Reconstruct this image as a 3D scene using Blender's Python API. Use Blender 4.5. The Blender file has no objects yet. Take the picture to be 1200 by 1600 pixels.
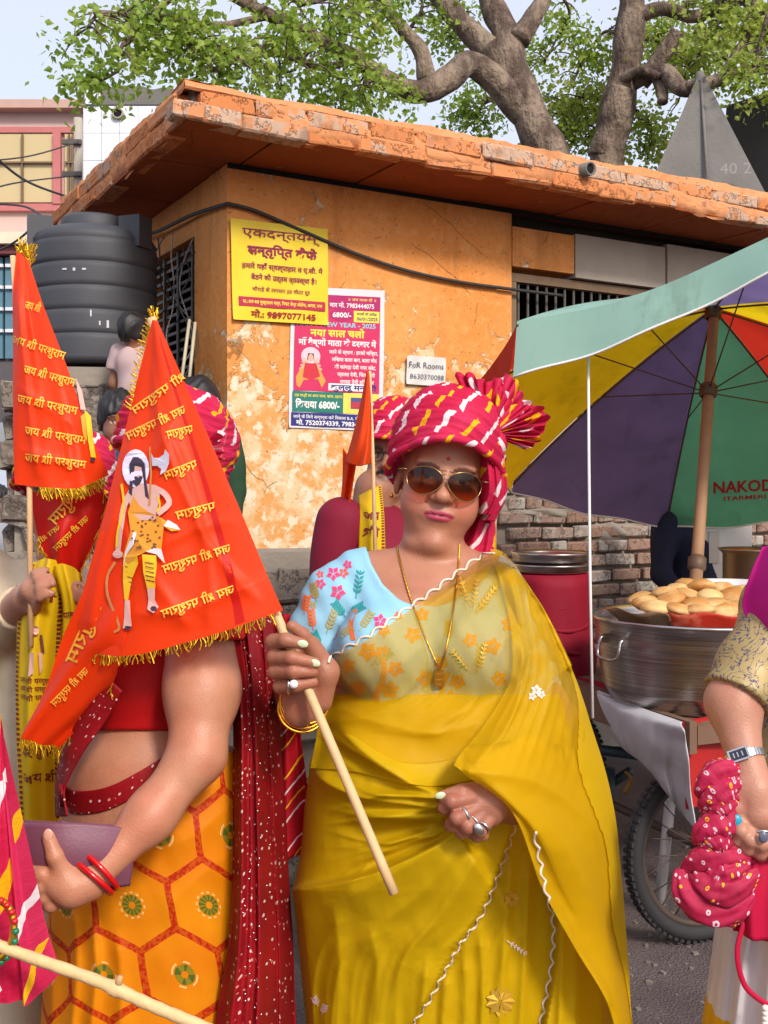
import bpy, bmesh, math, random, re
import numpy as np
from mathutils import Vector, Matrix
from mathutils.bvhtree import BVHTree
from mathutils.geometry import tessellate_polygon
random.seed(7); rng = np.random.default_rng(7)
S = bpy.context.scene
COL = S.collection
# ---------------------------------------------------------------- camera, sky, sun, exposure
FOC, HOR, CAMH = 1650.0, 760.0, 1.48          # focal length (photo px), horizon row, eye height
cam = bpy.data.objects.new('camera', bpy.data.cameras.new('camera')); COL.objects.link(cam)
cam.location = (0, 0, CAMH); cam.rotation_euler = (math.radians(90), 0, 0)
cam.data.sensor_fit = 'VERTICAL'; cam.data.sensor_height = 32; cam.data.lens = 33.0
cam.data.shift_y = -0.025; cam.data.clip_start = 0.05; cam.data.clip_end = 2000
S.camera = cam
SUN = Vector((0.42, -0.78, 0.66)).normalized()
world = bpy.data.worlds.new('World'); S.world = world; world.use_nodes = True
wn = world.node_tree; wn.nodes.clear()
sky = wn.nodes.new('ShaderNodeTexSky'); sky.sky_type = 'NISHITA'; sky.sun_disc = False
sky.sun_elevation = math.asin(SUN.z); sky.sun_rotation = math.atan2(SUN.x, SUN.y)
sky.altitude = 200; sky.air_density = 1.0; sky.dust_density = 7.0; sky.ozone_density = 1.5
bg = wn.nodes.new('ShaderNodeBackground'); bg.inputs[1].default_value = 0.15
wo = wn.nodes.new('ShaderNodeOutputWorld')
veil = wn.nodes.new('ShaderNodeMix'); veil.data_type = 'RGBA'; veil.inputs[0].default_value = .72   # thin bright overcast veil over the whole sky
wn.links.new(sky.outputs[0], veil.inputs[6]); veil.inputs[7].default_value = (4.0, 4.2, 4.9, 1); wn.links.new(veil.outputs[2], bg.inputs[0]); wn.links.new(bg.outputs[0], wo.inputs[0])
sl = bpy.data.lights.new('sun', 'SUN'); sl.energy = 1.9; sl.angle = math.radians(10); sl.color = (1.0, .93, .84)
so = bpy.data.objects.new('sun', sl); COL.objects.link(so); so.location = (4, -6, 9)
so.rotation_euler = SUN.to_track_quat('Z', 'Y').to_euler()
vs = S.view_settings; S.display_settings.display_device = 'sRGB'
vs.view_transform = 'Standard'; vs.look = 'None'; vs.gamma = 1; vs.use_curve_mapping = False; vs.exposure = 0.68
S.cycles.use_denoising = True; S.cycles.max_bounces = 5; S.cycles.diffuse_bounces = 3; S.cycles.glossy_bounces = 2; S.cycles.transmission_bounces = 3; S.cycles.transparent_max_bounces = 8
S.cycles.caustics_reflective = False; S.cycles.caustics_refractive = False
# ---------------------------------------------------------------- helpers: space
def P(px, py, Y): return np.array([(px-600)/FOC*Y, Y, CAMH-(py-HOR)/FOC*Y])
def PL(l): return [P(*a) for a in l]
def sc(h, a=1.0):                                  # sRGB triple 0..255 -> linear
    o = []
    for c in h:
        c /= 255; o.append(c/12.92 if c <= .04045 else ((c+.055)/1.055)**2.4)
    return (*o, a)
# ---------------------------------------------------------------- helpers: objects
ROOT = {}
def setp(o, label=None, cat=None, group=None, kind=None):
    if label: o['label'] = label
    if cat: o['category'] = cat
    if group: o['group'] = group
    if kind: o['kind'] = kind
    return o
def thing(name, label, cat, loc, group=None):
    o = bpy.data.objects.new(name, None); COL.objects.link(o); o.location = tuple(loc); o.empty_display_size = .05
    ROOT[o] = np.array(loc, float); return setp(o, label, cat, group)
def mk(name, verts, faces, m, parent=None, uv=None, smooth=True, attr=None, label=None, cat=None, group=None, kind=None, mats=None, fmat=None):
    V = np.asarray(verts, float).reshape(-1, 3)
    if parent is not None: org = ROOT[parent]
    else:
        lo, hi = V.min(0), V.max(0); org = np.array([(lo[0]+hi[0])/2, (lo[1]+hi[1])/2, lo[2]])
    me = bpy.data.meshes.new(name)
    me.from_pydata((V-org).tolist(), [], [tuple(int(i) for i in f) for f in faces])
    if uv is not None:
        ul = me.uv_layers.new(name='UVMap'); li = np.empty(len(me.loops), np.int32); me.loops.foreach_get('vertex_index', li)
        ul.data.foreach_set('uv', np.asarray(uv, np.float32)[li].ravel())
    if attr is not None:
        a = me.color_attributes.new('col', 'FLOAT_COLOR', 'POINT')
        c4 = np.ones((len(V), 4), np.float32); c4[:, :3] = attr; a.data.foreach_set('color', c4.ravel())
    if smooth: me.polygons.foreach_set('use_smooth', np.ones(len(me.polygons), bool))
    for mm in (mats or [m]): me.materials.append(mm)
    if fmat is not None: me.polygons.foreach_set('material_index', np.asarray(fmat, np.int32))
    me.update()
    o = bpy.data.objects.new(name, me); COL.objects.link(o)
    if parent is not None: o.parent = parent; ROOT[o] = org
    else: o.location = tuple(org); ROOT[o] = org
    return setp(o, label, cat, group, kind)
def inst(name, me, parent, loc, rot=(0, 0, 0), scl=(1, 1, 1)):       # shared-mesh piece under a parent
    o = bpy.data.objects.new(name, me); COL.objects.link(o); o.parent = parent
    o.location = tuple(np.asarray(loc)-ROOT[parent]); o.rotation_euler = rot; o.scale = scl; ROOT[o] = ROOT[parent]; return o
def bvh_of(o):
    me = o.data; V = np.empty(len(me.vertices)*3); me.vertices.foreach_get('co', V); V = V.reshape(-1, 3)+ROOT[o]
    return BVHTree.FromPolygons([tuple(v) for v in V], [tuple(p.vertices) for p in me.polygons])
# ---------------------------------------------------------------- helpers: geometry (return verts, faces[, uv])
def norm(v): v = np.asarray(v, float); return v/(np.linalg.norm(v)+1e-12)
def join(parts):
    V, F, U = [], [], []; n = 0
    for p in parts:
        V.append(np.asarray(p[0])); F += [tuple(i+n for i in f) for f in p[1]]; n += len(p[0])
        if len(p) > 2: U.append(np.asarray(p[2]))
    return (np.concatenate(V), F, np.concatenate(U)) if U else (np.concatenate(V), F)
def box(o, a, b, c):                    # corner o and three edge vectors
    o, a, b, c = map(np.asarray, (o, a, b, c))
    v = [o, o+a, o+a+b, o+b, o+c, o+a+c, o+a+b+c, o+b+c]
    f = [(0, 3, 2, 1), (4, 5, 6, 7), (0, 1, 5, 4), (1, 2, 6, 5), (2, 3, 7, 6), (3, 0, 4, 7)]
    if np.dot(np.cross(a, b), c) < 0: f = [t[::-1] for t in f]
    return np.array(v, float), f
def cbox(c, s, rz=0.0):                 # centre, size
    s = np.asarray(s, float); ca, sa = math.cos(rz), math.sin(rz)
    ax = np.array([ca, sa, 0])*s[0]; ay = np.array([-sa, ca, 0])*s[1]; az = np.array([0, 0, s[2]])
    return box(np.asarray(c)-(ax+ay+az)/2, ax, ay, az)
def spline(pts, n):                     # Catmull-Rom through pts, n samples
    p = np.asarray(pts, float); k = len(p)
    if k == 2: return p[0]+(p[1]-p[0])*np.linspace(0, 1, n)[:, None]
    q = np.vstack([2*p[0]-p[1], p, 2*p[-1]-p[-2]]); t = np.linspace(0, k-1, n); i = np.minimum(t.astype(int), k-2); f = (t-i)[:, None]
    a, b, c, d = q[i], q[i+1], q[i+2], q[i+3]
    return .5*((2*b)+(c-a)*f+(2*a-5*b+4*c-d)*f**2+(-a+3*b-3*c+d)*f**3)
def tube(pts, r, n=8, cap=True, closed=False, flat=None):
    p = np.asarray(pts, float); k = len(p); r = np.full(k, r) if np.isscalar(r) else np.asarray(r, float)
    T = np.gradient(p, axis=0)
    if closed: T = np.roll(p, -1, 0)-np.roll(p, 1, 0)
    T /= np.linalg.norm(T, axis=1)[:, None]+1e-12
    up = np.array([0, 0, 1.]) if abs(T[0, 2]) < .9 else np.array([0, 1., 0]); N = norm(np.cross(T[0], up)); Ns = []
    for i in range(k): N = norm(N-T[i]*np.dot(N, T[i])); Ns.append(N)
    Ns = np.array(Ns); B = np.cross(T, Ns); a = np.arange(n)*2*math.pi/n; fl = 1 if flat is None else flat
    V = (p[:, None]+r[:, None, None]*(np.cos(a)[None, :, None]*Ns[:, None]+fl*np.sin(a)[None, :, None]*B[:, None])).reshape(-1, 3)
    L = np.r_[0, np.cumsum(np.linalg.norm(np.diff(p, axis=0), axis=1))]
    U = np.stack([np.repeat(L, n), np.tile(a/(2*math.pi), k)*2*math.pi*np.repeat(r, n)], 1)
    F = [(i*n+j, i*n+(j+1) % n, ((i+1) % k)*n+(j+1) % n, ((i+1) % k)*n+j) for i in range(k if closed else k-1) for j in range(n)]
    if cap and not closed: F += [tuple(range(n))[::-1], tuple(range((k-1)*n, k*n))]
    return V, F, U
def lathe(prof, c, n=48, axis=(0, 0, 1), cap=False, arc=None):            # prof list of (r, h)
    ax = norm(axis); s = norm(np.cross(ax, [0, 1, 0.01])); t = np.cross(ax, s); c = np.asarray(c, float)
    a = np.arange(n)*2*math.pi/n; V = []
    for r, h in prof: V.append(c+ax*h+r*(np.cos(a)[:, None]*s+np.sin(a)[:, None]*t))
    k = len(prof); F = [(i*n+j, i*n+(j+1) % n, (i+1)*n+(j+1) % n, (i+1)*n+j) for i in range(k-1) for j in range(n)]
    if cap: F += [tuple(range(n))[::-1], tuple(range((k-1)*n, k*n))]
    return np.concatenate(V), F
def gridf(X, closed_u=False):           # X (nv, nu, 3) -> verts, faces, uv 0..1
    nv, nu = X.shape[:2]; ku = nu if closed_u else nu-1
    F = [(i*nu+j, i*nu+(j+1) % nu, (i+1)*nu+(j+1) % nu, (i+1)*nu+j) for i in range(nv-1) for j in range(ku)]
    uu, vv = np.meshgrid(np.linspace(0, 1, nu), np.linspace(0, 1, nv)); return X.reshape(-1, 3), F, np.stack([uu, vv], -1).reshape(-1, 2)
def net(rows, nu, nv):                  # control net of points (rows may be (px,py,Y)) -> (nv,nu,3) smooth surface
    R = np.array([spline(r, nu) for r in rows]); return np.stack([spline(R[:, j], nv) for j in range(nu)], 1)
def netP(rows, nu, nv):
    N = net(rows, nu, nv); x = (N[..., 0]-600)/FOC*N[..., 2]; z = CAMH-(N[..., 1]-HOR)/FOC*N[..., 2]
    return np.stack([x, N[..., 2], z], -1)
def solid(X, th, closed_u=False):       # thin two-sided sheet from a grid
    du = np.gradient(X, axis=1); dv = np.gradient(X, axis=0); n = np.cross(du, dv); n /= np.linalg.norm(n, axis=-1)[..., None]+1e-12
    a = gridf(X, closed_u); b = gridf(X+n*th, closed_u); nv, nu = X.shape[:2]; N = nv*nu
    F = [f[::-1] for f in a[1]]+[tuple(i+N for i in f) for f in b[1]]
    for j in range(nu if closed_u else nu-1):
        j2 = (j+1) % nu; F.append((j, j2, N+j2, N+j)); q = (nv-1)*nu; F.append((q+j, N+q+j, N+q+j2, q+j2))
    if not closed_u:
        for i in range(nv-1): F.append((i*nu, N+i*nu, N+(i+1)*nu, (i+1)*nu)); e = nu-1; F.append((i*nu+e, (i+1)*nu+e, N+(i+1)*nu+e, N+i*nu+e))
    return np.concatenate([a[0], b[0]]), F, np.concatenate([a[2], b[2]])
def vnoise(p, f=1.0, seed=0):           # cheap smooth noise (sum of sines) for displacement
    p = np.asarray(p)*f; r = np.random.default_rng(seed); o = 0
    for k in range(5):
        d = r.normal(size=p.shape[-1]); o = o+np.sin(p@d*(1+.6*k)+r.uniform(0, 6.28))/(1+.5*k)
    return o/3
# ---------------------------------------------------------------- helpers: signed-distance sculpting
def sd_ell(p, c, r, R=None):
    q = p-np.asarray(c)
    if R is not None: q = q@R
    r = np.asarray(r, float); k0 = np.linalg.norm(q/r, axis=-1); k1 = np.linalg.norm(q/(r*r), axis=-1)
    return k0*(k0-1)/(k1+1e-9)
def sd_cap(p, a, b, ra, rb=None):
    rb = ra if rb is None else rb; a = np.asarray(a, float); b = np.asarray(b, float); ba = b-a
    h = np.clip(((p-a)@ba)/(ba@ba+1e-12), 0, 1); return np.linalg.norm(p-a-h[..., None]*ba, axis=-1)-(ra+(rb-ra)*h)
def sd_chain(p, pts, rs, k=.006):
    d = None
    for i in range(len(pts)-1):
        e = sd_cap(p, pts[i], pts[i+1], rs[i], rs[i+1]); d = e if d is None else smin(d, e, k)
    return d
def smin(a, b, k): h = np.clip(.5+.5*(b-a)/k, 0, 1); return b+(a-b)*h-k*h*(1-h)
def smax(a, b, k): return -smin(-a, -b, k)
def surfnet(f, lo, hi, h):
    lo = np.asarray(lo, float); hi = np.asarray(hi, float); n = np.ceil((hi-lo)/h).astype(int)+1
    g = [lo[i]+h*np.arange(n[i]) for i in range(3)]
    G = np.stack(np.meshgrid(*g, indexing='ij'), -1); V = np.full(n, 1e3); B = 6
    nb = -(-n//B); cg = np.stack(np.meshgrid(*[lo[i]+h*(B*np.arange(nb[i])+(B-1)/2) for i in range(3)], indexing='ij'), -1).reshape(-1, 3)
    cd = f(cg); near = np.abs(cd) < h*B*1.9; ix = np.stack(np.meshgrid(*[np.arange(k)*B for k in nb], indexing='ij'), -1).reshape(-1, 3)
    for c, d in zip(ix[~near], cd[~near]): V[c[0]:c[0]+B, c[1]:c[1]+B, c[2]:c[2]+B] = d
    ofs = np.stack(np.meshgrid(*[np.arange(B)]*3, indexing='ij'), -1).reshape(-1, 3)
    ii = (ix[near][:, None]+ofs[None]).reshape(-1, 3); ii = ii[(ii < n).all(1)]
    for k in range(0, len(ii), 60000): q = ii[k:k+60000]; V[q[:, 0], q[:, 1], q[:, 2]] = f(lo+h*q)
    m = n-1; cs = np.zeros((*m, 3)); ct = np.zeros(m)
    crn = [(a, b, c) for a in (0, 1) for b in (0, 1) for c in (0, 1)]
    for c0 in crn:
        for ax in range(3):
            if c0[ax]: continue
            c1 = list(c0); c1[ax] = 1
            a = V[c0[0]:c0[0]+m[0], c0[1]:c0[1]+m[1], c0[2]:c0[2]+m[2]]; b = V[c1[0]:c1[0]+m[0], c1[1]:c1[1]+m[1], c1[2]:c1[2]+m[2]]
            s = (a < 0) != (b < 0); t = np.where(s, a/np.where(s, a-b, 1), 0)
            for k in range(3): cs[..., k] += np.where(s, c0[k]+(t if k == ax else 0), 0)
            ct += s
    act = ct > 0; idx = -np.ones(m, int); idx[act] = np.arange(act.sum())
    cell = np.argwhere(act); vert = lo+h*(cell+cs[act]/ct[act][:, None]); F = []
    for ax in range(3):
        o1, o2 = [(1, 2), (2, 0), (0, 1)][ax]
        sl0 = [slice(1, m[0]), slice(1, m[1]), slice(1, m[2])]; sl0[ax] = slice(0, m[ax]); sl1 = list(sl0); sl1[ax] = slice(1, m[ax]+1)
        a = V[tuple(sl0)] < 0; b = V[tuple(sl1)] < 0
        for s, fl in ((a & ~b, False), (~a & b, True)):
            ijk = np.argwhere(s); ijk[:, o1] += 1; ijk[:, o2] += 1
            q = []
            for d1, d2 in ((-1, -1), (0, -1), (0, 0), (-1, 0)):
                c = ijk.copy(); c[:, o1] += d1; c[:, o2] += d2; q.append(idx[c[:, 0], c[:, 1], c[:, 2]])
            q = np.stack(q, 1); q = q[(q >= 0).all(1)]
            if fl: q = q[:, ::-1]
            F.append(q)
    F = np.concatenate(F)
    return vert, F.tolist()
def relax(V, F, it=3, lam=.5):          # Laplacian smoothing
    F4 = np.asarray(F); E = np.concatenate([F4[:, [0, 1]], F4[:, [1, 2]], F4[:, [2, 3]], F4[:, [3, 0]]]); E = np.concatenate([E, E[:, ::-1]])
    dg = np.bincount(E[:, 0], minlength=len(V))[:, None]
    for _ in range(it):
        A = np.stack([np.bincount(E[:, 0], V[E[:, 1], k], len(V)) for k in range(3)], 1)/np.maximum(dg, 1); V = V+(A-V)*lam
    return V
def rotm(rx=0, ry=0, rz=0): return np.array(Matrix.Rotation(rz, 3, 'Z') @ Matrix.Rotation(ry, 3, 'Y') @ Matrix.Rotation(rx, 3, 'X'))
def toPx(p): return 600+p[..., 0]/p[..., 1]*FOC, HOR-(p[..., 2]-CAMH)/p[..., 1]*FOC
def hit(bv, px, py, off=0.0):           # first surface point seen at a photo pixel, lifted off by `off` metres
    d = Vector(((px-600)/FOC, 1, (HOR-py)/FOC)).normalized(); l, n, i, t = bv.ray_cast(Vector((0, 0, CAMH)), d)
    return None if l is None else np.array(l-d*off)
# ---------------------------------------------------------------- helpers: text and flat shapes
_tc = {}
def text2d(s, bold=0.0, space=1.0):     # -> 2D verts scaled to cap height ~1, faces
    s = re.sub('((?:[क-ह]़?्)*[क-ह]़?)ि', 'ि\\1', s)       # short-i sign is drawn before its cluster
    if 'श्री' in s:                       # ligature shri: sha + ii with the r-slash added
        i = s.index('श्री'); pre = text2d(s[:i]+'श', bold)[0] if s[:i].strip() else text2d('श', bold)[0]; sh = text2d('श', bold)[0][:, 0].max(); x1 = pre[:, 0].max(); x0 = x1-sh
        V, F = text2d(s[:i]+'शी'+s[i+4:], bold, space); q = line2d([(x0+.44*sh, .30), (x0+.24*sh, .20), (x0-.02*sh, .06)], .075+bold); n = len(V); return np.concatenate([V, q[0]]), F+[tuple(a+n for a in f) for f in q[1]]
    k = (s, bold, space)
    if k in _tc: return _tc[k]
    cu = bpy.data.curves.new('t', 'FONT'); cu.body = s; cu.resolution_u = 2; cu.offset = bold; cu.space_character = space
    o = bpy.data.objects.new('t', cu); me = bpy.data.meshes.new_from_object(o)
    V = np.empty(len(me.vertices)*3); me.vertices.foreach_get('co', V); V = V.reshape(-1, 3)[:, :2]; F = [tuple(p.vertices) for p in me.polygons]
    bpy.data.objects.remove(o); bpy.data.curves.remove(cu); bpy.data.meshes.remove(me)
    if len(V): V[:, 0] -= V[:, 0].min()
    _tc[k] = (V, F); return V, F
def fit2d(VF, x0, y0, w, h=None, flipx=False, rot=0.0): # place text2d into a box, baseline-left at x0,y0
    V, F = VF; W = V[:, 0].max() or 1; s = w/W; sy = s if h is None else h/.72
    q = np.stack([V[:, 0]*s, V[:, 1]*sy], 1)
    if flipx: q[:, 0] = w-q[:, 0]; F = [f[::-1] for f in F]
    if rot: c, d = math.cos(rot), math.sin(rot); q = q@np.array([[c, d], [-d, c]])
    return q+[x0, y0], F
def poly2d(pts):
    pts = np.asarray(pts, float); T = tessellate_polygon([[Vector((x, y, 0)) for x, y in pts]])
    F = []
    for t in T:
        a, b, c = pts[list(t)]; cr = (b[0]-a[0])*(c[1]-a[1])-(b[1]-a[1])*(c[0]-a[0]); F.append(tuple(t) if cr > 0 else tuple(t)[::-1])
    return pts, F
def disc2d(cx, cy, rx, ry=None, n=20): a = np.arange(n)*2*math.pi/n; return poly2d(np.stack([cx+rx*np.cos(a), cy+(ry or rx)*np.sin(a)], 1))
def rect2d(x0, y0, x1, y1): return poly2d([(x0, y0), (x1, y0), (x1, y1), (x0, y1)])
def line2d(pts, w):                     # stroked polyline
    p = np.asarray(pts, float); w = np.full(len(p), w) if np.isscalar(w) else np.asarray(w, float)
    t = np.gradient(p, axis=0); t /= np.linalg.norm(t, axis=1)[:, None]+1e-12; nn = np.stack([-t[:, 1], t[:, 0]], 1)*w[:, None]/2
    V = np.concatenate([p+nn, p-nn]); k = len(p); return V, [(i+k, i+k+1, i+1, i) for i in range(k-1)]
# ---------------------------------------------------------------- helpers: node expressions and materials
class E:
    def __init__(s, m, k): s.m, s.k = m, k
    def _o(s, op, b=None, c=None): return s.m.math(op, s, b, c)
    def __add__(s, b): return s._o('ADD', b)
    __radd__ = __add__
    def __sub__(s, b): return s._o('SUBTRACT', b)
    def __rsub__(s, b): return s.m.math('SUBTRACT', b, s)
    def __mul__(s, b): return s._o('MULTIPLY', b)
    __rmul__ = __mul__
    def __truediv__(s, b): return s._o('DIVIDE', b)
    def fract(s): return s._o('FRACT')
    def floor(s): return s._o('FLOOR')
    def abs(s): return s._o('ABSOLUTE')
    def sin(s): return s._o('SINE')
    def lt(s, b): return s._o('LESS_THAN', b)
    def gt(s, b): return s._o('GREATER_THAN', b)
    def min(s, b): return s._o('MINIMUM', b)
    def max(s, b): return s._o('MAXIMUM', b)
    def pow(s, b): return s._o('POWER', b)
    def sqrt(s): return s._o('SQRT')
    def ss(s, a, b): return s.m.node('ShaderNodeMapRange', {'Value': s, 'From Min': a, 'From Max': b}, interpolation_type='SMOOTHSTEP')
class Mat:
    def __init__(s, name):
        s.mat = bpy.data.materials.new(name); s.mat.use_nodes = True; s.nt = s.mat.node_tree; s.nt.nodes.clear()
    def node(s, t, ins=None, out=0, **kw):
        n = s.nt.nodes.new(t)
        for k, v in kw.items(): setattr(n, k, v)
        for k, v in (ins or {}).items(): s.put(n.inputs[k], v)
        return E(s, n.outputs[out])
    def put(s, sock, v):
        if isinstance(v, E): s.nt.links.new(v.k, sock)
        else:
            if sock.type == 'VALUE' and not isinstance(v, (int, float)): v = v[0]
            if sock.type == 'RGBA' and isinstance(v, (int, float)): v = (v, v, v, 1)
            if sock.type == 'RGBA' and len(v) == 3: v = (*v, 1)
            sock.default_value = v
    def math(s, op, a, b=None, c=None):
        n = s.nt.nodes.new('ShaderNodeMath'); n.operation = op
        for i, v in enumerate((a, b, c)):
            if v is not None: s.put(n.inputs[i], v)
        return E(s, n.outputs[0])
    def uv(s): return s.node('ShaderNodeTexCoord', out=2)
    def obj(s): return s.node('ShaderNodeTexCoord', out=3)
    def xyz(s, v):
        n = s.nt.nodes.new('ShaderNodeSeparateXYZ'); s.put(n.inputs[0], v); return [E(s, o) for o in n.outputs]
    def vec(s, x, y, z=0.0):
        n = s.nt.nodes.new('ShaderNodeCombineXYZ')
        for i, v in enumerate((x, y, z)): s.put(n.inputs[i], v)
        return E(s, n.outputs[0])
    def map(s, v, scl=(1, 1, 1), rot=(0, 0, 0), loc=(0, 0, 0)): return s.node('ShaderNodeMapping', {'Vector': v, 'Scale': scl, 'Rotation': rot, 'Location': loc})
    def noise(s, v, f, det=4, rough=.55, dist=0.0): return s.node('ShaderNodeTexNoise', {'Vector': v, 'Scale': f, 'Detail': det, 'Roughness': rough, 'Distortion': dist})
    def vor(s, v, f, feat='F1', rnd=1.0, out=0): return s.node('ShaderNodeTexVoronoi', {'Vector': v, 'Scale': f, 'Randomness': rnd}, out=out, feature=feat)
    def rand(s): return s.node('ShaderNodeObjectInfo', out=5)
    def attr(s, n='col'): return s.node('ShaderNodeVertexColor', layer_name=n)
    def mix(s, f, a, b, mode='MIX'):
        n = s.nt.nodes.new('ShaderNodeMix'); n.data_type = 'RGBA'; n.blend_type = mode
        s.put(n.inputs[0], f); s.put(n.inputs[6], a); s.put(n.inputs[7], b); return E(s, n.outputs[2])
    def hsv(s, c, h=.5, sat=1.0, v=1.0): return s.node('ShaderNodeHueSaturation', {'Color': c, 'Hue': h, 'Saturation': sat, 'Value': v})
    def bump(s, h, st=.3, d=.01): return s.node('ShaderNodeBump', {'Height': h, 'Strength': st, 'Distance': d})
    def out(s, col, rough=.6, metal=0.0, bump=None, alpha=None, trans=0.0, sss=0.0, spec=.5, sheen=0.0, tl=None, **kw):
        i = {'Base Color': col, 'Roughness': rough, 'Metallic': metal, 'Specular IOR Level': spec}
        if bump is not None: i['Normal'] = bump
        if trans: i['Transmission Weight'] = trans
        if sss: i['Subsurface Weight'] = sss; i['Subsurface Radius'] = (.9, .35, .2); i['Subsurface Scale'] = .012
        if sheen: i['Sheen Weight'] = sheen; i['Sheen Roughness'] = .4
        i.update(kw); b = s.node('ShaderNodeBsdfPrincipled', i)
        if tl is not None:              # thin cloth/leaf: some light comes through
            t = s.node('ShaderNodeBsdfTranslucent', {'Color': col})
            b = s.node('ShaderNodeMixShader', {0: tl, 1: b, 2: t})
        if alpha is not None:
            t = s.node('ShaderNodeBsdfTransparent', {}); b = s.node('ShaderNodeMixShader', {0: alpha, 1: t, 2: b})
        o = s.nt.nodes.new('ShaderNodeOutputMaterial'); s.nt.links.new(b.k, o.inputs[0]); return s.mat
def plain(name, rgb, rough=.6, metal=0.0, var=.15, f=9.0, bs=.15, bd=.004, bf=60.0, **kw):
    m = Mat(name); o = m.obj(); n = m.noise(o, f, 5); c = m.hsv(sc(rgb), v=1-var+2*var*n)
    return m.out(c, rough=rough, metal=metal, bump=m.bump(m.noise(o, bf, 4), bs, bd) if bs else None, **kw)
def flatmat(name, rgb, rough=.7, **kw):
    m = Mat(name); return m.out(m.hsv(sc(rgb), v=.9+.2*m.noise(m.obj(), 25)), rough=rough, **kw)
# ================================================================ SETTING
def plaster(name, base, peel, under, peel_amt=.5, streak=.5, fz=(0, 1), rough=.85):
    m = Mat(name); o = m.obj(); x, y, z = m.xyz(o)
    n1 = m.noise(o, 1.3, 6, .62); n2 = m.noise(o, 5, 8, .68, .6); n3 = m.noise(o, 26, 5, .6); n4 = m.noise(m.map(o, (7, 7, .7)), 1.0, 5, .6)
    c = m.mix(n1.ss(.3, .7), sc(base[0]), sc(base[1]))
    c = m.mix(n3.ss(.45, .75)*.5, c, sc(base[2]))
    c = m.mix(n4.ss(.5, .8)*streak, c, sc((96, 60, 34)))
    lowz = z.ss(fz[1], fz[0])
    pm = (n2+lowz*.42*peel_amt-.10+n1*.12).ss(.60, .625)
    v = m.noise(o, 9, 6, .7)
    u = m.mix(v.ss(.42, .58), sc(under[0]), sc(under[1])); u = m.mix(m.noise(o, 17, 5).ss(.52, .6), u, sc(peel))
    c = m.mix(pm, c, u)
    c = m.mix(m.noise(o, 60, 3).ss(.62, .72)*.6, c, sc((70, 52, 40)))
    cr = m.vor(m.node('ShaderNodeMix', {0: .10, 4: o, 5: m.node('ShaderNodeTexNoise', {'Vector': o, 'Scale': 4.0, 'Detail': 3}, out=1)}, out=1, data_type='VECTOR'), 2.1, 'DISTANCE_TO_EDGE')
    crack = cr.lt(.004)*m.noise(o, 2.3, 2).gt(.54)
    c = m.mix(crack*.5, c, sc((60, 35, 22)))
    h = n2*.25+n3*.25+pm*-.6+crack*-.5
    return m.out(c, rough=rough, bump=m.bump(h, .7, .012), spec=.25)
M_wall = plaster('orange_limewash', ((216, 136, 66), (224, 152, 86), (230, 174, 112)), (222, 206, 180), ((212, 152, 88), (218, 190, 150)), 1.0, .5, (1.1, 2.6))
M_fas = plaster('orange_flaking_paint', ((208, 136, 86), (214, 148, 102), (200, 140, 104)), (208, 194, 178), ((184, 128, 94), (158, 126, 104)), .1, .45, (0, .1))
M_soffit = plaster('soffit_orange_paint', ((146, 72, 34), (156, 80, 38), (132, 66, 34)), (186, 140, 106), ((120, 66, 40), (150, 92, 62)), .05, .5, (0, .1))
M_grey = plain('bare_cement', (168, 158, 145), .9, var=.25, f=4, bs=.4, bd=.01, bf=25)
M_conc = plain('weathered_concrete', (112, 108, 104), .9, var=.35, f=3, bs=.5, bd=.01, bf=30)
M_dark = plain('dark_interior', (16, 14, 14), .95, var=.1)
M_brickm = plain('mortar', (142, 132, 120), .95, var=.3, f=7, bs=.5, bd=.008, bf=40)
def brick_mat(name, a, b, c, pl=.5):
    m = Mat(name); o = m.obj(); r = m.rand(); n = m.noise(m.node('ShaderNodeVectorMath', {0: o, 1: m.vec(r*31., r*17., r*7.)}, operation='ADD'), 14, 6, .65)
    k = m.mix(r, sc(a), sc(b)); k = m.mix((n+r*.25-.12).ss(.5, .62)*pl, k, sc(c))
    g = m.noise(m.node('ShaderNodeVectorMath', {0: o, 1: m.vec(r*11., r*23., r*5.)}, operation='ADD'), 6, 5, .7); k = m.mix(g.ss(.52, .7)*.55, k, sc((104, 78, 62))); cr = (g-.5).abs().lt(.012); k = m.mix(cr*.6, k, sc((60, 42, 34)))
    return m.out(k, rough=.9, bump=m.bump(n+g*.6-cr*.5, .8, .008), spec=.15)
M_brick = brick_mat('worn_brick', (148, 116, 100), (156, 142, 130), (168, 160, 150), 1.0)
M_fbrick = brick_mat('painted_brick', (200, 126, 78), (210, 146, 102), (184, 158, 138), .9)
M_iron = plain('painted_iron', (92, 86, 80), .6, .3, var=.3, f=30)
M_woodb = plain('weathered_timber', (120, 98, 76), .85, var=.3, f=12)
M_cable = plain('black_cable', (48, 46, 46), .6)
# ground
gm = Mat('asphalt'); o_ = gm.obj(); n_ = gm.noise(o_, 3, 6); g_ = gm.vor(o_, 140)
c_ = gm.mix(n_.ss(.3, .7), sc((78, 66, 66)), sc((98, 86, 84))); c_ = gm.mix(gm.noise(o_, 90, 3).ss(.55, .7)*.5, c_, sc((120, 108, 104)))
M_asph = gm.out(c_, rough=.92, bump=gm.bump(g_+gm.noise(o_, 40)*.6, .6, .012))
setp(mk('ground', [(-150, -40, 0), (150, -40, 0), (150, 300, 0), (-150, 300, 0)], [(0, 1, 2, 3)], M_asph), kind='structure')
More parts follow.
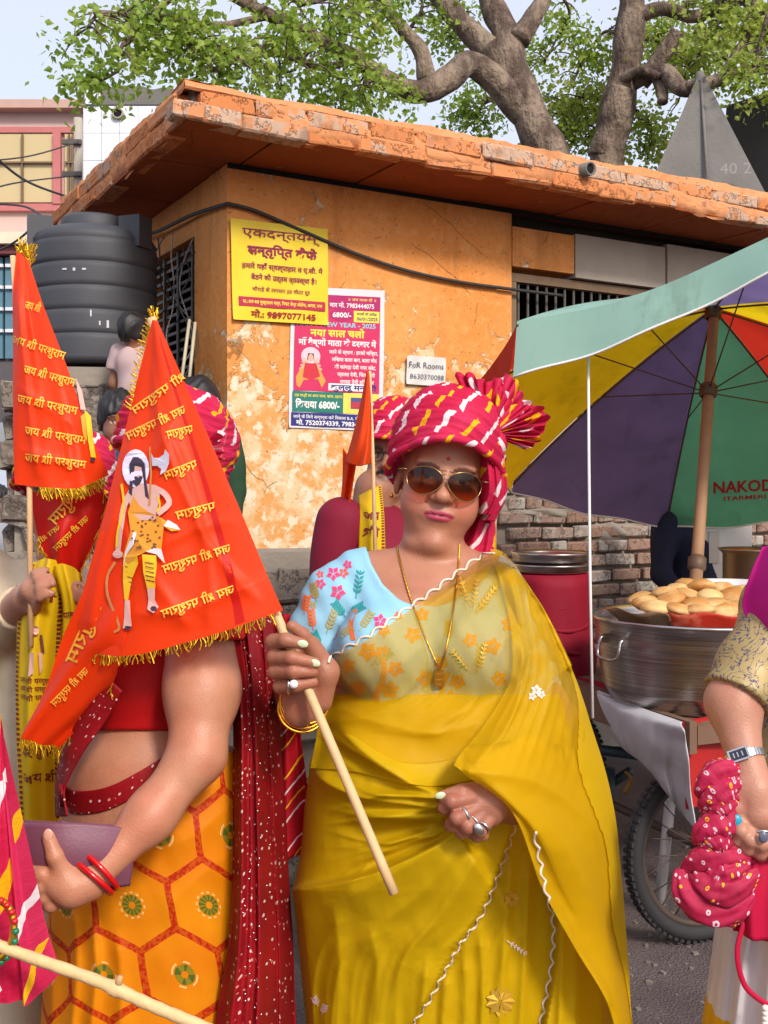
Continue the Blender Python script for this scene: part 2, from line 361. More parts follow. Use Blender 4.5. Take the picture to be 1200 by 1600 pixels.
# scattered grit on the road
pts = []
for i in range(420):
    x, y = random.uniform(.7, 2.2), random.uniform(2.2, 4.6); s = random.uniform(.003, .010); a = random.uniform(0, 3)
    pts.append(cbox((x, y, s*.4), (s*2, s*1.4, s*.8), a))
g = join(pts); mk('road_grit', g[0], g[1], plain('grit', (120, 112, 104), .95), smooth=False, label='fine loose grit strewn on the dark road', kind='stuff', cat='grit')

# ---------------------------------------------------------------- kiosk frame of reference
KC = np.array([-.713, 4.8, 0]); KU = np.array([.8654, .5010, 0]); KV = np.array([-.5010, .8654, 0]); KZ = np.array([0, 0, 1.])
def K(s, t, z): return KC+s*KU+t*KV+z*KZ
def onwall(px, py, off=0.0):            # photo pixel -> point on the kiosk's front wall (off metres in front)
    d = np.array([(px-600)/FOC, 1, (HOR-py)/FOC]); Y = (KC@KV-off)/(d@KV); return d*Y+np.array([0, 0, CAMH])
def onside(px, py, off=0.0):            # same, left side wall (plane s = 0)
    d = np.array([(px-600)/FOC, 1, (HOR-py)/FOC]); Y = (KC@KU-off)/(d@KU); return d*Y+np.array([0, 0, CAMH])
def st(p): q = p-KC; return q@KU, q@KV, q[2]
ZS = 2.95
kiosk = thing('orange_kiosk', 'low orange painted masonry building with crumbling flat roof slab behind the crowd', 'building', K(0, 0, 0))
def wall_box(name, s0, s1, t0, t1, z0, z1, m, par=kiosk, **kw):
    v, f = box(K(s0, t0, z0), KU*(s1-s0), KV*(t1-t0), KZ*(z1-z0)); return mk(name, v, f, m, par, smooth=False, **kw)
sW0 = st(onwall(800, 420))[0]; zWt = 2.62; zWb = 1.86; sW1 = sW0+2.1; SR = 6.5
zbr = 1.60; sbr = sW0-.10
# front wall around the window; the stretch below the window is bare brick
wall_box('wall', 0, sbr, 0, .23, 0, ZS-.004, M_wall)
wall_box('wall', sbr, sW0, .004, .23, zbr, ZS-.004, M_wall)
wall_box('wall', sW0, SR, .004, .23, zbr, zWb, M_grey)
wall_box('wall', sW1, SR, .004, .23, zWb, ZS-.004, M_grey)
wall_box('lintel', sW0, sW0+.42, -.006, .23, zWt+.03, ZS-.09, M_wall)
wall_box('lintel', sW0+.425, sW0+1.1, -.012, .22, zWt+.01, ZS-.08, M_grey)
wall_box('lintel', sW0+1.11, SR, -.02, .22, zWt-.01, ZS-.06, M_grey)
wall_box('brick_core', sbr, SR, .035, .23, 0, zbr, M_brickm)
wall_box('wall', -.0, .20, .23, 1.25, 0, 1.70, M_wall)          # left side wall pieces round its window
w0 = st(onside(303, 400))[1]; w1 = st(onside(232, 400))[1]+.25
wall_box('wall', .003, .20, .23, w0, 1.70, ZS-.006, M_wall); wall_box('wall', .003, .2, w1, 1.7, 1.70, ZS-.006, M_wall)
wall_box('wall', .006, .2, w0, w1, 2.71, ZS-.006, M_wall); wall_box('wall', .002, .2, 1.25, 1.7, 0, 1.698, M_wall)
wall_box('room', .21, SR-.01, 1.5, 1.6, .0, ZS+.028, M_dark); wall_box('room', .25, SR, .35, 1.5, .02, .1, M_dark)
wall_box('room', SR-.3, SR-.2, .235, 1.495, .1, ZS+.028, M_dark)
# window frames and bars
wf = wall_box('window', sW0, sW1, .02, .07, zWt-.045, zWt, M_woodb); wall_box('window_frame', sW0, sW0+.045, .02, .07, zWb, zWt-.047, M_woodb, wf)
b0 = np.array([0, 0, 0]); bm_ = bpy.data.meshes.new('bar'); v, f, u = tube([(0, 0, 0), (0, 0, zWt-zWb-.05)], .008, 8); bm_.from_pydata(v.tolist(), [], f); bm_.materials.append(M_iron)
bk = bpy.data.meshes.new('bar_knob'); v, f = lathe([(.0, -.022), (.011, -.018), (.016, 0), (.011, .018), (0, .022)], (0, 0, 0), 10); bk.from_pydata(v.tolist(), [], f); bk.materials.append(M_iron)
for i in range(32):
    s = sW0+.075+i*.064; b = inst('window_bar', bm_, wf, K(s, .045, zWb))
    if i % 2 == 0: inst('bar_knob', bk, wf, K(s, .045, zWb+.36))
v, f, u = tube([K(sW0, .045, zWb+.33), K(sW1, .045, zWb+.33)], .007, 6); mk('cross_bar', v, f, M_iron, wf)
# left side window: dense horizontal iron slats
lw = wall_box('window', .03, .06, w0, w0+.03, 1.72, 2.70, M_iron); bl = bpy.data.meshes.new('slat')
v, f = box(np.zeros(3), KU*.012, KV*(w1-w0), KZ*.016); bl.from_pydata(v.tolist(), [], f); bl.materials.append(M_iron)
for i in range(20): inst('window_bar', bl, lw, K(.045, w0, 1.74+i*.049))
for i in range(3): wall_box('cross_bar', .035, .043, w0+.12+i*.22, w0+.14+i*.22, 1.72, 2.70, M_iron, lw)
for i in range(7):
    a = onside(255+random.uniform(-8, 45), 375+random.uniform(-10, 20), .02); pp = [a+np.array([random.uniform(-.06, .06), random.uniform(-.05, .02), -.13*k])+KU*-.02*random.random() for k in range(6)]
    v, f, u = tube(spline(pp, 30), .004, 5); mk('loose_wire', v, f, plain('pale_wire%d' % i, random.choice([(120, 120, 128), (60, 58, 60), (168, 165, 160)]), .5), lw)
# stone sill/pocket beside the side window
wall_box('sill', -.05, .01, w0-.16, w0+.25, 1.66, 1.70, M_grey)
# ---- roof slab: soffit stones, core and brick fascia
AS, AT = .36, .453
roof = wall_box('roof', -AS+.05, SR, -AT+.05, 1.70, ZS+.03, ZS+.15, M_conc)
s = -AS; k = 0
for wd in [.42, .60, .62, .60, .63, .58, .62, .6, .6, .6, .6, .6]:
    if s > 0 or k == 0:
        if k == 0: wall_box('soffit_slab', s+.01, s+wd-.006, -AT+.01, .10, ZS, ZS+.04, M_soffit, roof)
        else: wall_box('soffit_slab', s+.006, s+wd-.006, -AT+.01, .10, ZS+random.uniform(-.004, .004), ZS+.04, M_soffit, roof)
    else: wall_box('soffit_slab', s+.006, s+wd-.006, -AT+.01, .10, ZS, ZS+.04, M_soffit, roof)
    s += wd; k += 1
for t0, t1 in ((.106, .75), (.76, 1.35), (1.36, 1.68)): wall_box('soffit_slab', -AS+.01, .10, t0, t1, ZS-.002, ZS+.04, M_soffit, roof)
def bmesh_brick(L, H, D, jit, seed):
    r = random.Random(seed); bm = bmesh.new(); bmesh.ops.create_cube(bm, size=1)
    for v in bm.verts: v.co = Vector((v.co.x*L, v.co.y*D, v.co.z*H))+Vector([r.uniform(-jit, jit) for _ in range(3)])
    bmesh.ops.bevel(bm, geom=bm.edges[:], offset=.008, segments=1, affect='EDGES')
    for v in bm.verts: v.co += Vector([r.uniform(-jit, jit)*.4 for _ in range(3)])
    me = bpy.data.meshes.new('brick'); bm.to_mesh(me); bm.free(); return me
fb = [bmesh_brick(.235+.06*(i % 3), .070, .09, .006, i) for i in range(6)]
for b in fb: b.materials.append(M_fbrick)
ang = math.atan2(KU[1], KU[0])
def fascia(start, dirv, nrm, length, rz):
    for row in range(2):
        s = -.05+.12*row
        while s < length:
            L = .235+.06*random.randint(0, 2); me = fb[[.235, .295, .355].index(round(L, 3))+3*random.randint(0, 1)]
            zz = ZS+.034+row*(.068+.010*s/4)+random.uniform(-.004, .004)
            if random.random() > .03:
                inst('brick', me, roof, start+dirv*(s+L/2)+nrm*(-.040+random.uniform(-.007, .006))+KZ*(zz), (random.uniform(-.02, .02), random.uniform(-.012, .012), rz+random.uniform(-.012, .012)), (1.0, 1, 1+random.uniform(-.06, .1)))
            s += L+random.uniform(.0, .012)
fascia(K(-AS, -AT, 0), KU, -KV, SR-.3, ang)
fascia(K(-AS, -AT+.02, 0), KV, -KU, 2.05, ang+math.pi/2)
# crumbling mortar cap along the roof edge
def crumb(a, d, n, L, seed):
    X = np.zeros((5, 140, 3)); s = np.linspace(0, L, 140); r = np.random.default_rng(seed)
    top = .158+.010*vnoise(s[:, None], 5, seed)+.010*vnoise(s[:, None], 21, seed+1)+.03*s/4
    prof = [(-.006, .125), (.003, .135), (-.004, 1), (-.05, 1.02), (-.25, .9)]
    for i, (o, h) in enumerate(prof):
        z = np.full(140, ZS+h) if h < .5 else ZS+top*h; X[i] = a+d*s[:, None]+n*(o+.008*vnoise(s[:, None], 17, seed+i))[:, None]; X[i, :, 2] = z
    return X
for i, (a, d, n, L) in enumerate(((K(-AS, -AT, 0), KU, -KV, SR), (K(-AS, -AT, 0), KV, -KU, 2.1))):
    v, f, u = gridf(crumb(a, d, n, L, i+3)); mk('mortar_cap', v, f if i == 0 else [q[::-1] for q in f], M_fas, roof, smooth=False)
dp = K(0, 0, 0); q = np.array([(915-600)/FOC, 1, (760-262)/FOC]); Yd = (K(0, -AT-.02, 0)@KV)/(q@KV); dpos = q*Yd+np.array([0, 0, CAMH])
v, f = lathe([(.026, -.03), (.034, -.03), (.034, .14), (.026, .14), (.024, -.02), (0, -.02)], dpos-np.array([.5, -.86, 0])*.1, 20, (.5, -.86, -.1)); mk('drain_spout', v, f, M_conc, roof)
v, f = lathe([(0, .13), (.026, .13)], dpos-np.array([.5, -.86, 0])*.1, 20, (.5, -.86, -.1)); mk('spout_hollow', v, f, M_dark, roof)
# plaster remnants smeared over the fascia bricks
rp = random.Random(12)
for k in range(18):
    fr_side = k >= 13; L_ = rp.uniform(.3, .8); h_ = rp.uniform(.07, .13); s0 = rp.uniform(0, 4.4) if not fr_side else rp.uniform(.05, 1.8); z0 = ZS+rp.uniform(-.01, .02); nu, nv = 22, 9; X = np.zeros((nv, nu, 3))
    a_, d_, n_ = (K(-AS, -AT, 0), KU, -KV) if not fr_side else (K(-AS, -AT, 0), KV, -KU)
    for i in range(nv):
        for j in range(nu):
            u, v = j/(nu-1), i/(nv-1); e = min(1, min(u, 1-u)*6)*min(1, min(v, 1-v)*3.5); w = .16*math.sin(u*7+k*3)+.08*math.sin(u*15+k)
            X[i, j] = a_+d_*(s0+u*L_+.02*math.sin(v*9+k))+n_*(-.010+.013*e+.002*math.sin(u*23+v*13+k)-.01*(1-e))+KZ*(z0+(v+w*(v-.5))*h_)
    v, f, u = gridf(X); mk('plaster_patch', v, f, M_fas, roof)
# near-black strip along the wall top, directly under the slab
for (a, b) in ((0, 2.6), (2.62, SR)): wall_box('dark_strip', a, b, -.012, .0, ZS-.022, ZS-.002, M_dark)
# ---- bare brick wall under the window
br = [bmesh_brick(.212, .066, .10, .004, 20+i) for i in range(3)]+[bmesh_brick(.102, .066, .10, .004, 30+i) for i in range(3)]
for b in br: b.materials.append(M_brick)
for row in range(20):
    z = zbr-.045-row*.082; s = sbr+.02+(.0 if row % 2 else .06)
    if z < .5: break
    while s < sbr+2.2:
        hd = random.random() < .35; L = .102 if hd else .212; me = br[random.randint(0, 2)+(3 if hd else 0)]
        if random.random() > .05: inst('brick', me, kiosk, K(s+L/2, .040+random.uniform(-.009, .006), z+random.uniform(-.004, .004)), (random.uniform(-.02, .02), random.uniform(-.03, .03), ang+random.uniform(-.03, .03)))
        s += L+random.uniform(.008, .016)
# rough plaster remnants over the bricks
for (px, py, w, h) in ((850, 800, .75, .10), (960, 830, .5, .16), (1010, 790, .6, .2), (900, 770, 1.2, .12)):
    c = onwall(px, py); s, t, z = st(c); nu, nv = 40, 14; X = np.zeros((nv, nu, 3))
    for i in range(nv):
        for j in range(nu):
            u, v = j/(nu-1), i/(nv-1); e = min(u, 1-u, .35)*min(v, 1-v, .35)*8
            X[i, j] = K(s+(u-.5)*w, .005-.022*min(1, e)+.008*math.sin(u*23+v*9)*min(1, e)+.02*(1-min(1, e)), z+(v-.5)*h*(1+.3*math.sin(u*9+px)))
    v, f, u = gridf(X); mk('plaster_patch', v, f, M_brickm, kiosk)
# rubble stone plinth along the kiosk's left side and the pedestal under the tank
M_stone = brick_mat('rubble_stone', (128, 118, 108), (150, 140, 128), (96, 88, 82), .8)
def rubble(name, label, cat, c, size, rz, n, seed):
    t = thing(name, label, cat, (c[0], c[1], 0)); v, f = cbox((c[0], c[1], size[2]/2), (size[0]-.06, size[1]-.06, size[2]-.03), rz); mk('core', v, f, M_brickm, t, smooth=False)
    r = random.Random(seed); st_ = [bmesh_brick(.22, .12, .12, .02, seed+k) for k in range(4)]
    for b in st_: b.materials.append(M_stone)
    ca, sa = math.cos(rz), math.sin(rz)
    for face in range(3):
        L = size[0] if face == 0 else size[1]
        for zz in range(int(size[2]/.13)):
            for k in range(int(L/.21)+1):
                a = -L/2+.1+k*.215+(.1 if zz % 2 else 0)
                if a > L/2-.05: continue
                lx, ly, rr = [(a, -size[1]/2+.03, 0), (-size[0]/2+.03, a, math.pi/2), (size[0]/2-.03, a, math.pi/2)][face]
                inst('stone', r.choice(st_), t, (c[0]+lx*ca-ly*sa, c[1]+lx*sa+ly*ca, .07+zz*.13), (r.uniform(-.08, .08), r.uniform(-.08, .08), rz+rr+r.uniform(-.1, .1)))
    return t
rubble('stone_plinth', 'low rough stone plinth against the kiosk wall where the children stand', 'plinth', (-.90, 4.42), (1.5, .75, .66), ang*.2, 3, 50)
ped = P(147, 700, 5.2)
rubble('tank_pedestal', 'tall rough masonry pedestal carrying the black water tank', 'pedestal', (ped[0], 5.2), (.70, .66, 2.05), .15, 3, 60)
rubble('stone_step', 'narrow stone block under the toddler beside the tank', 'step', (-1.10, 4.78), (.34, .22, 1.40), .1, 3, 70)
rubble('stone_block', 'broken stone block at the foot of the orange wall beside the red saree', 'stone', (-.43, 4.05), (.42, .3, 1.25), .2, 3, 80)

# ---------------------------------------------------------------- black water tank
M_tank = plain('black_tank_plastic', (64, 65, 71), .62, var=.35, f=5, bs=.1)
tk = thing('water_tank', 'black ribbed plastic water tank with round lid beside the kiosk', 'water tank', (ped[0], 5.2, 2.06))
R0 = .302; prof = [(0, 0), (R0*.95, 0), (R0, .02)]
for i in range(5):
    z = .03+i*.112; prof += [(R0, z), (R0+.0015, z+.02), (R0+.0015, z+.08), (R0, z+.100), (R0-.006, z+.105), (R0-.006, z+.108)]
prof += [(R0, .60), (R0-.02, .632), (R0*.72, .665), (R0*.5, .672), (.0, .672)]
v, f = lathe(prof, ROOT[tk], 64); mk('body', v, f, M_tank, tk)
v, f = lathe([(.155, .66), (.158, .72), (.145, .735), (.135, .725), (.06, .745), (0, .748)], ROOT[tk], 40); mk('lid', v, f, M_tank, tk)
for a in (-.35, math.pi+.35, math.pi/2):
    v, f = cbox(ROOT[tk]+np.array([.245*math.cos(a), .245*math.sin(a)-.03, .64]), (.115, .11, .15), a); mk('lifting_lug', v, f, M_tank, tk, smooth=False)
mp = []
for (a, z, w, h) in ((-1.75, .425, .035, .008), (-1.60, .42, .02, .014), (-1.45, .425, .03, .008), (-1.35, .21, .012, .03), (-1.1, .16, .018, .035), (-1.22, .17, .012, .02)):
    th = np.linspace(a-w, a+w, 8); r = R0+.0045; X = np.array([[ROOT[tk]+[r*math.cos(t), r*math.sin(t), z+d] for t in th] for d in (0, h)])
    v, f, u = gridf(X); mk('paint_mark', v, f, flatmat('white_mark', (196, 196, 200)), tk)

# ---------------------------------------------------------------- background buildings on the left
def slab(name, px0, py0, px1, py1, Y, th, m, par, **kw):
    a = P(px0, py1, Y); b = P(px1, py0, Y); v, f = box(a, (b[0]-a[0], 0, 0), (0, th, 0), (0, 0, b[2]-a[2])); return mk(name, v, f, m, par, smooth=False, **kw)
M_pink = plain('pink_beige_plaster', (198, 172, 164), .85, var=.12, f=.6); M_red = plain('salmon_trim', (184, 110, 108), .8)
m = Mat('window_glass'); M_glass = m.out(sc((196, 176, 130)), rough=.12, spec=.6)
m = Mat('blue_glass'); M_bglass = m.out(sc((52, 74, 92)), rough=.2, spec=.6)
M_crm = plain('cream_band', (226, 208, 182), .8); M_white = plain('white_wash', (216, 218, 226), .8, var=.1, f=1)
pb = thing('apartment_house', 'pink plastered house with salmon window frames at the far left', 'building', P(0, 900, 15)*[1, 1, 0])
slab('wall', -260, 165, 128, 700, 15, 6, M_pink, pb); slab('roof', -270, 155, 130, 168, 14.8, 6.4, plain('roof_edge', (186, 150, 138)), pb)
slab('trim', -262, 198, 122, 207, 14.93, .1, M_red, pb); slab('trim', -262, 318, 122, 329, 14.92, .1, M_red, pb)
for x0, x1 in ((-150, -80), (-62, 82), (101, 119)):
    w = slab('window', x0, 209, x1, 316, 14.95, .06, M_glass, pb); slab('frame', x1, 207, x1+12 if x1 < 100 else x1+3, 318, 14.9, .12, M_red, w)
    for k in (1, 2): slab('mullion', x0+(x1-x0)*k/3-1.2, 209, x0+(x1-x0)*k/3+1.2, 316, 14.9, .06, M_woodb, w)
    slab('transom', x0, 252, x1, 254.5, 14.89, .05, M_woodb, w)
slab('band', -262, 362, 126, 380, 14.6, .4, M_crm, pb); slab('band', -262, 384, 126, 396, 14.7, .3, plain('oxblood_band', (112, 52, 52)), pb)
for k in range(6):
    w = slab('shutter', -60+k*34, 402, -30+k*34, 560, 14.85, .1, plain('teal_shutter', (84, 122, 140), .6), pb)
    for r in range(4): slab('rail', -60+k*34, 412+r*34, -30+k*34, 417+r*34, 14.8, .05, M_white, w)
slab('shop_front', -100, 565, 120, 700, 14.9, .1, plain('shop_dark', (88, 82, 84)), pb)
slab('awning', -60, 660, 100, 690, 13.6, 1.2, plain('awning_grey', (150, 158, 164)), pb)
wt = thing('tiled_tower', 'narrow white tiled stair tower with broken cement top behind the roof', 'building', P(190, 900, 11)*[1, 1, 0])
slab('wall', 130, 165, 300, 620, 11, 3, plain('grout', (196, 198, 206)), wt); 
tm = bpy.data.meshes.new('tile'); v, f = cbox((0, 0, 0), (.185, .02, .28)); tm.from_pydata(v.tolist(), [], f); tm.materials.append(plain('white_tile', (224, 228, 238), .35, var=.05))
for i in range(6):
    for j in range(5): inst('tile', tm, wt, P(130, 165, 11)+[.1+.19*i, -.008, -.15-.285*j])
X0 = P(130, 165, 11); n = 40; s = np.linspace(0, 1.13, n); tp = .17+.05*vnoise(s[:, None], 6, 4)
X = np.array([[X0+[a, -.03, 0] for a in s], [X0+[a, -.03, b] for a, b in zip(s, tp)], [X0+[a, .6, b] for a, b in zip(s, tp)]]); v, f, u = gridf(X); mk('broken_parapet', v, f, M_conc, wt, smooth=False)
v, f = box(X0+[0.03, -.05, .0], (.16, 0, 0), (0, .3, 0), (0, 0, .24)); mk('parapet_stub', v, f, M_white, wt, smooth=False)
v, f = lathe([(.045, -.02), (.06, -.02), (.06, .02), (.045, .02), (.045, -.02)], P(184, 177, 10.96), 20, (0, -1, 0)); mk('vent_ring', v, f, M_grey, wt)
v, f = lathe([(0, .0), (.045, .0)], P(184, 177, 10.96), 20, (0, -1, 0)); mk('vent_hole', v, f, M_dark, wt)
up = thing('utility_pole', 'grey utility pole with wires in front of the pink house', 'utility pole', P(122, 900, 12)*[1, 1, 0])
a = P(122, 185, 12); v, f, u = tube([(a[0], 12, 0), a], .05, 10); mk('pole', v, f, M_grey, up)
for py in (222, 272): v, f = cbox(P(112, py, 11.94), (.22, .05, .05)); mk('bracket', v, f, M_iron, up, smooth=False)
def wire(name, pts, r, label, **kw):
    v, f, u = tube(spline(PL(pts), 50), r, 6); return mk(name, v, f, M_cable, label=label, cat='cable', **kw)
wire('overhead_wire', [(-30, 225, 9), (40, 282, 10), (118, 312, 11.8)], .012, 'thick dark wire sagging across the pink house windows')
wire('overhead_wire', [(-30, 253, 9), (50, 243, 10), (122, 222, 11.9)], .008, 'thin wire rising to the utility pole top bracket')
wire('overhead_wire', [(-30, 300, 9), (30, 285, 10), (122, 274, 11.9)], .008, 'thin wire reaching the utility pole lower bracket')
wire('overhead_wire', [(-30, 318, 8), (35, 322, 7.5), (70, 340, 7)], .008, 'dark wire looping down behind the tank')
wire('overhead_wire', [(-30, 405, 7), (20, 380, 6.5), (55, 352, 6)], .007, 'dark wire rising to the left tank lug')
# cable draped over the front of the kiosk
def wcable(pts, r, label):
    v, f, u = tube(spline([onwall(a, b, .02) for a, b in pts], 60), r, 6); mk('wall_cable', v, f, M_cable, label=label, cat='cable')
wcable([(356, 318), (400, 330), (470, 360), (560, 398), (640, 424), (720, 441), (800, 452), (880, 462)], .009, 'black cable sagging across the orange front wall above the posters')
v, f, u = tube(spline([onside(356, 318, .02), onside(300, 336, .03), onside(250, 360, .04), onside(215, 372, .05)], 30), .009, 6); mk('wall_cable', v, f, M_cable, label='black cable running along the kiosk side wall to the tank', cat='cable')
for k in range(2):
    a = P(296+k*9, 500+k*4, 4.9); b = P(283+k*12, 598, 4.75); v, f, u = tube([a, b], .008, 6); mk('wooden_stick', v, f, plain('pale_stick%d' % k, (186, 176, 150)), label=['pale stick leaning in the side window, the left one', 'pale stick leaning in the side window, the right one'][k], cat='stick', group='sticks in the side window')

# ---------------------------------------------------------------- concrete spire and dark block behind the roof
sp = thing('concrete_spire', 'grey concrete pyramid spire rising behind the kiosk roof', 'spire', P(1100, 900, 8.6)*[1, 1, 0])
b_ = P(1108, 330, 8.6); tip = P(1094, 122, 8.9); hw = .66
bs_ = [b_+[-hw, 0, -.2], b_+[hw*.78, -.25, -.2], b_+[hw*1.0, 1.0, -.2], b_+[-hw*.7, 1.2, -.2]]; tt = [tip+[x, y, 0] for x, y in ((-.03, -.03), (.03, -.03), (.03, .03), (-.03, .03))]
mk('spire', bs_+tt, [(0, 1, 5, 4), (1, 2, 6, 5), (2, 3, 7, 6), (3, 0, 4, 7), (4, 5, 6, 7)], M_conc, sp, smooth=False)
v, f, u = tube([tip+[0.0, -.03, -.02], bs_[0]*.5+bs_[1]*.5+[0.03, -.02, .15]], .014, 5); mk('seam', v, f, M_conc, sp)
v, f = lathe([(0, .06), (.03, .05), (.045, 0), (.05, -.04)], tip, 12); mk('finial', v, f, M_conc, sp)
v, f = box(P(1100, 420, 8.9)*[1, 1, 0]+[-.5, 0, 0], (1.3, 0, 0), (0, 1, 0), (0, 0, P(1100, 340, 8.9)[2])); mk('base', v, f, M_conc, sp, smooth=False)
q, F = fit2d(text2d('40 2', -.005), 0, 0, .24); o0 = P(1125, 272, 8.42)
mk('chalk_number', [o0+[x, .0+x*-.1, y*.9] for x, y in q], F, flatmat('chalk', (140, 137, 132)), sp, smooth=False)
bw = thing('dark_parapet', 'blackened concrete parapet at the right edge behind the spire', 'wall', P(1190, 900, 9.5)*[1, 1, 0])
X0 = P(1135, 165, 9.6); X1 = P(1300, 110, 8.6); mk('wall', [X0*[1, 1, 0], X1*[1, 1, 0], X1, X0, X0*[1, 1, 0]+[.3, 1, 0], X1*[1, 1, 0]+[.3, 1, 0], X1+[.3, 1, 0], X0+[.3, 1, 0]], [(0, 1, 2, 3), (3, 2, 6, 7), (0, 3, 7, 4), (1, 5, 6, 2)], plain('soot_concrete', (74, 72, 72), .9, var=.6, f=1.6, bs=.5), bw, smooth=False)
v, f, u = tube([P(1172, 150, 9.3), P(1170, 110, 9.3)], .01, 6); mk('rod', v, f, M_iron, bw)
# pale pillar and cart wall far right behind the tub
slp = thing('whitewashed_pillar', 'whitewashed pillar with a faded notice behind the food cart', 'pillar', P(1130, 900, 5.2)*[1, 1, 0])
slab('shaft', 1100, 780, 1175, 1000, 5.2, .3, plain('whitewash', (206, 202, 196), .85, var=.15, f=5, bs=.4), slp); slab('notice', 1108, 830, 1124, 880, 5.19, .01, flatmat('faded_paper', (186, 182, 172)), slp)

# ---------------------------------------------------------------- posters on the wall
def poster(name, label, cat, corners, lift=.008):
    """flat sheet on the front wall; returns root and a mapper from sheet coords (0..1,0..1) + lift to world"""
    tl, tr, brr, blf = [onwall(a, b, .012+lift) for a, b in corners]; n = norm(np.cross(tr-tl, blf-tl)); n = n if n@KV < 0 else -n
    def mp(u, v, l=0.0): return (tl*(1-u)*(1-v)+tr*u*(1-v)+blf*(1-u)*v+brr*u*v)+n*l
    t = thing(name, label, cat, (blf+brr)/2)
    nu, nv = 24, 24; X = np.array([[mp(j/(nu-1), i/(nv-1), .002*math.sin(j*.5+i*.3)+(.006 if i in (0, nv-1) and j in (0, nu-1) else 0)) for j in range(nu)] for i in range(nv)])
    return t, mp, X
def printon(t, mp, VF, m, lift, name='lettering', par=None):
    V, F = VF; mk(name, [mp(x, y, lift) for x, y in V], [f[::-1] for f in F], m, par or t, smooth=False)
def ptext(t, mp, s, x0, yb, w, h, m, lift=.0045, bold=.012, name='lettering'):
    V, F = text2d(s, bold); W = V[:, 0].max(); q = np.stack([x0+V[:, 0]/W*w, yb-V[:, 1]/.72*h], 1); mk(name, [mp(x, y, lift) for x, y in q], F, m, t, smooth=False)
def prect(t, mp, x0, y0, x1, y1, m, lift=.0035, name='printed_panel'): printon(t, mp, rect2d(x0, y0, x1, y1), m, lift, name)
C_mar = flatmat('maroon_ink', (140, 24, 70)); C_red = flatmat('dark_red_ink', (150, 28, 30)); C_wht = flatmat('white_ink', (232, 228, 226)); C_yel = flatmat('yellow_ink', (232, 216, 70)); C_navy = flatmat('navy_ink', (40, 44, 120))
C_grn = flatmat('green_ink', (30, 116, 104)); C_pnk = flatmat('pink_ink', (198, 40, 92)); C_mag = flatmat('magenta_ink', (170, 30, 100)); C_pen = flatmat('pen_ink', (60, 66, 88)); C_cyan = flatmat('cyan_ink', (120, 200, 220))
t, mp, X = poster('yellow_poster', 'yellow printed cafe poster with maroon lettering at the wall corner', 'poster', ((360, 341), (512, 358), (513, 508), (364, 499)))
v, f, u = gridf(X); mk('sheet', v, f, plain('yellow_paper', (226, 196, 26), .5, var=.05, bs=.05), t)
ptext(t, mp, 'एकदन्तयम्', .11, .155, .80, .085, C_mar, bold=.004); ptext(t, mp, 'सन्तृप्ति कैफे', .16, .33, .72, .085, C_mar, bold=.03)
ptext(t, mp, 'हमारे यहाँ स्वल्पाहार व ए.सी. मे', .10, .475, .84, .05, C_mar, bold=.02); ptext(t, mp, 'बैठने की उत्तम व्यवस्था है।', .19, .585, .68, .05, C_mar, bold=.02)
ptext(t, mp, 'चौराहे से लगभग 20 मीटर दूर', .20, .70, .60, .038, C_mar, bold=.01)
prect(t, mp, .06, .765, .965, .86, flatmat('crimson_band', (176, 30, 70))); ptext(t, mp, 'मा.:-9/9 बस मुख्यालय मार्ग, निकट सेन्ट जोसेफ, आगरा, नगर', .10, .828, .83, .034, C_yel, bold=.02)
ptext(t, mp, 'मो.: 9897077145', .18, .962, .68, .062, C_red, bold=.03)
t, mp, X = poster('travel_poster', 'pink and blue pilgrimage trip poster partly under the yellow one', 'poster', ((455, 447), (601, 454), (598, 674), (451, 668)), lift=-.006)
v, f, u = gridf(X); mk('sheet', v, f, plain('white_paper', (214, 210, 214), .5, var=.05, bs=.05), t)
prect(t, mp, .04, .05, .95, .735, C_pnk); prect(t, mp, .04, .05, .95, .15, C_mag, .0038)
ptext(t, mp, '॥ जय माता दी ॥', .60, .085, .3, .018, C_yel); ptext(t, mp, 'मार मो. 7983444075', .40, .135, .48, .032, C_wht, bold=.02)
printon(t, mp, disc2d(.53, .19, .13, .045), C_mag, .004, 'printed_panel'); ptext(t, mp, '6800/-', .43, .205, .2, .035, C_wht, .005, bold=.03)
prect(t, mp, .66, .155, .94, .235, C_yel, .004); ptext(t, mp, 'वापसी की तारीख', .69, .185, .22, .018, C_navy, .005); ptext(t, mp, '06/01/2025', .69, .222, .23, .024, C_navy, .005, bold=.02)
ptext(t, mp, 'HAPPY NEW YEAR - 2025', .06, .275, .84, .032, C_cyan, bold=.02); ptext(t, mp, 'नया साल चलो', .20, .345, .58, .05, C_yel, bold=.035)
ptext(t, mp, 'माँ वैष्णों माता के दरबार में', .08, .41, .83, .042, C_wht, bold=.03)
for i, s in enumerate(('जाने के स्थान : हरको मन्दिर,', 'लखिया बाला बाग, बाला चौद', 'श्री कांगड़ा देवी नगर कोट,', 'ज्वाला देवी, चिंतपूर्णी', 'मनसा देवी हरिद्वार')): ptext(t, mp, s, .40+.03*i, .465+.052*i, .53-.04*i, .026, C_wht, bold=.02)
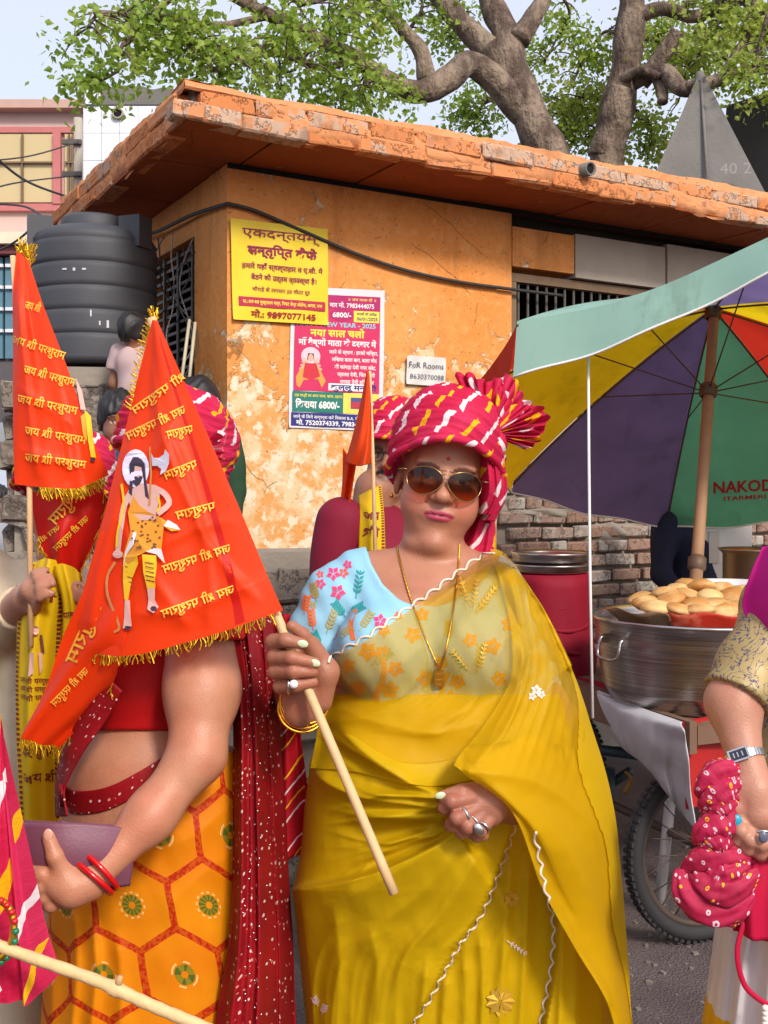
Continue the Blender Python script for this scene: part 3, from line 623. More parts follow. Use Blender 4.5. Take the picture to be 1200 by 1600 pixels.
# seated goddess-like print kept generic: halo, robed figure, tawny mount
A1 = flatmat('ink_skin', (222, 168, 140)); A2 = flatmat('ink_robe', (196, 44, 60)); A3 = flatmat('ink_tawny', (206, 150, 70)); A4 = flatmat('ink_halo', (232, 190, 200)); A5 = flatmat('ink_dark', (50, 34, 36))
for sh, m_, l in ((disc2d(.21, .49, .10, .065), A4, .004), (poly2d([(.06, .64), (.12, .56), (.30, .57), (.37, .66), (.33, .71), (.29, .65), (.14, .66), (.10, .715), (.07, .70)]), A3, .0042), (poly2d([(.13, .64), (.15, .54), (.27, .54), (.31, .63), (.22, .66)]), A2, .0044), (disc2d(.21, .50, .028, .026), A1, .0048), (poly2d([(.17, .53), (.18, .47), (.24, .47), (.25, .53), (.235, .5), (.19, .5)]), A5, .0046)): printon(t, mp, sh, m_, l, 'printed_figure')
for k in range(4):
    for sg in (-1, 1): printon(t, mp, line2d([(.21+sg*.03, .545), (.21+sg*(.08+.012*k), .50+.028*k)], .014), A1, .0043, 'printed_figure')
prect(t, mp, .40, .675, .80, .725, C_wht, .004); ptext(t, mp, 'कुल्लू मनाली', .42, .718, .50, .036, C_navy, .005, bold=.03)
prect(t, mp, .03, .74, .56, .885, C_grn); ptext(t, mp, 'एक यात्री का आना जाना, खाना, ठहरना', .05, .778, .5, .02, C_yel); ptext(t, mp, 'किराया 6800/-', .06, .855, .46, .05, C_wht, bold=.035)
prect(t, mp, .56, .74, .95, .885, flatmat('pale_yellow_ink', (226, 206, 90))); prect(t, mp, .64, .77, .84, .85, flatmat('bus_blue', (66, 80, 130)), .004, 'printed_bus'); prect(t, mp, .64, .80, .84, .845, flatmat('bus_red', (176, 50, 70)), .0044, 'printed_bus')
prect(t, mp, .02, .89, .96, .985, C_navy); ptext(t, mp, 'जाने के लिये सम्पर्क करें विकास B.A. फैमिली, मथुरा', .04, .93, .88, .022, C_wht, bold=.01); ptext(t, mp, 'मो. 7520374339, 7983444075', .07, .975, .82, .032, C_wht, bold=.03)
t, mp, X = poster('paper_notice', 'small white handwritten paper notice pasted right of the posters', 'notice', ((636, 555), (697, 559), (696, 604), (635, 600)))
v, f, u = gridf(X); mk('sheet', v, f, plain('notebook_paper', (206, 204, 200), .7, var=.05, bs=.05), t)
ptext(t, mp, 'FoR Rooms', .05, .42, .88, .22, C_pen, bold=-.004); ptext(t, mp, '8630370088', .08, .80, .86, .18, C_pen, bold=-.006)
# ---------------------------------------------------------------- trees behind the kiosk
bm2 = Mat('peepal_bark'); o_ = bm2.obj(); n_ = bm2.noise(bm2.map(o_, (1, 1, .5)), 5, 7, .65); n2_ = bm2.noise(o_, 22, 5)
c_ = bm2.mix(n_.ss(.38, .62), sc((84, 66, 56)), sc((146, 128, 110))); c_ = bm2.mix(n2_.ss(.55, .7)*.6, c_, sc((78, 62, 52)))
M_bark = bm2.out(c_, rough=.9, bump=bm2.bump(n_+n2_*.6+bm2.noise(bm2.map(o_, (2, 2, .6)), 16, 5)*.8, 1.0, .05))
def leafmat(name, a, b):
    m = Mat(name); n = m.noise(m.obj(), 2.2, 3); n2 = m.noise(m.obj(), 30, 2); return m.out(m.mix((n*.6+n2*.4).ss(.35, .65), sc(a), sc(b)), rough=.45, tl=.5)
M_leaf = leafmat('young_leaf', (112, 146, 40), (176, 194, 86)); M_leaf2 = leafmat('pale_leaf', (128, 156, 44), (190, 200, 96))  # second leaf colour is a slightly paler, yellower green
def leaves(cent, n, rad, size, seed, flat=.7):
    r = np.random.default_rng(seed); V = []; F = []
    for c in cent:
        p = np.asarray(c)+r.normal(size=(n, 3))*rad*np.array([1, 1, flat])
        for q in p:
            a = norm(r.normal(size=3)*[1, 1, .5]+[0, 0, -.7]); b = norm(np.cross(a, r.normal(size=3))); s = size*r.uniform(.6, 1.25); k = len(V)
            nn = np.cross(a, b); V += [q, q+a*s*.35+b*s*.42+nn*s*.1, q+a*s*1.15, q+a*s*.35-b*s*.42+nn*s*.1]; F += [(k, k+1, k+2), (k, k+2, k+3)]
    return np.array(V), F
def limb(pts, r0, r1, n=26, seg=9, wob=.02, seed=0):
    p = spline(PL(pts), n); p = p+wob*np.stack([vnoise(p, 3, seed+i) for i in range(3)], 1); r = .80*np.linspace(r0, r1, n)*(1+.16*vnoise(p, 7, seed+9)); return tube(p, r, seg)
def tree(name, label, base, limbs, twigs, nleaf, m, seed, size):
    t = thing(name, label, 'tree', base); ps = [limb(*a, seed=seed+i, n=30, seg=14) for i, a in enumerate(limbs)]; g = join(ps); mk('trunk', g[0], g[1], M_bark, t)
    r = random.Random(seed); tw = []; cent = []
    for tp in twigs:
        pts = PL(tp[0]); p = spline(pts, 24); tw.append(tube(p, np.linspace(tp[1], tp[1]*.35, 24), 6))
        for k in range(tp[2]):
            a = p[r.randint(4, 23)]; d = np.array([r.uniform(-1, 1)*tp[3], r.uniform(-.7, .7)*tp[3], r.uniform(-.75, .6)*tp[3]]); e = a+d
            tw.append(tube(spline([a, a+d*.5+[0, 0, .04], e], 6), np.linspace(.009, .004, 6), 4)); cent += [e, a+d*.7, e+[r.uniform(-.12, .12), r.uniform(-.1, .1), -.10]]
    g = join(tw); mk('branch', g[0], g[1], M_bark, t, kind='stuff')
    V, F = leaves(cent, nleaf, .085, size, seed); mk('crown', V, F, m, t, smooth=False)
    return t
b1 = P(880, 1500, 9.2)*[1, 1, 0]; b2 = P(955, 1500, 9.6)*[1, 1, 0]
L1 = [([(880, 700, 9.2), (868, 300, 9.2), (838, 205, 9.2), (800, 120, 9.2), (775, 70, 9.2)], .25, .19),
      ([(805, 135, 9.2), (790, 60, 9.3), (768, 0, 9.4), (745, -90, 9.5)], .17, .11), ([(825, 185, 9.2), (775, 125, 9.1), (735, 98, 9.0), (700, 122, 8.8), (655, 143, 8.7), (610, 128, 8.6), (560, 92, 8.5)], .17, .085),
      ([(795, 105, 9.2), (735, 50, 9.3), (685, -10, 9.4), (650, -70, 9.5)], .15, .10), ([(812, 62, 9.2), (838, 20, 9.3), (862, -30, 9.4), (880, -90, 9.4)], .12, .07),
      ([(668, 128, 8.8), (658, 80, 8.8), (625, 40, 8.8), (590, -10, 8.9)], .10, .06), ([(560, 92, 8.5), (520, 78, 8.3), (470, 50, 8.2), (420, 25, 8.0), (360, -8, 7.9)], .085, .05)]
tw1 = [([(560, 92, 8.5), (500, 105, 8.2), (440, 85, 8), (380, 92, 7.8), (330, 112, 7.6)], .035, 26, .36), ([(470, 50, 8.2), (420, 70, 8), (370, 92, 7.8), (340, 70, 7.5)], .03, 24, .36),
       ([(420, 25, 8.0), (340, 40, 7.8), (260, 30, 7.5), (200, 60, 7.2), (185, 90, 7.1)], .03, 20, .28), ([(360, -8, 7.9), (280, -5, 7.6), (220, 25, 7.4), (160, 20, 7.2), (135, 45, 7.1)], .028, 24, .3),
       ([(590, -10, 8.9), (540, 20, 8.6), (500, 60, 8.4), (460, 110, 8.2)], .03, 26, .4), ([(560, 92, 8.5), (580, 120, 8.4), (560, 140, 8.3), (530, 150, 8.1)], .02, 20, .28), ([(600, 0, 8.6), (560, -20, 8.4), (480, 5, 8.2), (420, -20, 8)], .03, 30, .42),
       ([(650, -70, 9.5), (700, -10, 9.8), (720, 30, 10), (710, 60, 10)], .03, 14, .3), ([(630, 60, 9.5), (660, 10, 9.4), (640, -20, 9.4)], .02, 14, .35), ([(862, -30, 9.4), (890, 20, 9.8), (870, 60, 10), (850, 100, 10)], .02, 16, .3),
       ([(800, 150, 10.5), (760, 160, 10.5), (735, 185, 10.6), (720, 170, 10.6)], .02, 22, .3), ([(185, 110, 7.1), (160, 125, 7.1), (145, 122, 7.1)], .012, 6, .1), ([(300, 20, 7.6), (290, 60, 7.5), (310, 90, 7.4)], .015, 16, .26)]
tree('peepal_tree', 'spreading tree with a thick leaning trunk forking left over the kiosk roof', b1, L1, tw1, 10, M_leaf, 3, .054)
L2 = [([(950, 700, 9.6), (950, 290, 9.6), (953, 235, 9.6), (965, 165, 9.6), (980, 80, 9.6), (988, 0, 9.6), (990, -90, 9.6)], .22, .15), ([(945, 245, 9.6), (958, 190, 9.55), (975, 140, 9.5)], .20, .15),
      ([(985, 130, 9.6), (1030, 112, 9.3), (1062, 140, 9.1), (1095, 135, 9.0), (1140, 120, 9.0), (1200, 100, 9.0), (1260, 95, 9)], .11, .05), ([(1000, 130, 9.5), (1030, 90, 9.4), (1058, 48, 9.3)], .105, .085),
      ([(985, 30, 9.6), (1035, 12, 9.5), (1080, 25, 9.4), (1130, 10, 9.4), (1200, -20, 9.4)], .085, .06), ([(1125, 125, 9.0), (1150, 90, 9.0), (1168, 60, 9.0), (1180, 10, 9), (1190, -40, 9)], .06, .04), ([(1028, 118, 9.3), (1034, 140, 9.25), (1036, 158, 9.2)], .08, .06),
      ([(975, 120, 9.45), (1000, 108, 9.3), (1030, 118, 9.2)], .06, .04)]
tw2 = [([(1010, 60, 10), (1040, 60, 10.2), (1060, 20, 10.3), (1090, -20, 10.3)], .025, 26, .36), ([(1020, 90, 10.2), (1060, 80, 10.3), (1100, 70, 10.3), (1120, 40, 10.3)], .025, 30, .34), ([(1120, 20, 9.4), (1150, 40, 9.2), (1180, 50, 9.1), (1210, 70, 9.1)], .02, 30, .34),
       ([(1070, 10, 9.4), (1120, -10, 9.3), (1170, 10, 9.2), (1210, 20, 9)], .02, 30, .34), ([(980, 60, 9.6), (945, 50, 9.9), (915, 90, 10), (900, 120, 10)], .02, 24, .32), ([(960, 170, 10.4), (920, 150, 10.4), (890, 170, 10.4), (875, 210, 10.3)], .02, 34, .34),
       ([(920, 140, 10.6), (900, 190, 10.6), (920, 230, 10.6)], .02, 24, .3), ([(990, 170, 10.4), (1010, 190, 10.4), (1020, 220, 10.4), (1000, 240, 10.4)], .02, 26, .26), ([(1150, 100, 10), (1120, 85, 10), (1080, 95, 10), (1060, 160, 10)], .02, 20, .3), ([(1200, 20, 8.6), (1180, 100, 8.8), (1190, 130, 8.9)], .02, 18, .28)]
tree('pale_trunk_tree', 'straight pale barked tree with a lopped limb right of the leaning trunk', b2, L2, tw2, 10, M_leaf2, 11, .054)
# ================================================================ FOOD CART AND ITS PARASOL
def cloth(name, rgb, rough=.6, tl=.25, var=.14, f=5.0, sheen=0.0, wf=420.0, dirt=0.0, **kw):
    m = Mat(name); o = m.obj(); n = m.noise(o, f, 4); c = m.hsv(sc(rgb), v=1-var+2*var*n)
    w = m.noise(o, wf, 2)
    if dirt: c = m.mix(m.noise(o, 3.1, 6, .68).ss(.52, .72)*dirt, c, m.mix(1.0, c, (.42, .40, .38, 1), 'MULTIPLY')); c = m.mix(m.noise(m.map(o, (1, 1, .3)), 9, 5, .6).ss(.58, .7)*dirt*.6, c, m.mix(1.0, c, (.5, .46, .42, 1), 'MULTIPLY'))
    return m.out(c, rough=rough, tl=tl, sheen=sheen, bump=m.bump(w+m.noise(o, 18, 3)*2.0, .12, .003), spec=.3, **kw)
M_mint = cloth('mint_canvas', (158, 200, 186), .6, .35, .16, 3, dirt=.5); M_redc = cloth('red_canvas', (214, 56, 38), .6, .6, dirt=.4); M_yelc = cloth('yellow_canvas', (232, 200, 24), .6, .6, .16, 4, dirt=.45)
M_vio = cloth('violet_canvas', (116, 104, 150), .6, .5, .3, 5, dirt=.4); M_grnc = cloth('green_canvas', (104, 176, 132), .6, .5, .25, 5, dirt=.4)
M_bamb = plain('old_bamboo', (158, 120, 88), .7, var=.3, f=14); M_rib = plain('rusty_rib', (104, 82, 66), .6, .4); M_pipe = plain('white_piping', (224, 220, 216), .6)
uq = [4.443, 1.101, .511, .102, .430, .680]
UA = np.array([515/FOC*uq[0], uq[0], CAMH+280/FOC*uq[0]]); UN = norm([uq[3], uq[4], 1]); UO = UA-uq[2]*UN
e1 = norm(np.cross(UN, [0, 1, 0])); e2 = np.cross(UN, e1)
def urad(k): a = uq[5]-k*math.pi/4; return math.cos(a)*e1+math.sin(a)*e2
UDEF = {0: np.array([-.061, 0, -.085]), 8: np.array([-.061, 0, -.085]), 7: np.array([.0, 0, .085])}
def upt(k, t): return t*t*UDEF.get(k, np.zeros(3))+UO+urad(k)*uq[1]*t+UN*uq[2]*(1-.62*t-.38*t*t)
cart_c = np.array([1.25, 3.8, 0])
um = thing('street_umbrella', 'large patched parasol in mint, yellow, violet, green and red over the food cart', 'umbrella', upt(0, 0)-UN*1.15)
gm_ = [M_redc, M_yelc, M_vio, M_grnc, M_redc, M_yelc, M_vio, M_mint]; val = [.15, .05, .05, .05, .05, .05, .07, .15]
for k in range(8):
    nu, nv = 22, 26; X = np.zeros((nv, nu, 3))
    for i in range(nv):
        t = .015+.985*i/(nv-1)
        for j in range(nu):
            u = j/(nu-1); p = upt(k, t)*(1-u)+upt(k+1, t)*u; sg = 4*u*(1-u)
            X[i, j] = p-UN*(.035*sg*t)-norm(urad(k+.5))*(.03*sg*t**3)+UN*.006*math.sin(9*u+5*t+k)*t
    v, f, u_ = gridf(X); g_o = mk('canopy_panel', v, f, gm_[k], um, uv=u_)
    vd = np.array([0, 0, -1.])+.15*urad(k+.5); V = np.zeros((6, nu, 3))
    for j in range(nu):
        u = j/(nu-1); dep = val[k]
        if k == 7: dep = .13+.08*u**1.3
        if k == 0: dep = .22-.1*u
        for i in range(6): V[i, j] = X[-1, j]+vd*dep*i/5*(1-.12*4*u*(1-u))+norm(urad(k+.5))*.01*math.sin(u*14+k)*i/5
    v, f, u_ = gridf(V); mk('valance', v, f, gm_[k], g_o)
    v, f, u_ = tube(V[-1], .0045, 6); mk('piping', v, f, M_pipe, g_o)
    a = [upt(k, t)-UN*.012 for t in np.linspace(.02, 1.0, 12)]; v, f, u_ = tube(a, .0045, 6); mk('rib', v, f, M_rib, um)
    rn = UA+(P(1087, 912, 3.95)-UA)*(.40/1.22); v, f, u_ = tube([rn+urad(k)*.03, upt(k, .52)-UN*.015], .003, 5); mk('stretcher', v, f, M_rib, um)
pb_ = P(1087, 912, 3.95); v, f, u = tube(spline([UA+UN*.03, UA-UN*.04, pb_], 14), np.linspace(.019, .023, 14)*(1+.05*np.sin(np.arange(14)*2.1)), 12); mk('pole', v, f, M_bamb, um)
for hh, r in ((.40, .036), (.03, .035), (1.14, .034)): v, f = lathe([(r*.7, -.03), (r, -.02), (r, .02), (r*.7, .03)], UA+(pb_-UA)*(hh/1.22), 16, UA-pb_); mk('collar', v, f, M_rib, um)
v, f = lathe([(.02, 0), (.03, .02), (.012, .06), (0, .065)], UA+UN*.01, 14, UN); mk('finial', v, f, M_rib, um)
# maker's lettering on the inside of the green panel
nG = norm(np.cross(upt(3, 1)-UA, upt(4, 1)-UA)); dG = UA@nG
def onG(px, py):
    d = np.array([(px-600)/FOC, 1, (HOR-py)/FOC]); Y = (dG-CAMH*nG[2])/(d@nG); q = d*Y+[0, 0, CAMH]; k = np.linalg.norm(q-UA)/uq[1]; return q-UN*(.052*min(1, k))-np.array([0, .02, 0])
for s, x, y, w, h in (('NAKODA', 1112, 757, 112, 17), ('ITARMERI   U', 1128, 768, 90, 6)):
    V, F = text2d(s, .03); W_ = V[:, 0].max(); mk('lettering', [onG(x+a/W_*w, y-b/.72*h-a/W_*6) for a, b in V], F, flatmat('red_print', (176, 44, 34)), um, smooth=False)
# thin white rod at the cart's corner
v, f, u = tube(PL([(919, 520, 3.6), (920, 700, 3.52), (922, 900, 3.45), (926, 1122, 3.38)]), .0048, 8); mk('tent_rod', v, f, M_pipe, label='thin white upright rod between the yellow saree and the steel tub', cat='rod')
# ---- cart
M_wood = plain('cart_timber', (112, 84, 66), .8, var=.35, f=8); M_tyre = plain('tyre_rubber', (44, 42, 44), .8, bs=.3); M_rim = plain('rusty_steel', (86, 72, 64), .6, .5, var=.3, f=30)
DE1 = norm([.237, -.56, 0]); DE2 = np.array([-DE1[1], DE1[0], 0]); DN = np.array([.934, 3.21, 0]); DZ = .76
ct = thing('food_cart', 'wooden hawker cart on spoked wheels under the parasol', 'cart', DN+DE2*.6)
def deckbox(name, a0, a1, b0, b1, z0, z1, m, par=ct):   # a along DE2 (right/back), b along -DE1 (towards the far left end)
    v, f = box(DN+DE2*a0-DE1*b0+[0, 0, z0], DE2*(a1-a0), -DE1*(b1-b0), (0, 0, z1-z0)); return mk(name, v, f, m, par, smooth=False)
for i in range(9): deckbox('plank', 0, 1.7, .005+i*.134, .132+i*.134, DZ-.035, DZ, M_wood)
deckbox('side_rail', 0.0, 1.7, -.03, .0, DZ-.06, DZ-.002, M_wood); deckbox('side_rail', 0, 1.7, 1.215, 1.245, DZ-.08, DZ+.015, M_wood); deckbox('end_rail', -.03, -.003, -.03, 1.24, DZ-.085, DZ+.012, M_wood)
for b in (.2, .95): deckbox('beam', .05, 1.65, b, b+.05, DZ-.12, DZ-.037, M_wood)
def wheel(c, nrm, R):
    c = np.asarray(c); nrm = norm(nrm); up = np.array([0, 0, 1.]); a = np.linspace(0, 2*math.pi, 56, endpoint=False); sd = norm(np.cross(up, nrm))
    ring = lambda r: [c+r*(math.cos(t)*sd+math.sin(t)*up) for t in a]
    w = mk('wheel', *tube(ring(R-.055), .013, 8, closed=True)[:2], M_rim, ct)
    v, f, u = tube(ring(R-.026), .026, 10, closed=True); mk('tyre', v, f, M_tyre, w)
    tb = []
    for t in np.linspace(0, 2*math.pi, 72, endpoint=False):
        rd = math.cos(t)*sd+math.sin(t)*up; tg = -math.sin(t)*sd+math.cos(t)*up
        for s in (-1, 1): tb.append(box(c+rd*(R-.006)+nrm*(s*.012)-tg*.008-nrm*.009, nrm*.018, tg*.015, rd*.009))
    g = join(tb); mk('tread', g[0], g[1], M_tyre, w, smooth=False, kind='stuff')
    v, f = lathe([(.0, -.05), (.02, -.05), (.03, -.02), (.03, .02), (.02, .05), (0, .05)], c, 16, nrm); mk('hub', v, f, M_rim, w)
    for k in range(24):
        t = k*2*math.pi/24; rd = math.cos(t+.25*(-1)**k)*sd+math.sin(t+.25*(-1)**k)*up; r2 = math.cos(t)*sd+math.sin(t)*up
        v, f, u = tube([c+rd*.025+nrm*.03*(-1)**k, c+r2*(R-.06)], .0022, 5); mk('spoke', v, f, M_rim, w)
    return w
wc = np.array([1.045, 3.45, .30]); wheel(wc, DE1, .30); wheel(wc-DE1*1.0+[0, 0, 0], DE1, .30); wheel(wc+DE2*1.25, DE1, .30)
v, f, u = tube([wc+DE1*.03, wc-DE1*1.0], .016, 8); mk('axle', v, f, M_rim, ct)
v, f, u = tube(PL([(1052, 1205, 3.62), (1030, 1418, 3.62)]), .019, 10); mk('strut', v, f, plain('white_painted_pipe', (188, 184, 184), .5), ct)
# oily drive parts glimpsed under the deck
for a, b, r in (((925, 1170, 4.0), (1000, 1180, 3.9), .02), ((930, 1240, 4.1), (985, 1205, 4.0), .018), ((950, 1200, 4.0), (945, 1300, 4.0), .03)):
    v, f, u = tube(PL([a, b]), r, 8); mk('frame_tube', v, f, plain('teal_frame', (52, 70, 78), .5, .3), ct)
v, f, u = tube(spline([P(978, 1205, 3.8), P(985, 1220, 3.8), P(976, 1240, 3.8)], 12), .008, 6); mk('chain', v, f, plain('brass_chain', (150, 110, 50), .5, .6), ct)
# steel tub
m = Mat('brushed_steel'); o_ = m.obj(); x_, y_, z_ = m.xyz(o_); ln = m.noise(m.map(o_, (1, 1, 60)), 3, 3); M_steel = m.out(m.mix(ln.ss(.3, .7), sc((164, 156, 156)), sc((206, 200, 198))), rough=m.noise(o_, 6)*.2+.2, metal=1.0, bump=m.bump(ln+m.noise(o_, 3, 2)*3, .15, .004))
TC = P(1090, 965, 3.55); TC[2] = 1.04
tub = thing('steel_tub', 'large ribbed steel tub heaped with fried breads on the cart', 'tub', (TC[0], TC[1], DZ))
pr = [(0, .004), (.285, .004), (.292, .012), (.292, .022), (.298, .03)]
for i in range(14): z = .055+i*.0105; pr += [(.302+z*.16, z), (.306+z*.16, z+.005)]
pr += [(.335, .225), (.337, .232), (.345, .268), (.352, .278), (.356, .285), (.352, .291), (.345, .288), (.338, .27), (.33, .2), (.30, .05), (.28, .02), (0, .018)]
v, f = lathe(pr, (TC[0], TC[1], DZ), 96); mk('body', v, f, M_steel, tub)
ha = math.radians(205); hp = np.array([TC[0]+.338*math.cos(ha), TC[1]+.338*math.sin(ha), DZ+.225]); hr = np.array([math.cos(ha), math.sin(ha), 0]); ht = np.array([-hr[1], hr[0], 0])
v, f, u = tube(spline([hp+ht*.05, hp+ht*.052+hr*.02, hp+ht*.045+hr*.035-[0, 0, .055], hp-ht*.045+hr*.035-[0, 0, .055], hp-ht*.052+hr*.02, hp-ht*.05], 30), .005, 8); mk('handle', v, f, M_steel, tub)
for s in (-1, 1): v, f = cbox(hp+ht*.05*s, (.03, .012, .03), ha); mk('bracket', v, f, M_steel, tub, smooth=False)
m = Mat('newsprint'); u_ = m.uv(); x_, y_, z_ = m.xyz(u_); ln = (y_*22).fract().lt(.55)*(m.noise(m.map(u_, (60, 22, 1)), 1, 2).gt(.47))*((x_*4).fract().gt(.08))
M_news = m.out(m.mix(ln*.55, sc((186, 152, 118)), sc((96, 84, 76))), rough=.8, tl=.2)
def liner(name, a0, a1, z0, z1, r0, r1, m, label, n=26):
    A = np.linspace(math.radians(a0), math.radians(a1), n); X = np.array([[[TC[0]+r*math.cos(a)*(1+.01*math.sin(9*a)), TC[1]+r*math.sin(a), z+.006*math.sin(13*a+z*40)] for a in A] for r, z in zip(np.linspace(r0, r1, 8), np.linspace(z0, z1, 8))])
    v, f, u = solid(X, .001); return mk(name, v, f, m, uv=u, label=label, cat='sheet')
liner('newspaper_sheet', 186, 238, 1.0, 1.082, .25, .325, M_news, 'sheet of newspaper lining the left of the steel tub')
m = Mat('red_plastic'); M_rpl = m.out(m.mix(m.noise(m.obj(), 14, 4).ss(.5, .6), sc((212, 66, 48)), sc((226, 120, 92))), rough=.3, tl=.4)
liner('red_plastic_sheet', 237, 318, 1.0, 1.088, .28, .312, M_rpl, 'shiny red plastic sheet tucked in front of the breads')
# kachori breads
m = Mat('fried_dough'); o_ = m.obj(); r_ = m.rand(); n_ = m.noise(m.node('ShaderNodeVectorMath', {0: o_, 1: m.vec(r_*9., r_*5., r_*3.)}, operation='ADD'), 11, 5)
M_dough = m.out(m.mix((n_+r_*.2-.1).ss(.35, .65), sc((186, 130, 68)), sc((222, 186, 128))), rough=.55, sss=.1, bump=m.bump(n_, .4, .006))
kv, kf = lathe([(0, -.018), (.028, -.016), (.044, -.006), (.048, .0), (.044, .008), (.026, .019), (0, .022)], (0, 0, 0), 20); km = []
for k in range(3):
    V = kv*(1+.06*vnoise(kv, 40, k)[:, None]); me = bpy.data.meshes.new('bread'); me.from_pydata(V.tolist(), [], kf); me.materials.append(M_dough); me.polygons.foreach_set('use_smooth', np.ones(len(me.polygons), bool)); km.append(me)
kp = [(1010, 943, 3.46), (1046, 938, 3.45), (1082, 945, 3.42), (1118, 946, 3.42), (1150, 948, 3.44), (1026, 950, 3.40), (1060, 953, 3.37), (1093, 954, 3.36), (1130, 956, 3.38), (1040, 928, 3.55), (1075, 930, 3.55), (1110, 932, 3.52), (1146, 930, 3.52), (1058, 922, 3.62), (1096, 917, 3.6), (1128, 921, 3.62), (1160, 925, 3.6), (1004, 936, 3.6), (1180, 940, 3.55), (1075, 915, 3.68)]
kl = ['at the left end of the heap', 'second along the front left', 'pale, middle of the upper front row', 'right of the middle of the front row', 'beside the magenta cloth', 'lowest at the left front', 'lowest, half behind the red plastic', 'lowest in the middle front', 'lowest at the right front', 'on the left shoulder of the heap', 'long one in the middle of the heap', 'on the right of the heap middle', 'on the right shoulder of the heap', 'at the back left below the pole', 'topmost on the heap beside the pole', 'near the top right of the heap', 'at the back by the white basin', 'flat one at the far left rim', 'at the far right by the sleeve', 'small one behind the umbrella pole']
for i, (a, b, Y) in enumerate(kp):
    p = P(a, b, Y); o = bpy.data.objects.new('fried_bread', km[i % 3]); COL.objects.link(o); o.location = tuple(p); o.rotation_euler = (random.uniform(-.35, .1), random.uniform(-.25, .25), random.uniform(0, 6)); o.scale = (random.uniform(.95, 1.2), random.uniform(.95, 1.15), random.uniform(.95, 1.2)); setp(o, 'golden round fried bread '+kl[i], 'bread', 'fried breads heaped in the tub'); ROOT[o] = p
pass
v, f = lathe([(0, .02), (.24, .02), (.2, .05), (.12, .16), (0, .2)], (TC[0], TC[1], DZ), 40); mk('bread_heap', v, f, M_dough, label='dark mass of fried breads deep in the steel tub', cat='bread', kind='stuff')
# enamel basin and steel pot behind
b0 = P(1140, 938, 3.85); v, f = lathe([(.06, 0), (.10, .005), (.135, .06), (.145, .085), (.15, .088), (.142, .086), (.13, .06), (.09, .012), (0, .01)], b0-[0, 0, .02], 40); mk('white_basin', v, f, plain('enamel', (212, 212, 216), .3), label='white enamel basin behind the heaped breads', cat='basin')
b0 = P(1178, 1000, 4.4); b0[2] = DZ; v, f = lathe([(0, 0), (.11, 0), (.125, .05), (.125, .30), (.14, .315), (.145, .322), (.135, .32), (.118, .30), (.118, .05), (0, .02)], b0+[0, 0, .14], 40); mk('steel_pot', v, f, plain('brass_steel', (168, 150, 120), .35, .9), label='tall metal pot at the right edge behind the basin', cat='pot')
v, f = lathe([(0, 0), (.16, 0), (.16, .14), (0, .14)], b0, 20); mk('crate_stand', v, f, M_wood, label='round wooden stand under the tall metal pot', cat='stand')
# red cloth covered drum with steel plates on top
M_redcl = cloth('crimson_cloth', (138, 10, 38), .7, .1); dc = P(861, 1000, 4.15); dc[2] = DZ
dr = thing('covered_drum', 'drum wrapped in crimson cloth beside the steel tub', 'drum', dc)
nn = 90; A = np.linspace(0, 2*math.pi, nn, endpoint=False); X = []
for z, r in ((0, .175), (.04, .178), (.10, .165), (.18, .155), (.26, .152), (.34, .150), (.38, .148), (.385, .10)):
    rr = r*(1+.018*np.sin(7*A+z*9)+.02*np.sin(13*A+z*14)*(1-z/.4)+.012*np.sin(3*A+z*40)); X.append(np.stack([dc[0]+rr*np.cos(A), dc[1]+rr*np.sin(A), dc[2]+z+.012*np.sin(2*A+1)*(z < .35)], 1))
v, f, u = gridf(np.array(X), True); mk('wrap', v, f, M_redcl, dr)
for i, z in enumerate((.10, .19, .27)):
    tt = [dc+[(.160-.01*i)*math.cos(a), (.160-.01*i)*math.sin(a), z+.02*math.sin(a*2+i)] for a in np.linspace(0, 2*math.pi, 60, endpoint=False)]; v, f, u = tube(tt, .010, 8, closed=True); mk('fold', v, f, M_redcl, dr)
for k, (z, r, h) in enumerate(((.386, .152, .03), (.425, .152, .036))):
    v, f = lathe([(0, 0), (r*.93, 0), (r*.97, .004), (r, h*.8), (r+.006, h), (r+.002, h+.003), (r-.006, h-.004), (r*.92, .008), (0, .006)], dc+[0, 0, z], 56); mk('steel_plate', v, f, M_steel, label=['lower steel plate on the crimson drum', 'upper shiny steel plate topping the crimson drum'][k], cat='plate', group='steel plates on the drum')
X = netP([[(880, 1052, 4.05), (915, 1060, 3.9), (950, 1068, 3.75)], [(885, 1065, 4.0), (920, 1075, 3.85), (955, 1085, 3.7)]], 20, 6); v, f, u = solid(X, .004); mk('red_rag', v, f, M_redcl, label='strip of red cloth lying on the deck below the drum', cat='cloth')
# white cloth over the deck end and red board on the near side
M_wcl = cloth('soiled_white_cloth', (214, 212, 216), .9, .15, .22, 9, dirt=.3)
rows = [[(934, 1078, 3.72), (975, 1095, 3.55), (1020, 1112, 3.38), (1066, 1128, 3.22)], [(932, 1088, 3.69), (972, 1112, 3.5), (1018, 1130, 3.33), (1066, 1138, 3.18)], [(945, 1130, 3.68), (978, 1150, 3.5), (1022, 1165, 3.33), (1070, 1160, 3.2)], [(968, 1165, 3.67), (990, 1182, 3.52), (1030, 1205, 3.36), (1074, 1195, 3.22)], [(985, 1172, 3.66), (1005, 1185, 3.52), (1042, 1240, 3.38), (1080, 1255, 3.24)], [(1000, 1176, 3.66), (1015, 1188, 3.52), (1060, 1262, 3.4), (1082, 1292, 3.25)]]
X = netP([[(a, b, c-.075) for a, b, c in r] for r in rows], 60, 60); uu, vv = np.meshgrid(np.linspace(0, 1, 60), np.linspace(0, 1, 60)); X[..., 1] += .030*np.sin(uu*15+vv*3+1.5*np.sin(vv*5))*vv+.014*np.sin(uu*33+vv*9)*vv+.006*np.sin(uu*9-vv*19)
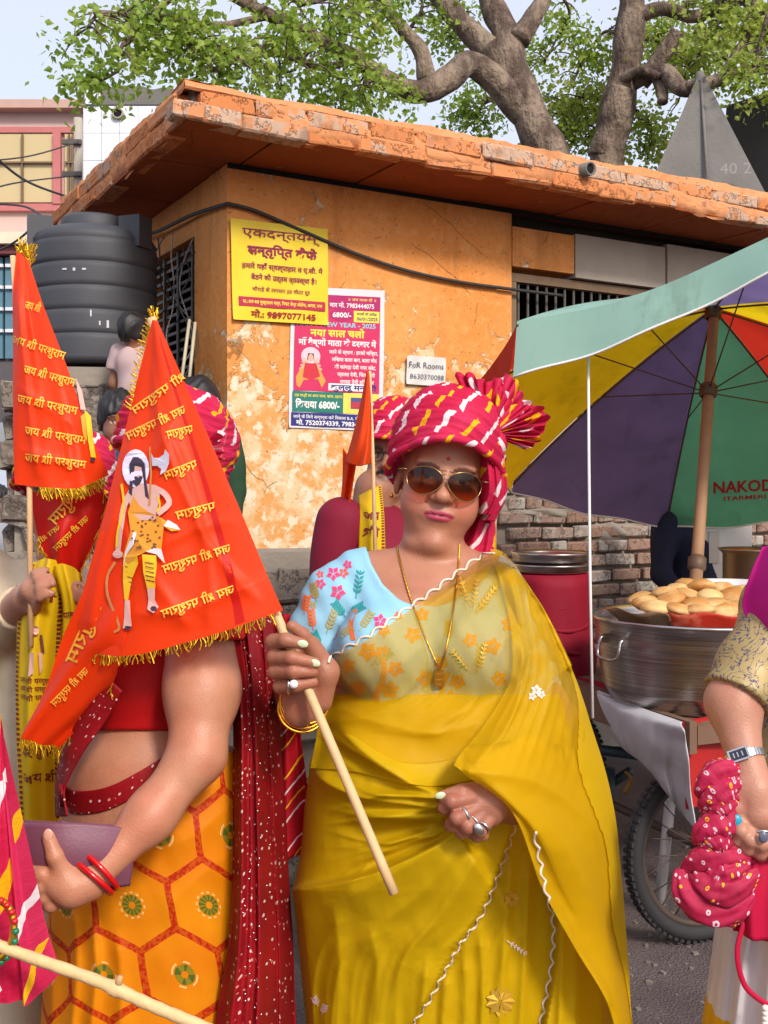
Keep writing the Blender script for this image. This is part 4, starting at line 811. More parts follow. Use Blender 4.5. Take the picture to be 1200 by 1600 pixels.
v, f, u = solid(X, .003); mk('white_cloth', v, f, M_wcl, label='soiled white cloth draped over the near end of the cart', cat='cloth')
X = netP([[(1068, 1128, 3.19), (1120, 1118, 3.27), (1180, 1108, 3.38)], [(1076, 1265, 3.19), (1128, 1245, 3.27), (1190, 1225, 3.38)]], 8, 8); v, f, u = solid(X, .012); mk('red_board', v, f, plain('red_board_paint', (168, 28, 26), .5), label='red painted board hung on the near side of the cart', cat='board', smooth=False)
# ================================================================ PEOPLE: shared cloth patterns and builders
def lehariya(name, base=(196, 22, 66), base2=(214, 48, 92), N=9.0, slope=.9, dash=3.0, wid=.2, amp=.12):
    """wavy tie-dyed stripes in white and yellow; UV in metres"""
    m = Mat(name); u = m.uv(); x, y, z = m.xyz(u); nz = m.noise(u, 14, 2)
    w = (x+y*slope)*N+nz*amp*6; i = w.floor(); f = w.fract(); nf = m.noise(u, 60, 3)
    st_ = (f+nf*.10-.05).lt(wid); par = (i*.5).fract().gt(.25); d = ((x*-slope+y)*dash+i*.37+nz*.6).fract().lt(.74)
    sm = st_*d; col = m.mix(par, sc((238, 224, 226)), sc((244, 182, 22)))
    b = m.mix(m.noise(u, 7, 3).ss(.3, .7), sc(base), sc(base2)); c = m.mix(sm, b, col)
    return m.out(c, rough=.65, tl=.18, sheen=0.0, bump=m.bump(m.noise(u, 500, 2)+m.noise(m.map(u, (20, 90, 1)), 1, 4)*3, .3, .004), spec=.2)
M_leh = lehariya('lehariya_pink', N=24, slope=.5, dash=9, wid=.24); M_leh2 = lehariya('lehariya_red', (170, 16, 30), (190, 26, 40), N=22, slope=1.6, dash=.6, wid=.16); M_leh3 = lehariya('lehariya_large', N=15, slope=.8, dash=4, wid=.26)
def skin(name, rgb, sss=.12):
    m = Mat(name); o = m.obj(); a = m.attr(); n = m.noise(o, 40, 4); n2 = m.noise(o, 260, 3)
    c = m.hsv(a, v=.86+.28*n); c = m.mix(m.noise(o, 14, 4).ss(.42, .7)*.34, c, m.mix(1.0, c, (1.0, .62, .56, 1), 'MULTIPLY')); c = m.mix(m.noise(o, 150, 3).ss(.6, .75)*.12, c, m.mix(1.0, c, (.6, .5, .45, 1), 'MULTIPLY'))
    return m.out(c, rough=n*.25+.32, bump=m.bump(n2+n*.6+m.vor(o, 420)*.5, .3, .0018), spec=.4)
M_skin = skin('skin', None)
def frame(o, yaw=0, roll=0, pitch=0, s=1.0):
    """head/body frame: local x = right in the picture at yaw 0, y = out of the face (towards camera), z = up"""
    R = np.array(Matrix.Rotation(yaw, 3, 'Z') @ Matrix.Rotation(roll, 3, 'Y') @ Matrix.Rotation(pitch, 3, 'X')); B = R@np.diag([1, -1, 1.]); o = np.asarray(o, float)
    to = lambda q: o+s*(np.asarray(q)@B.T); fr = lambda p: ((np.asarray(p)-o)@B)/s
    return to, fr, s
def head_sdf(q, fat=1.0, lips=1.0, noseL=1.0):
    x = np.abs(q[..., 0]); qs = np.stack([x, q[..., 1], q[..., 2]], -1); F = fat
    d = sd_ell(q, (0, -.088, .038), (.077, .098, .100))
    d = smin(d, sd_ell(q, (0, -.052, -.035), (.063*F, .064, .082)), .03)
    d = smin(d, sd_ell(qs, (.034*F, -.030, -.048), (.033*F, .038, .038)), .022)
    d = smin(d, sd_ell(q, (0, -.048, -.092), (.047*F, .052, .036)), .02)
    d = smin(d, sd_ell(q, (0, -.006, -.114), (.021, .018, .016)), .016)
    if lips > 1.05: d = smin(d, sd_ell(q, (0, -.042, -.122), (.052, .042, .026)), .016)          # double chin
    d = smin(d, sd_ell(qs, (.026, -.004, .024), (.026, .012, .010)), .014)       # brow
    d = smax(d, -sd_ell(qs, (.031, .022, .000), (.021, .020, .012)), .012)       # sockets
    d = smin(d, sd_ell(qs, (.031, -.013, .000), (.0145, .0145, .0105)), .004)      # lids
    d = smin(d, sd_cap(q, (0, .004, .008), (0, .024*noseL, -.026), .0075, .0105), .012)
    d = smin(d, sd_ell(q, (0, .027*noseL, -.032), (.0135, .0120, .0108)), .007)
    d = smin(d, sd_ell(qs, (.0145, .0160, -.034), (.0085, .0110, .0080)), .005)
    d = smax(d, -sd_ell(qs, (.0065, .0215, -.0425), (.0042, .006, .0035)), .003)
    L = lips
    d = smin(d, sd_ell(q, (0, -.002, -.062), (.030, .018, .018)), .012)
    d = smin(d, sd_ell(qs, (.008, .0098, -.0598), (.0160*L, .0074, .0046)), .0035)
    d = smin(d, sd_ell(q, (0, .0096, -.0695), (.0190*L, .0080, .0056)), .0035)
    gy = .0185-.0000-22*x*x
    d = smax(d, -sd_ell(q, (0, .022, -.0642), (.025*L, .010, .0011)), .0022)
    d = smax(d, -sd_cap(qs, (.0225, .0125, -.036), (.0345, -.002, -.064), .0012, .0008), .007)      # fold from nose to mouth corner
    d = smin(d, sd_ell(qs, (.078*min(F, 1.03), -.095, -.012), (.008, .018, .030)), .006)     # ears
    d = smin(d, sd_cap(q, (0, -.072, -.08), (0, -.082, -.20), .052*F**.5, .056*F**.5), .016)
    return d
def face_col(q, base, lip, brow=(30, 20, 16), eyes=True, blush=None):
    base = np.array(sc(base)[:3]); C = np.tile(base, (len(q), 1)); x = np.abs(q[:, 0]); y, z = q[:, 1], q[:, 2]
    f = y > -.03
    def put(mask, col, a=1.0): mask = np.clip(mask, 0, 1)[:, None]*a; C[:] = C*(1-mask)+np.array(sc(col)[:3])*mask
    if blush: put(np.exp(-((x-.042)**2+(z+.04)**2)/.0005)*f, blush, .45)
    upz = np.abs(z+.0645); wl = .026
    m1s = np.clip(1-((x/wl)**2+(np.where(z > -.0645, (z+.0645)/.0082, (z+.0645)/.0112))**2-.85)/.3, 0, 1)*f*(y > -.01); put(m1s, lip)
    m1 = 0*(x < wl)*f*(y > -.01)*(np.where(z > -.0645, upz < .0085*(1-(x/wl)**2)**.5*(1-.25*np.exp(-(x/.004)**2)), upz < .0115*(1-(x/wl)**2+1e-6).clip(0)**.5)); put(m1.astype(float), lip)
    put(((upz < .0012)*(x < wl)*f).astype(float), tuple(np.array(lip)*.55), .7)
    be = .015+.006*np.sin(np.clip((x-.012)/.04, 0, 1)*math.pi); put(((np.abs(z-be) < .0035)*(x > .012)*(x < .052)*f).astype(float), brow, .8)
    if eyes:
        put(((((x-.031)/.0135)**2+(z/.0048)**2 < 1)*f).astype(float), (196, 186, 180)); put(((((x-.031)/.0058)**2+(z/.0050)**2 < 1)*f).astype(float), (24, 16, 12)); put(((np.abs(z-.0052*(1-((x-.031)/.015)**2)) < .0012)*(np.abs(x-.031) < .015)*f).astype(float), (20, 14, 12), .9)
    return C
def hair_sdf(q, front=.062, back=-.06, th=.012):
    d = sd_ell(q, (0, -.090, .042), (.080+th*.6, .098+th*.7, .099+th)); d = d+.003*np.sin(q[..., 0]*90+q[..., 2]*60)+.0025*np.sin(q[..., 1]*130+q[..., 0]*170)
    k = (front-back)/.16; cut = -(q[..., 2]-front+k*(.02-q[..., 1])); return smax(d, cut*.7, .01)
M_hair = plain('black_hair', (26, 22, 22), .5, var=.3, f=60, bs=.5, bd=.003, bf=220)
def fromlocal(fn, fr, s): return lambda p: fn(fr(p))*s
def bounds(to, lo, hi, pad=.01):
    c = np.array([to((x, y, z)) for x in (lo[0], hi[0]) for y in (lo[1], hi[1]) for z in (lo[2], hi[2])]); return c.min(0)-pad, c.max(0)+pad
def fingers(p, c, d, up, s, curl=.6):          # small generic hand: palm + 4 fingers + thumb
    d = norm(d); up = norm(np.asarray(up)-d*np.dot(up, d)); sd = np.cross(d, up); c = np.asarray(c)
    f = sd_cap(p, c, c+d*.055*s, .022*s, .026*s)
    for k in range(4):
        o = c+d*.06*s+sd*(k-1.5)*.0165*s; L = (.062, .072, .068, .052)[k]*s; e = o+d*L*.5; g = e+(d*(1-curl)+up*-curl)*L*.55
        f = smin(f, sd_chain(p, [o, e, g], [.0092*s, .0085*s, .0072*s], .003*s), .004*s)
    a = c+sd*-.022*s+d*.01*s; f = smin(f, sd_chain(p, [a, a+d*.03*s-sd*.014*s, a+d*.058*s-sd*.010*s], [.012*s, .0105*s, .008*s], .004*s), .007*s)
    return f
def turban(root, to, s, mat, fan=None, tail=None, seed=0, R=(.104, .126, .100), tilt=(.10, -.30), uvs=1.0):
    """wrapped turban: dome with overlapping diagonal bands, pleated fan, hanging tail; head-local coordinates"""
    ax = norm([tilt[0], tilt[1], 1]); sx = norm(np.cross([0, 1, 0], ax)); sy = np.cross(ax, sx); c0 = np.array([0, -.078, .052])
    nu, nv = 160, 70; A = np.linspace(0, 2*math.pi, nu, endpoint=False); X = np.zeros((nv, nu, 3)); U = np.zeros((nv, nu, 2))
    for i in range(nv):
        t = i/(nv-1); lat = -.42+(math.pi/2+.42)*t
        w = (t*1.15+.17*np.sin(A+.6)+.05*np.sin(2*A+seed))*5.2; fr_ = w-np.floor(w)
        rr = np.cos(lat)**.72*(1+.0*A); bulge = .0055*np.minimum(fr_, (1-fr_)*6)**.7+.0012*np.sin(w*14+A*4+1.5*np.sin(A*3))+.0012*np.sin(w*31+A*2)+.003*np.sin(A*4+t*7+seed)
        k = (1+bulge/.11); X[i] = c0+(R[0]*rr*np.cos(A)*k)[:, None]*sx+(R[1]*rr*np.sin(A)*k)[:, None]*sy+(R[2]*math.sin(lat)*(1+.5*bulge/.11)*np.ones(nu))[:, None]*ax
        U[i, :, 0] = A*.115*uvs; U[i, :, 1] = (t*.2+.06*np.sin(A+.6)+np.floor(w)*.013)*uvs
    v, f, u = gridf(to(X), True); d = mk('turban', v, f, mat, root, uv=U.reshape(-1, 2))
    lo = X[0]; rim = to(np.array([q+norm(q-c0)*.002 for q in lo])); v, f, u = tube(rim, .007*s, 8, closed=True); mk('turban_brim', v, f, mat, d, uv=u)
    for k0, a0, a1, L, dep in ([] if not fan else fan if isinstance(fan, list) else [fan]):
        nn, nr = 150, 18; X = np.zeros((nr, nn, 3)); U = np.zeros((nr, nn, 2))
        for j in range(nn):
            a = a0+(a1-a0)*j/(nn-1); ph = j/(nn-1)*13*2*math.pi; Lj = L*(1+.10*math.sin(j*.11+seed)+.04*math.sin(j*.47))
            for i in range(nr):
                r = i/(nr-1); X[i, j] = np.array(k0)+np.array([math.cos(a), 0, math.sin(a)])*Lj*(.10+.90*r)+np.array([-math.sin(a)*.004*math.sin(ph+1), (dep*(.25+.75*r))*math.sin(ph+.8*math.sin(j*.09))*.42+.02*r*r*math.sin(a*3+seed), 0]); U[i, j] = (j/(nn-1)*.30*uvs, r*L*uvs)
        v, f, u = gridf(to(X)); mk('turban_fan', v, f, mat, d, uv=U.reshape(-1, 2))
    if tail:
        for tl in tail:
            rows, nu2, nv2, amp = tl; N_ = net(rows, nu2, nv2); uu, vv = np.meshgrid(np.linspace(0, 1, nu2), np.linspace(0, 1, nv2)); N_[..., 1] += amp*np.sin(uu*15+vv*2+seed)+.4*amp*np.sin(uu*33+vv*5)
            W_ = np.linalg.norm(N_[0, -1]-N_[0, 0])+np.linalg.norm(N_[-1, -1]-N_[-1, 0]); H_ = np.linalg.norm(N_[-1, 0]-N_[0, 0]); v, f, u = solid(to(N_), .0015)
            mk('turban_tail', v, f, mat, d, uv=u*[W_*.6*uvs, H_*uvs])
    return d
def person(name, label, base, H, yaw, skin_rgb, shirt, pants, arms, group=None, hair=dict(), hs=1.0, res=.008, turb=None, glasses=False, moust=False, lipc=None, roll=0, hyaw=0, kurta=False, fat=1.0, sleeve='long'):
    root = thing(name, label, 'person', base, group); to, fr, s = frame(base, yaw); b = lambda *q: np.array(q)*H
    hsz = H/1.62*hs; hto, hfr, _ = frame(to(b(0, .045/H*1.0, 0)+np.array([0, 0, H-.145*hsz])), yaw+hyaw, roll, 0, hsz)
    # body: head + arms as one skin mesh
    def arm(p, e=0.0):
        d = None
        for sx, (el, hd) in zip((-1, 1), arms):
            sh = b(sx*.108, 0, .80); A_ = [sh, np.array(el)*H, np.array(hd)*H]; q = sd_chain(p, A_, [.034*H*fat+e, .027*H*fat+e, .019*H+e], .02); d = q if d is None else np.minimum(d, q)
        return d
    def sk(p):
        q = fr(p); d = np.minimum(head_sdf(hfr(p))*hsz, sd_cap(q, b(0, -.01, .79), b(0, 0, .85), .036*H)); d = smin(d, arm(q), .01)
        for sx, (el, hd) in zip((-1, 1), arms): d = smin(d, fingers(q, np.array(hd)*H, np.array(hd)-np.array(el), (0, 1, .3), H/1.62), .01)
        return d
    pts = np.array([np.array(k)*H for a in arms for k in a]+[b(-.16, -.09, .78), b(.16, .12, 1.02)]); lo, hi = bounds(to, pts.min(0)-.10*H/1.6, pts.max(0)+.10*H/1.6)
    v, f = surfnet(sk, lo, hi, res); q = hfr(v); inh = (np.abs(q) < .16).all(1); C = np.tile(np.array(sc(skin_rgb)[:3]), (len(v), 1)); C[inh] = face_col(q[inh], skin_rgb, lipc or tuple(np.array(skin_rgb)*.75))
    if moust: mm = (np.abs(q[:, 0]) < .028)*(np.abs(q[:, 2]+.050+6*q[:, 0]**2) < .0055)*(q[:, 1] > -.01); C[mm] = np.array(sc((22, 17, 15))[:3])
    mk('body', v, f, M_skin, root, attr=C)
    def sh(p):
        q = fr(p); d = sd_cap(q, b(0, 0, .60), b(0, 0, .72), .088*H*fat, .092*H*fat); d = smin(d, sd_cap(q, b(-.095, 0, .785), b(.095, 0, .785), .042*H), .05); d = smin(d, sd_cap(q, b(0, 0, .52), b(0, 0, .60), .092*H*fat), .03)
        if kurta: d = smin(d, sd_cap(q, b(0, 0, .33), b(0, 0, .55), .105*H*fat, .095*H*fat), .03)
        a = arm(q, .012)
        if sleeve == 'short':
            cut = None
            for sx, (el, hd) in zip((-1, 1), arms):
                S0 = b(sx*.108, 0, .80); n = norm(np.array(el)*H-S0); c = ((q-S0)@n)-.55*np.linalg.norm(np.array(el)*H-S0); aa = sd_cap(q, S0, np.array(el)*H, .034*H*fat+.012, .03*H*fat+.012); a1 = np.maximum(aa, c); cut = a1 if cut is None else np.minimum(cut, a1)
            a = cut
        else:
            for sx, (el, hd) in zip((-1, 1), arms): a = np.maximum(a, -sd_ell(q, np.array(hd)*H, (.045*H,)*3))
        d = smin(d, a, .02); d = smax(d, -sd_ell(q, b(0, .02, .87), (.055*H, .06*H, .05*H)), .008); d = np.maximum(d, (.50-.17*kurta)*H-q[..., 2])
        return d+.006*np.sin(q[..., 2]*28/H+4*np.sin(q[..., 0]*13/H))*np.clip((q[..., 2]/H-.45)*6, 0, 1)
    lo, hi = bounds(to, np.minimum(pts.min(0), b(-.2, -.16, .3))-.03, np.maximum(pts.max(0), b(.2, .16, .9))+.03); v, f = surfnet(sh, lo, hi, res); mk('shirt', v, f, shirt, root, uv=np.stack([v[:, 0], v[:, 2]], 1))
    def pn(p):
        q = fr(p); d = sd_cap(q, b(0, 0, .50), b(0, 0, .545), .086*H*fat)
        for sx in (-1, 1): d = smin(d, sd_chain(q, [b(sx*.05, 0, .48), b(sx*.055, .01, .28), b(sx*.058, 0, .05)], [.056*H, .046*H, .04*H], .02), .03)
        for sx in (-1, 1): d = smin(d, sd_cap(q, b(sx*.058, 0, .022), b(sx*.065, .06, .018), .026*H, .02*H), .01)
        return np.maximum(d, -q[..., 2])
    lo, hi = bounds(to, b(-.16, -.12, 0), b(.16, .14, .6)); v, f = surfnet(pn, lo, hi, res*1.4); mk('trousers', v, f, pants, root)
    if hair is not None:
        lo, hi = bounds(hto, (-.11, -.22, -.13), (.11, .06, .17)); v, f = surfnet(lambda p: hair_sdf(hfr(p), **hair)*hsz, lo, hi, .004); mk('hair', v, f, M_hair, root)
    if turb: turban(root, hto, hsz, turb[0], turb[1], turb[2], seed=3, R=(.108, .128, .105))
    if glasses:
        gl = []
        for sx in (-1, 1):
            a = np.linspace(0, 2*math.pi, 28, endpoint=False); gl.append(tube(hto(np.stack([sx*.033+.024*np.cos(a), .018+0*a, -.002+.019*np.sin(a)], 1)), .0018*hsz, 6, closed=True)); gl.append(tube(hto(np.array([(sx*.057, .016, .004), (sx*.078, -.09, .004)])), .0016*hsz, 6))
        gl.append(tube(hto(np.array([(-.010, .02, .003), (0, .024, .006), (.010, .02, .003)])), .0016*hsz, 6)); g = join(gl); mk('spectacles', g[0], g[1], flatmat('dark_frame', (40, 34, 32), .4), root)
    return root, to, fr, hto, hfr
# ---------------------------------------------------------------- background people
PANT = plain('dark_trousers', (48, 46, 56), .8); cl = cloth
dn = lambda sx, f=0.0: ((sx*.13, .0, .63), (sx*.125, .05+f, .48))
person('person', 'toddler in a pale pink shirt seen from behind beside the black tank', np.array([P(212, 0, 4.72)[0], 4.72, 1.40]), .86, math.radians(160), (138, 92, 70), cl('pale_pink_cotton', (206, 178, 176), .8), plain('toddler_shorts', (90, 80, 90)), [dn(-1), dn(1, .04)], hs=1.42, hair=dict(front=.05, back=-.05, th=.006), sleeve='short', res=.009)
person('person', 'child with a dark bob peering past the left edge of the big orange flag', np.array([P(186, 0, 4.32)[0], 4.32, .66]), 1.215, math.radians(20), (122, 80, 62), cl('navy_cotton', (52, 66, 100), .8), PANT, [dn(-1), dn(1)], hs=1.24, hair=dict(front=.04, back=-.10, th=.016), res=.008)
person('person', 'boy in a dark green shirt looking over the pink turban fan', np.array([P(306, 0, 4.28)[0], 4.28, .66]), 1.265, math.radians(-8), (112, 74, 58), cl('bottle_green_cotton', (48, 78, 56), .8), PANT, [dn(-1), dn(1)], hs=1.22, hair=dict(front=.05, back=-.06, th=.014), res=.008)
person('person', 'bystander in a white shirt far off at the left edge', np.array([P(2, 0, 7.5)[0], 7.5, 0]), 1.49, math.radians(60), (126, 88, 70), cl('white_cotton', (196, 198, 206), .8), PANT, [dn(-1), dn(1)], hair=dict(), res=.014)
person('person', 'cart vendor in navy clothes behind the tub under the parasol', np.array([P(1088, 0, 5.35)[0], 5.35, 0]), 1.66, math.radians(20), (84, 54, 42), cl('navy_shirt', (40, 46, 70), .75), plain('navy_trousers', (36, 42, 60)), [((-.14, .02, .63), (-.11, .10, .56)), ((.14, .03, .63), (.10, .16, .60))], hair=dict(), res=.013)
# man with moustache behind the main figure, maroon kurta, yellow scarf, small flag
M_maroon = cloth('maroon_cotton', (122, 16, 44), .75, .05); M_scarf = cloth('yellow_scarf_cloth', (228, 190, 18), .6, .2, .1); C_ink = flatmat('red_scarf_ink', (122, 26, 20))
mb = np.array([P(586, 0, 3.15)[0], 3.15, 0])
mroot, mto, mfr, mhto, mhfr = person('person', 'man with moustache and spectacles in a maroon kurta behind the yellow saree', mb, 1.73, math.radians(60), (150, 104, 82), M_maroon, plain('white_pyjama', (206, 202, 196)), [((-.125, -.02, .64), (-.06, .16, .66)), ((.14, .0, .63), (.13, .06, .5))], turb=(M_leh, None, None), glasses=True, moust=True, hyaw=math.radians(-76), hair=None, kurta=True, fat=1.0, res=.009)
rows = [[(560, 775, 3.03), (578, 765, 3.0), (596, 757, 3.03)], [(561, 800, 2.95), (582, 800, 2.93), (600, 800, 2.95)], [(560, 850, 2.93), (581, 850, 2.91), (602, 850, 2.93)], [(560, 920, 2.93), (581, 920, 2.92), (602, 920, 2.93)]]
X = netP(rows, 16, 30); v, f, u = solid(X, .003); sc_ = mk('scarf', v, f, M_scarf, mroot)
def netmap(X, lift=.002):                 # map (u,v) in 0..1 to a point just in front of a sheet grid
    nv, nu = X.shape[:2]; du = np.gradient(X, axis=1); dv = np.gradient(X, axis=0); N_ = np.cross(du, dv); N_ /= np.linalg.norm(N_, axis=-1)[..., None]+1e-12; N_ *= -np.sign(np.sum(N_*X, -1))[..., None]
    N_ = np.where(N_ == 0, 0, N_)
    def f(u, v, l=lift):
        a = np.clip(np.asarray(u)*(nu-1), 0, nu-1.001); b = np.clip(np.asarray(v)*(nv-1), 0, nv-1.001); i = a.astype(int); j = b.astype(int); s = (a-i)[..., None]; t = (b-j)[..., None]
        g = lambda A: A[j, i]*(1-s)*(1-t)+A[j, i+1]*s*(1-t)+A[j+1, i]*(1-s)*t+A[j+1, i+1]*s*t
        return g(X)+g(N_)*l
    return f
def printnet(f, VF, m, root, lift=.002, name='lettering'):
    V, F = VF; V = np.asarray(V)
    return mk(name, f(V[:, 0], V[:, 1], lift), F, m, root, smooth=False)
def nettext(f, s, u0, v0, w, h, m, root, bold=.02, lift=.002, mir=False, slope=0.0, W=None, name='lettering'):
    V, F = text2d(s, bold); x = V[:, 0]/(V[:, 0].max() if W is None else W); x = 1-x if mir else x; y = V[:, 1]/.72
    printnet(f, (np.stack([u0+x*w, v0-y*h+slope*x], 1), F), m, root, lift, name)
fs = netmap(X)
for s, v0 in (('जय', .42), ('श्री', .60), ('परशुराम', .80)): nettext(fs, s, .18, v0, .60, .09, C_ink, sc_, .03)
for k in range(34): printnet(fs, rect2d(.86, .02+k*.029, .97, .036+k*.029), C_ink, sc_, .0015, 'border_dash')
M_saff = cloth('saffron_cloth', (240, 84, 14), .55, .45, .1, 6, wf=300); M_stick = plain('pale_wood_stick', (214, 176, 128), .6, var=.15, f=20)
sf = thing('saffron_pennant', 'small plain saffron pennant on a thin stick in front of the posters', 'flag', P(579, 850, 2.85))
rows = [[(573, 578, 2.9), (575, 579, 2.9), (577, 580, 2.9)], [(563, 630, 2.93), (572, 632, 2.88), (580, 634, 2.9)], [(548, 690, 2.95), (566, 694, 2.86), (582, 698, 2.9)], [(538, 722, 2.96), (560, 728, 2.86), (583, 724, 2.9)]]
X = netP(rows, 30, 50); uu, vv = np.meshgrid(np.linspace(0, 1, 30), np.linspace(0, 1, 50)); X[..., 1] += .018*vv*np.sin(uu*11+vv*3); v, f, u = solid(X, .001); mk('cloth', v, f, M_saff, sf)
rows = [[(536, 700, 2.97), (546, 716, 2.95), (556, 726, 2.93)], [(534, 760, 2.98), (542, 765, 2.97), (551, 760, 2.95)], [(528, 810, 3.0), (535, 812, 2.98), (545, 806, 2.97)], [(527, 838, 3.0), (531, 840, 2.99), (537, 836, 2.98)]]
X = netP(rows, 16, 40); uu, vv = np.meshgrid(np.linspace(0, 1, 16), np.linspace(0, 1, 40)); X[..., 1] += .012*np.sin(uu*9+vv*6); v, f, u = solid(X, .001); mk('loose_end', v, f, M_saff, sf)
v, f, u = tube(PL([(577, 580, 2.905), (583, 730, 2.9), (588, 930, 2.86)]), .0055, 8); mk('stick', v, f, M_stick, sf)
# ================================================================ MAIN FIGURE: person in a yellow saree holding the big flag
Y0 = 1.9
def W(px, py, d=0.0): return P(px, py, Y0+d)
mw = thing('person', 'person in aviator sunglasses, pink striped turban and yellow organza saree gripping a flag stick', 'person', W(690, 2040)*[1, 1, 0])
SK = (172, 118, 92)
hto, hfr, hs_ = frame(W(696, 748, -.025), 0, math.radians(9.5), 0, 1.0)
hto, hfr, hs_ = frame(hto(np.array([0, -.022, 0])), 0, math.radians(9.5), math.radians(0), 1.03)
# ---- torso form (used for skin, blouse and drapes)
def torso(p):
    d = sd_ell(p, W(672, 1000, .06), (.178, .108, .165))
    d = smin(d, sd_cap(p, W(562, 905, .07), W(764, 915, .07), .052), .06)
    d = smin(d, sd_cap(p, W(688, 890, .085), W(688, 935, .07), .052, .080), .05)
    d = smin(d, sd_ell(p, W(603, 1018, -.035), (.086, .080, .082)), .035); d = smin(d, sd_ell(p, W(742, 1020, -.03), (.088, .082, .082)), .035)
    d = smin(d, sd_ell(p, W(668, 1175, .03), (.182, .150, .14)), .06)
    return d
RA = [W(528, 935, .06), W(462, 1085, .04)]; RW = P(474, 1086, 1.668)            # right arm: shoulder, elbow ; wrist
LA = [W(776, 948, .065), W(866, 1140, .03), P(800, 1256, 1.742)]
def larm(p, e=0): return sd_chain(p, LA, [.050+e, .046+e, .031+e], .03)
Hd = lambda px, py, Y: P(px, py, Y)
def rhand(p):
    d = sd_chain(p, [Hd(500, 1094, 1.662), Hd(508, 1050, 1.655), Hd(486, 1008, 1.648)], [.020, .021, .015], .01)           # thenar side
    d = smin(d, sd_chain(p, [Hd(470, 1110, 1.668), Hd(462, 1065, 1.66), Hd(456, 1022, 1.652)], [.026, .024, .020], .01), .015)   # palm / back
    d = smin(d, sd_chain(p, [Hd(494, 1020, 1.645), Hd(474, 992, 1.632), Hd(456, 978, 1.622)], [.0125, .0105, .0085], .004), .006)  # thumb
    for a in ([(448, 1006, 1.648), (427, 1003, 1.625), (446, 1000, 1.602), (473, 1006, 1.598)], [(449, 1028, 1.650), (429, 1027, 1.624), (456, 1028, 1.596), (492, 1036, 1.600)], [(450, 1048, 1.652), (431, 1049, 1.626), (458, 1049, 1.598), (489, 1050, 1.603)], [(453, 1068, 1.655), (439, 1072, 1.632), (462, 1071, 1.606), (489, 1066, 1.609)]):
        d = smin(d, sd_chain(p, [Hd(*q) for q in a], [.0118, .0122, .0108, .0085], .004), .0028)
    return d
def rarm(p): return sd_chain(p, [RA[0], RA[1], RW], [.055, .048, .027], .02)
def lhand(p):
    d = sd_chain(p, [LA[2], Hd(765, 1252, 1.70), Hd(742, 1256, 1.690)], [.030, .030, .026], .012)
    d = smin(d, sd_ell(p, Hd(752, 1264, 1.692), (.034, .020, .034)), .015)
    d = smin(d, sd_chain(p, [Hd(756, 1234, 1.692), Hd(722, 1236, 1.676), Hd(690, 1244, 1.672)], [.0135, .0115, .0085], .004), .008)
    for a in ([(738, 1247, 1.676), (706, 1252, 1.662), (694, 1262, 1.676), (712, 1270, 1.690)], [(742, 1264, 1.672), (714, 1278, 1.656), (705, 1289, 1.670), (722, 1292, 1.686)], [(750, 1275, 1.672), (731, 1291, 1.658), (722, 1300, 1.670), (738, 1302, 1.688)], [(762, 1281, 1.676), (750, 1297, 1.664), (744, 1305, 1.672), (756, 1306, 1.688)]):
        d = smin(d, sd_chain(p, [Hd(*q) for q in a], [.0122, .0118, .0105, .0085], .004), .0032)
    return d
# ---- body mesh: head/neck/chest, arms and hands, one object
parts = []; cols = []
def fhead(p): return smin(head_sdf(hfr(p), fat=1.0, lips=1.08)*1.03, torso(p)+.002, .018)
v, f = surfnet(lambda p: np.maximum(fhead(p), W(0, 1000)[2]-p[..., 2]), (W(540, 0)[0], 1.70, W(0, 1000)[2]-.01), (W(835, 0)[0], 2.12, W(0, 625)[2]), .0026)
q = hfr(v); parts.append((v, f)); C = np.tile(np.array(sc(SK)[:3]), (len(v), 1)); inh = (np.abs(q[:, 0]) < .1)*(q[:, 2] > -.13); C[inh] = face_col(q[inh], SK, (168, 62, 84), brow=(70, 46, 40), blush=(206, 112, 98)); cols.append(C)
v, f = surfnet(lambda p: smin(smin(rarm(p), rhand(p), .012), sd_cap(p, RW, Hd(470, 1108, 1.668), .027, .026), .015), (P(400, 0, 1.62)[0], 1.575, P(0, 1150, 1.7)[2]), (W(560, 0)[0], 2.06, W(0, 880)[2]), .003); parts.append((v, f)); cols.append(np.tile(np.array(sc((160, 104, 80))[:3]), (len(v), 1)))
v, f = surfnet(lambda p: smin(larm(p), lhand(p), .012), (P(676, 0, 1.67)[0], 1.625, P(0, 1325, 1.67)[2]), (W(935, 0)[0], 2.06, W(0, 870)[2]), .003); parts.append((v, f)); cols.append(np.tile(np.array(sc((158, 104, 84))[:3]), (len(v), 1)))
for C, V_, js in ((cols[1], parts[1][0], [(427, 1003, 1.625), (429, 1027, 1.624), (431, 1049, 1.626), (439, 1072, 1.632), (446, 1000, 1.602), (456, 1028, 1.596), (458, 1049, 1.598), (462, 1071, 1.606)]), (cols[2], parts[2][0], [(706, 1252, 1.662), (714, 1278, 1.656), (731, 1291, 1.658), (750, 1297, 1.664), (738, 1247, 1.676), (742, 1264, 1.672), (750, 1275, 1.672)])):
    for j in js: w_ = np.exp(-((V_-P(*j))**2).sum(1)/.010**2)[:, None]; C *= 1-w_*np.array([.24, .30, .32])      # darker skin over the knuckles
g = join(parts); body = mk('body', g[0], g[1], M_skin, mw, attr=np.concatenate(cols))
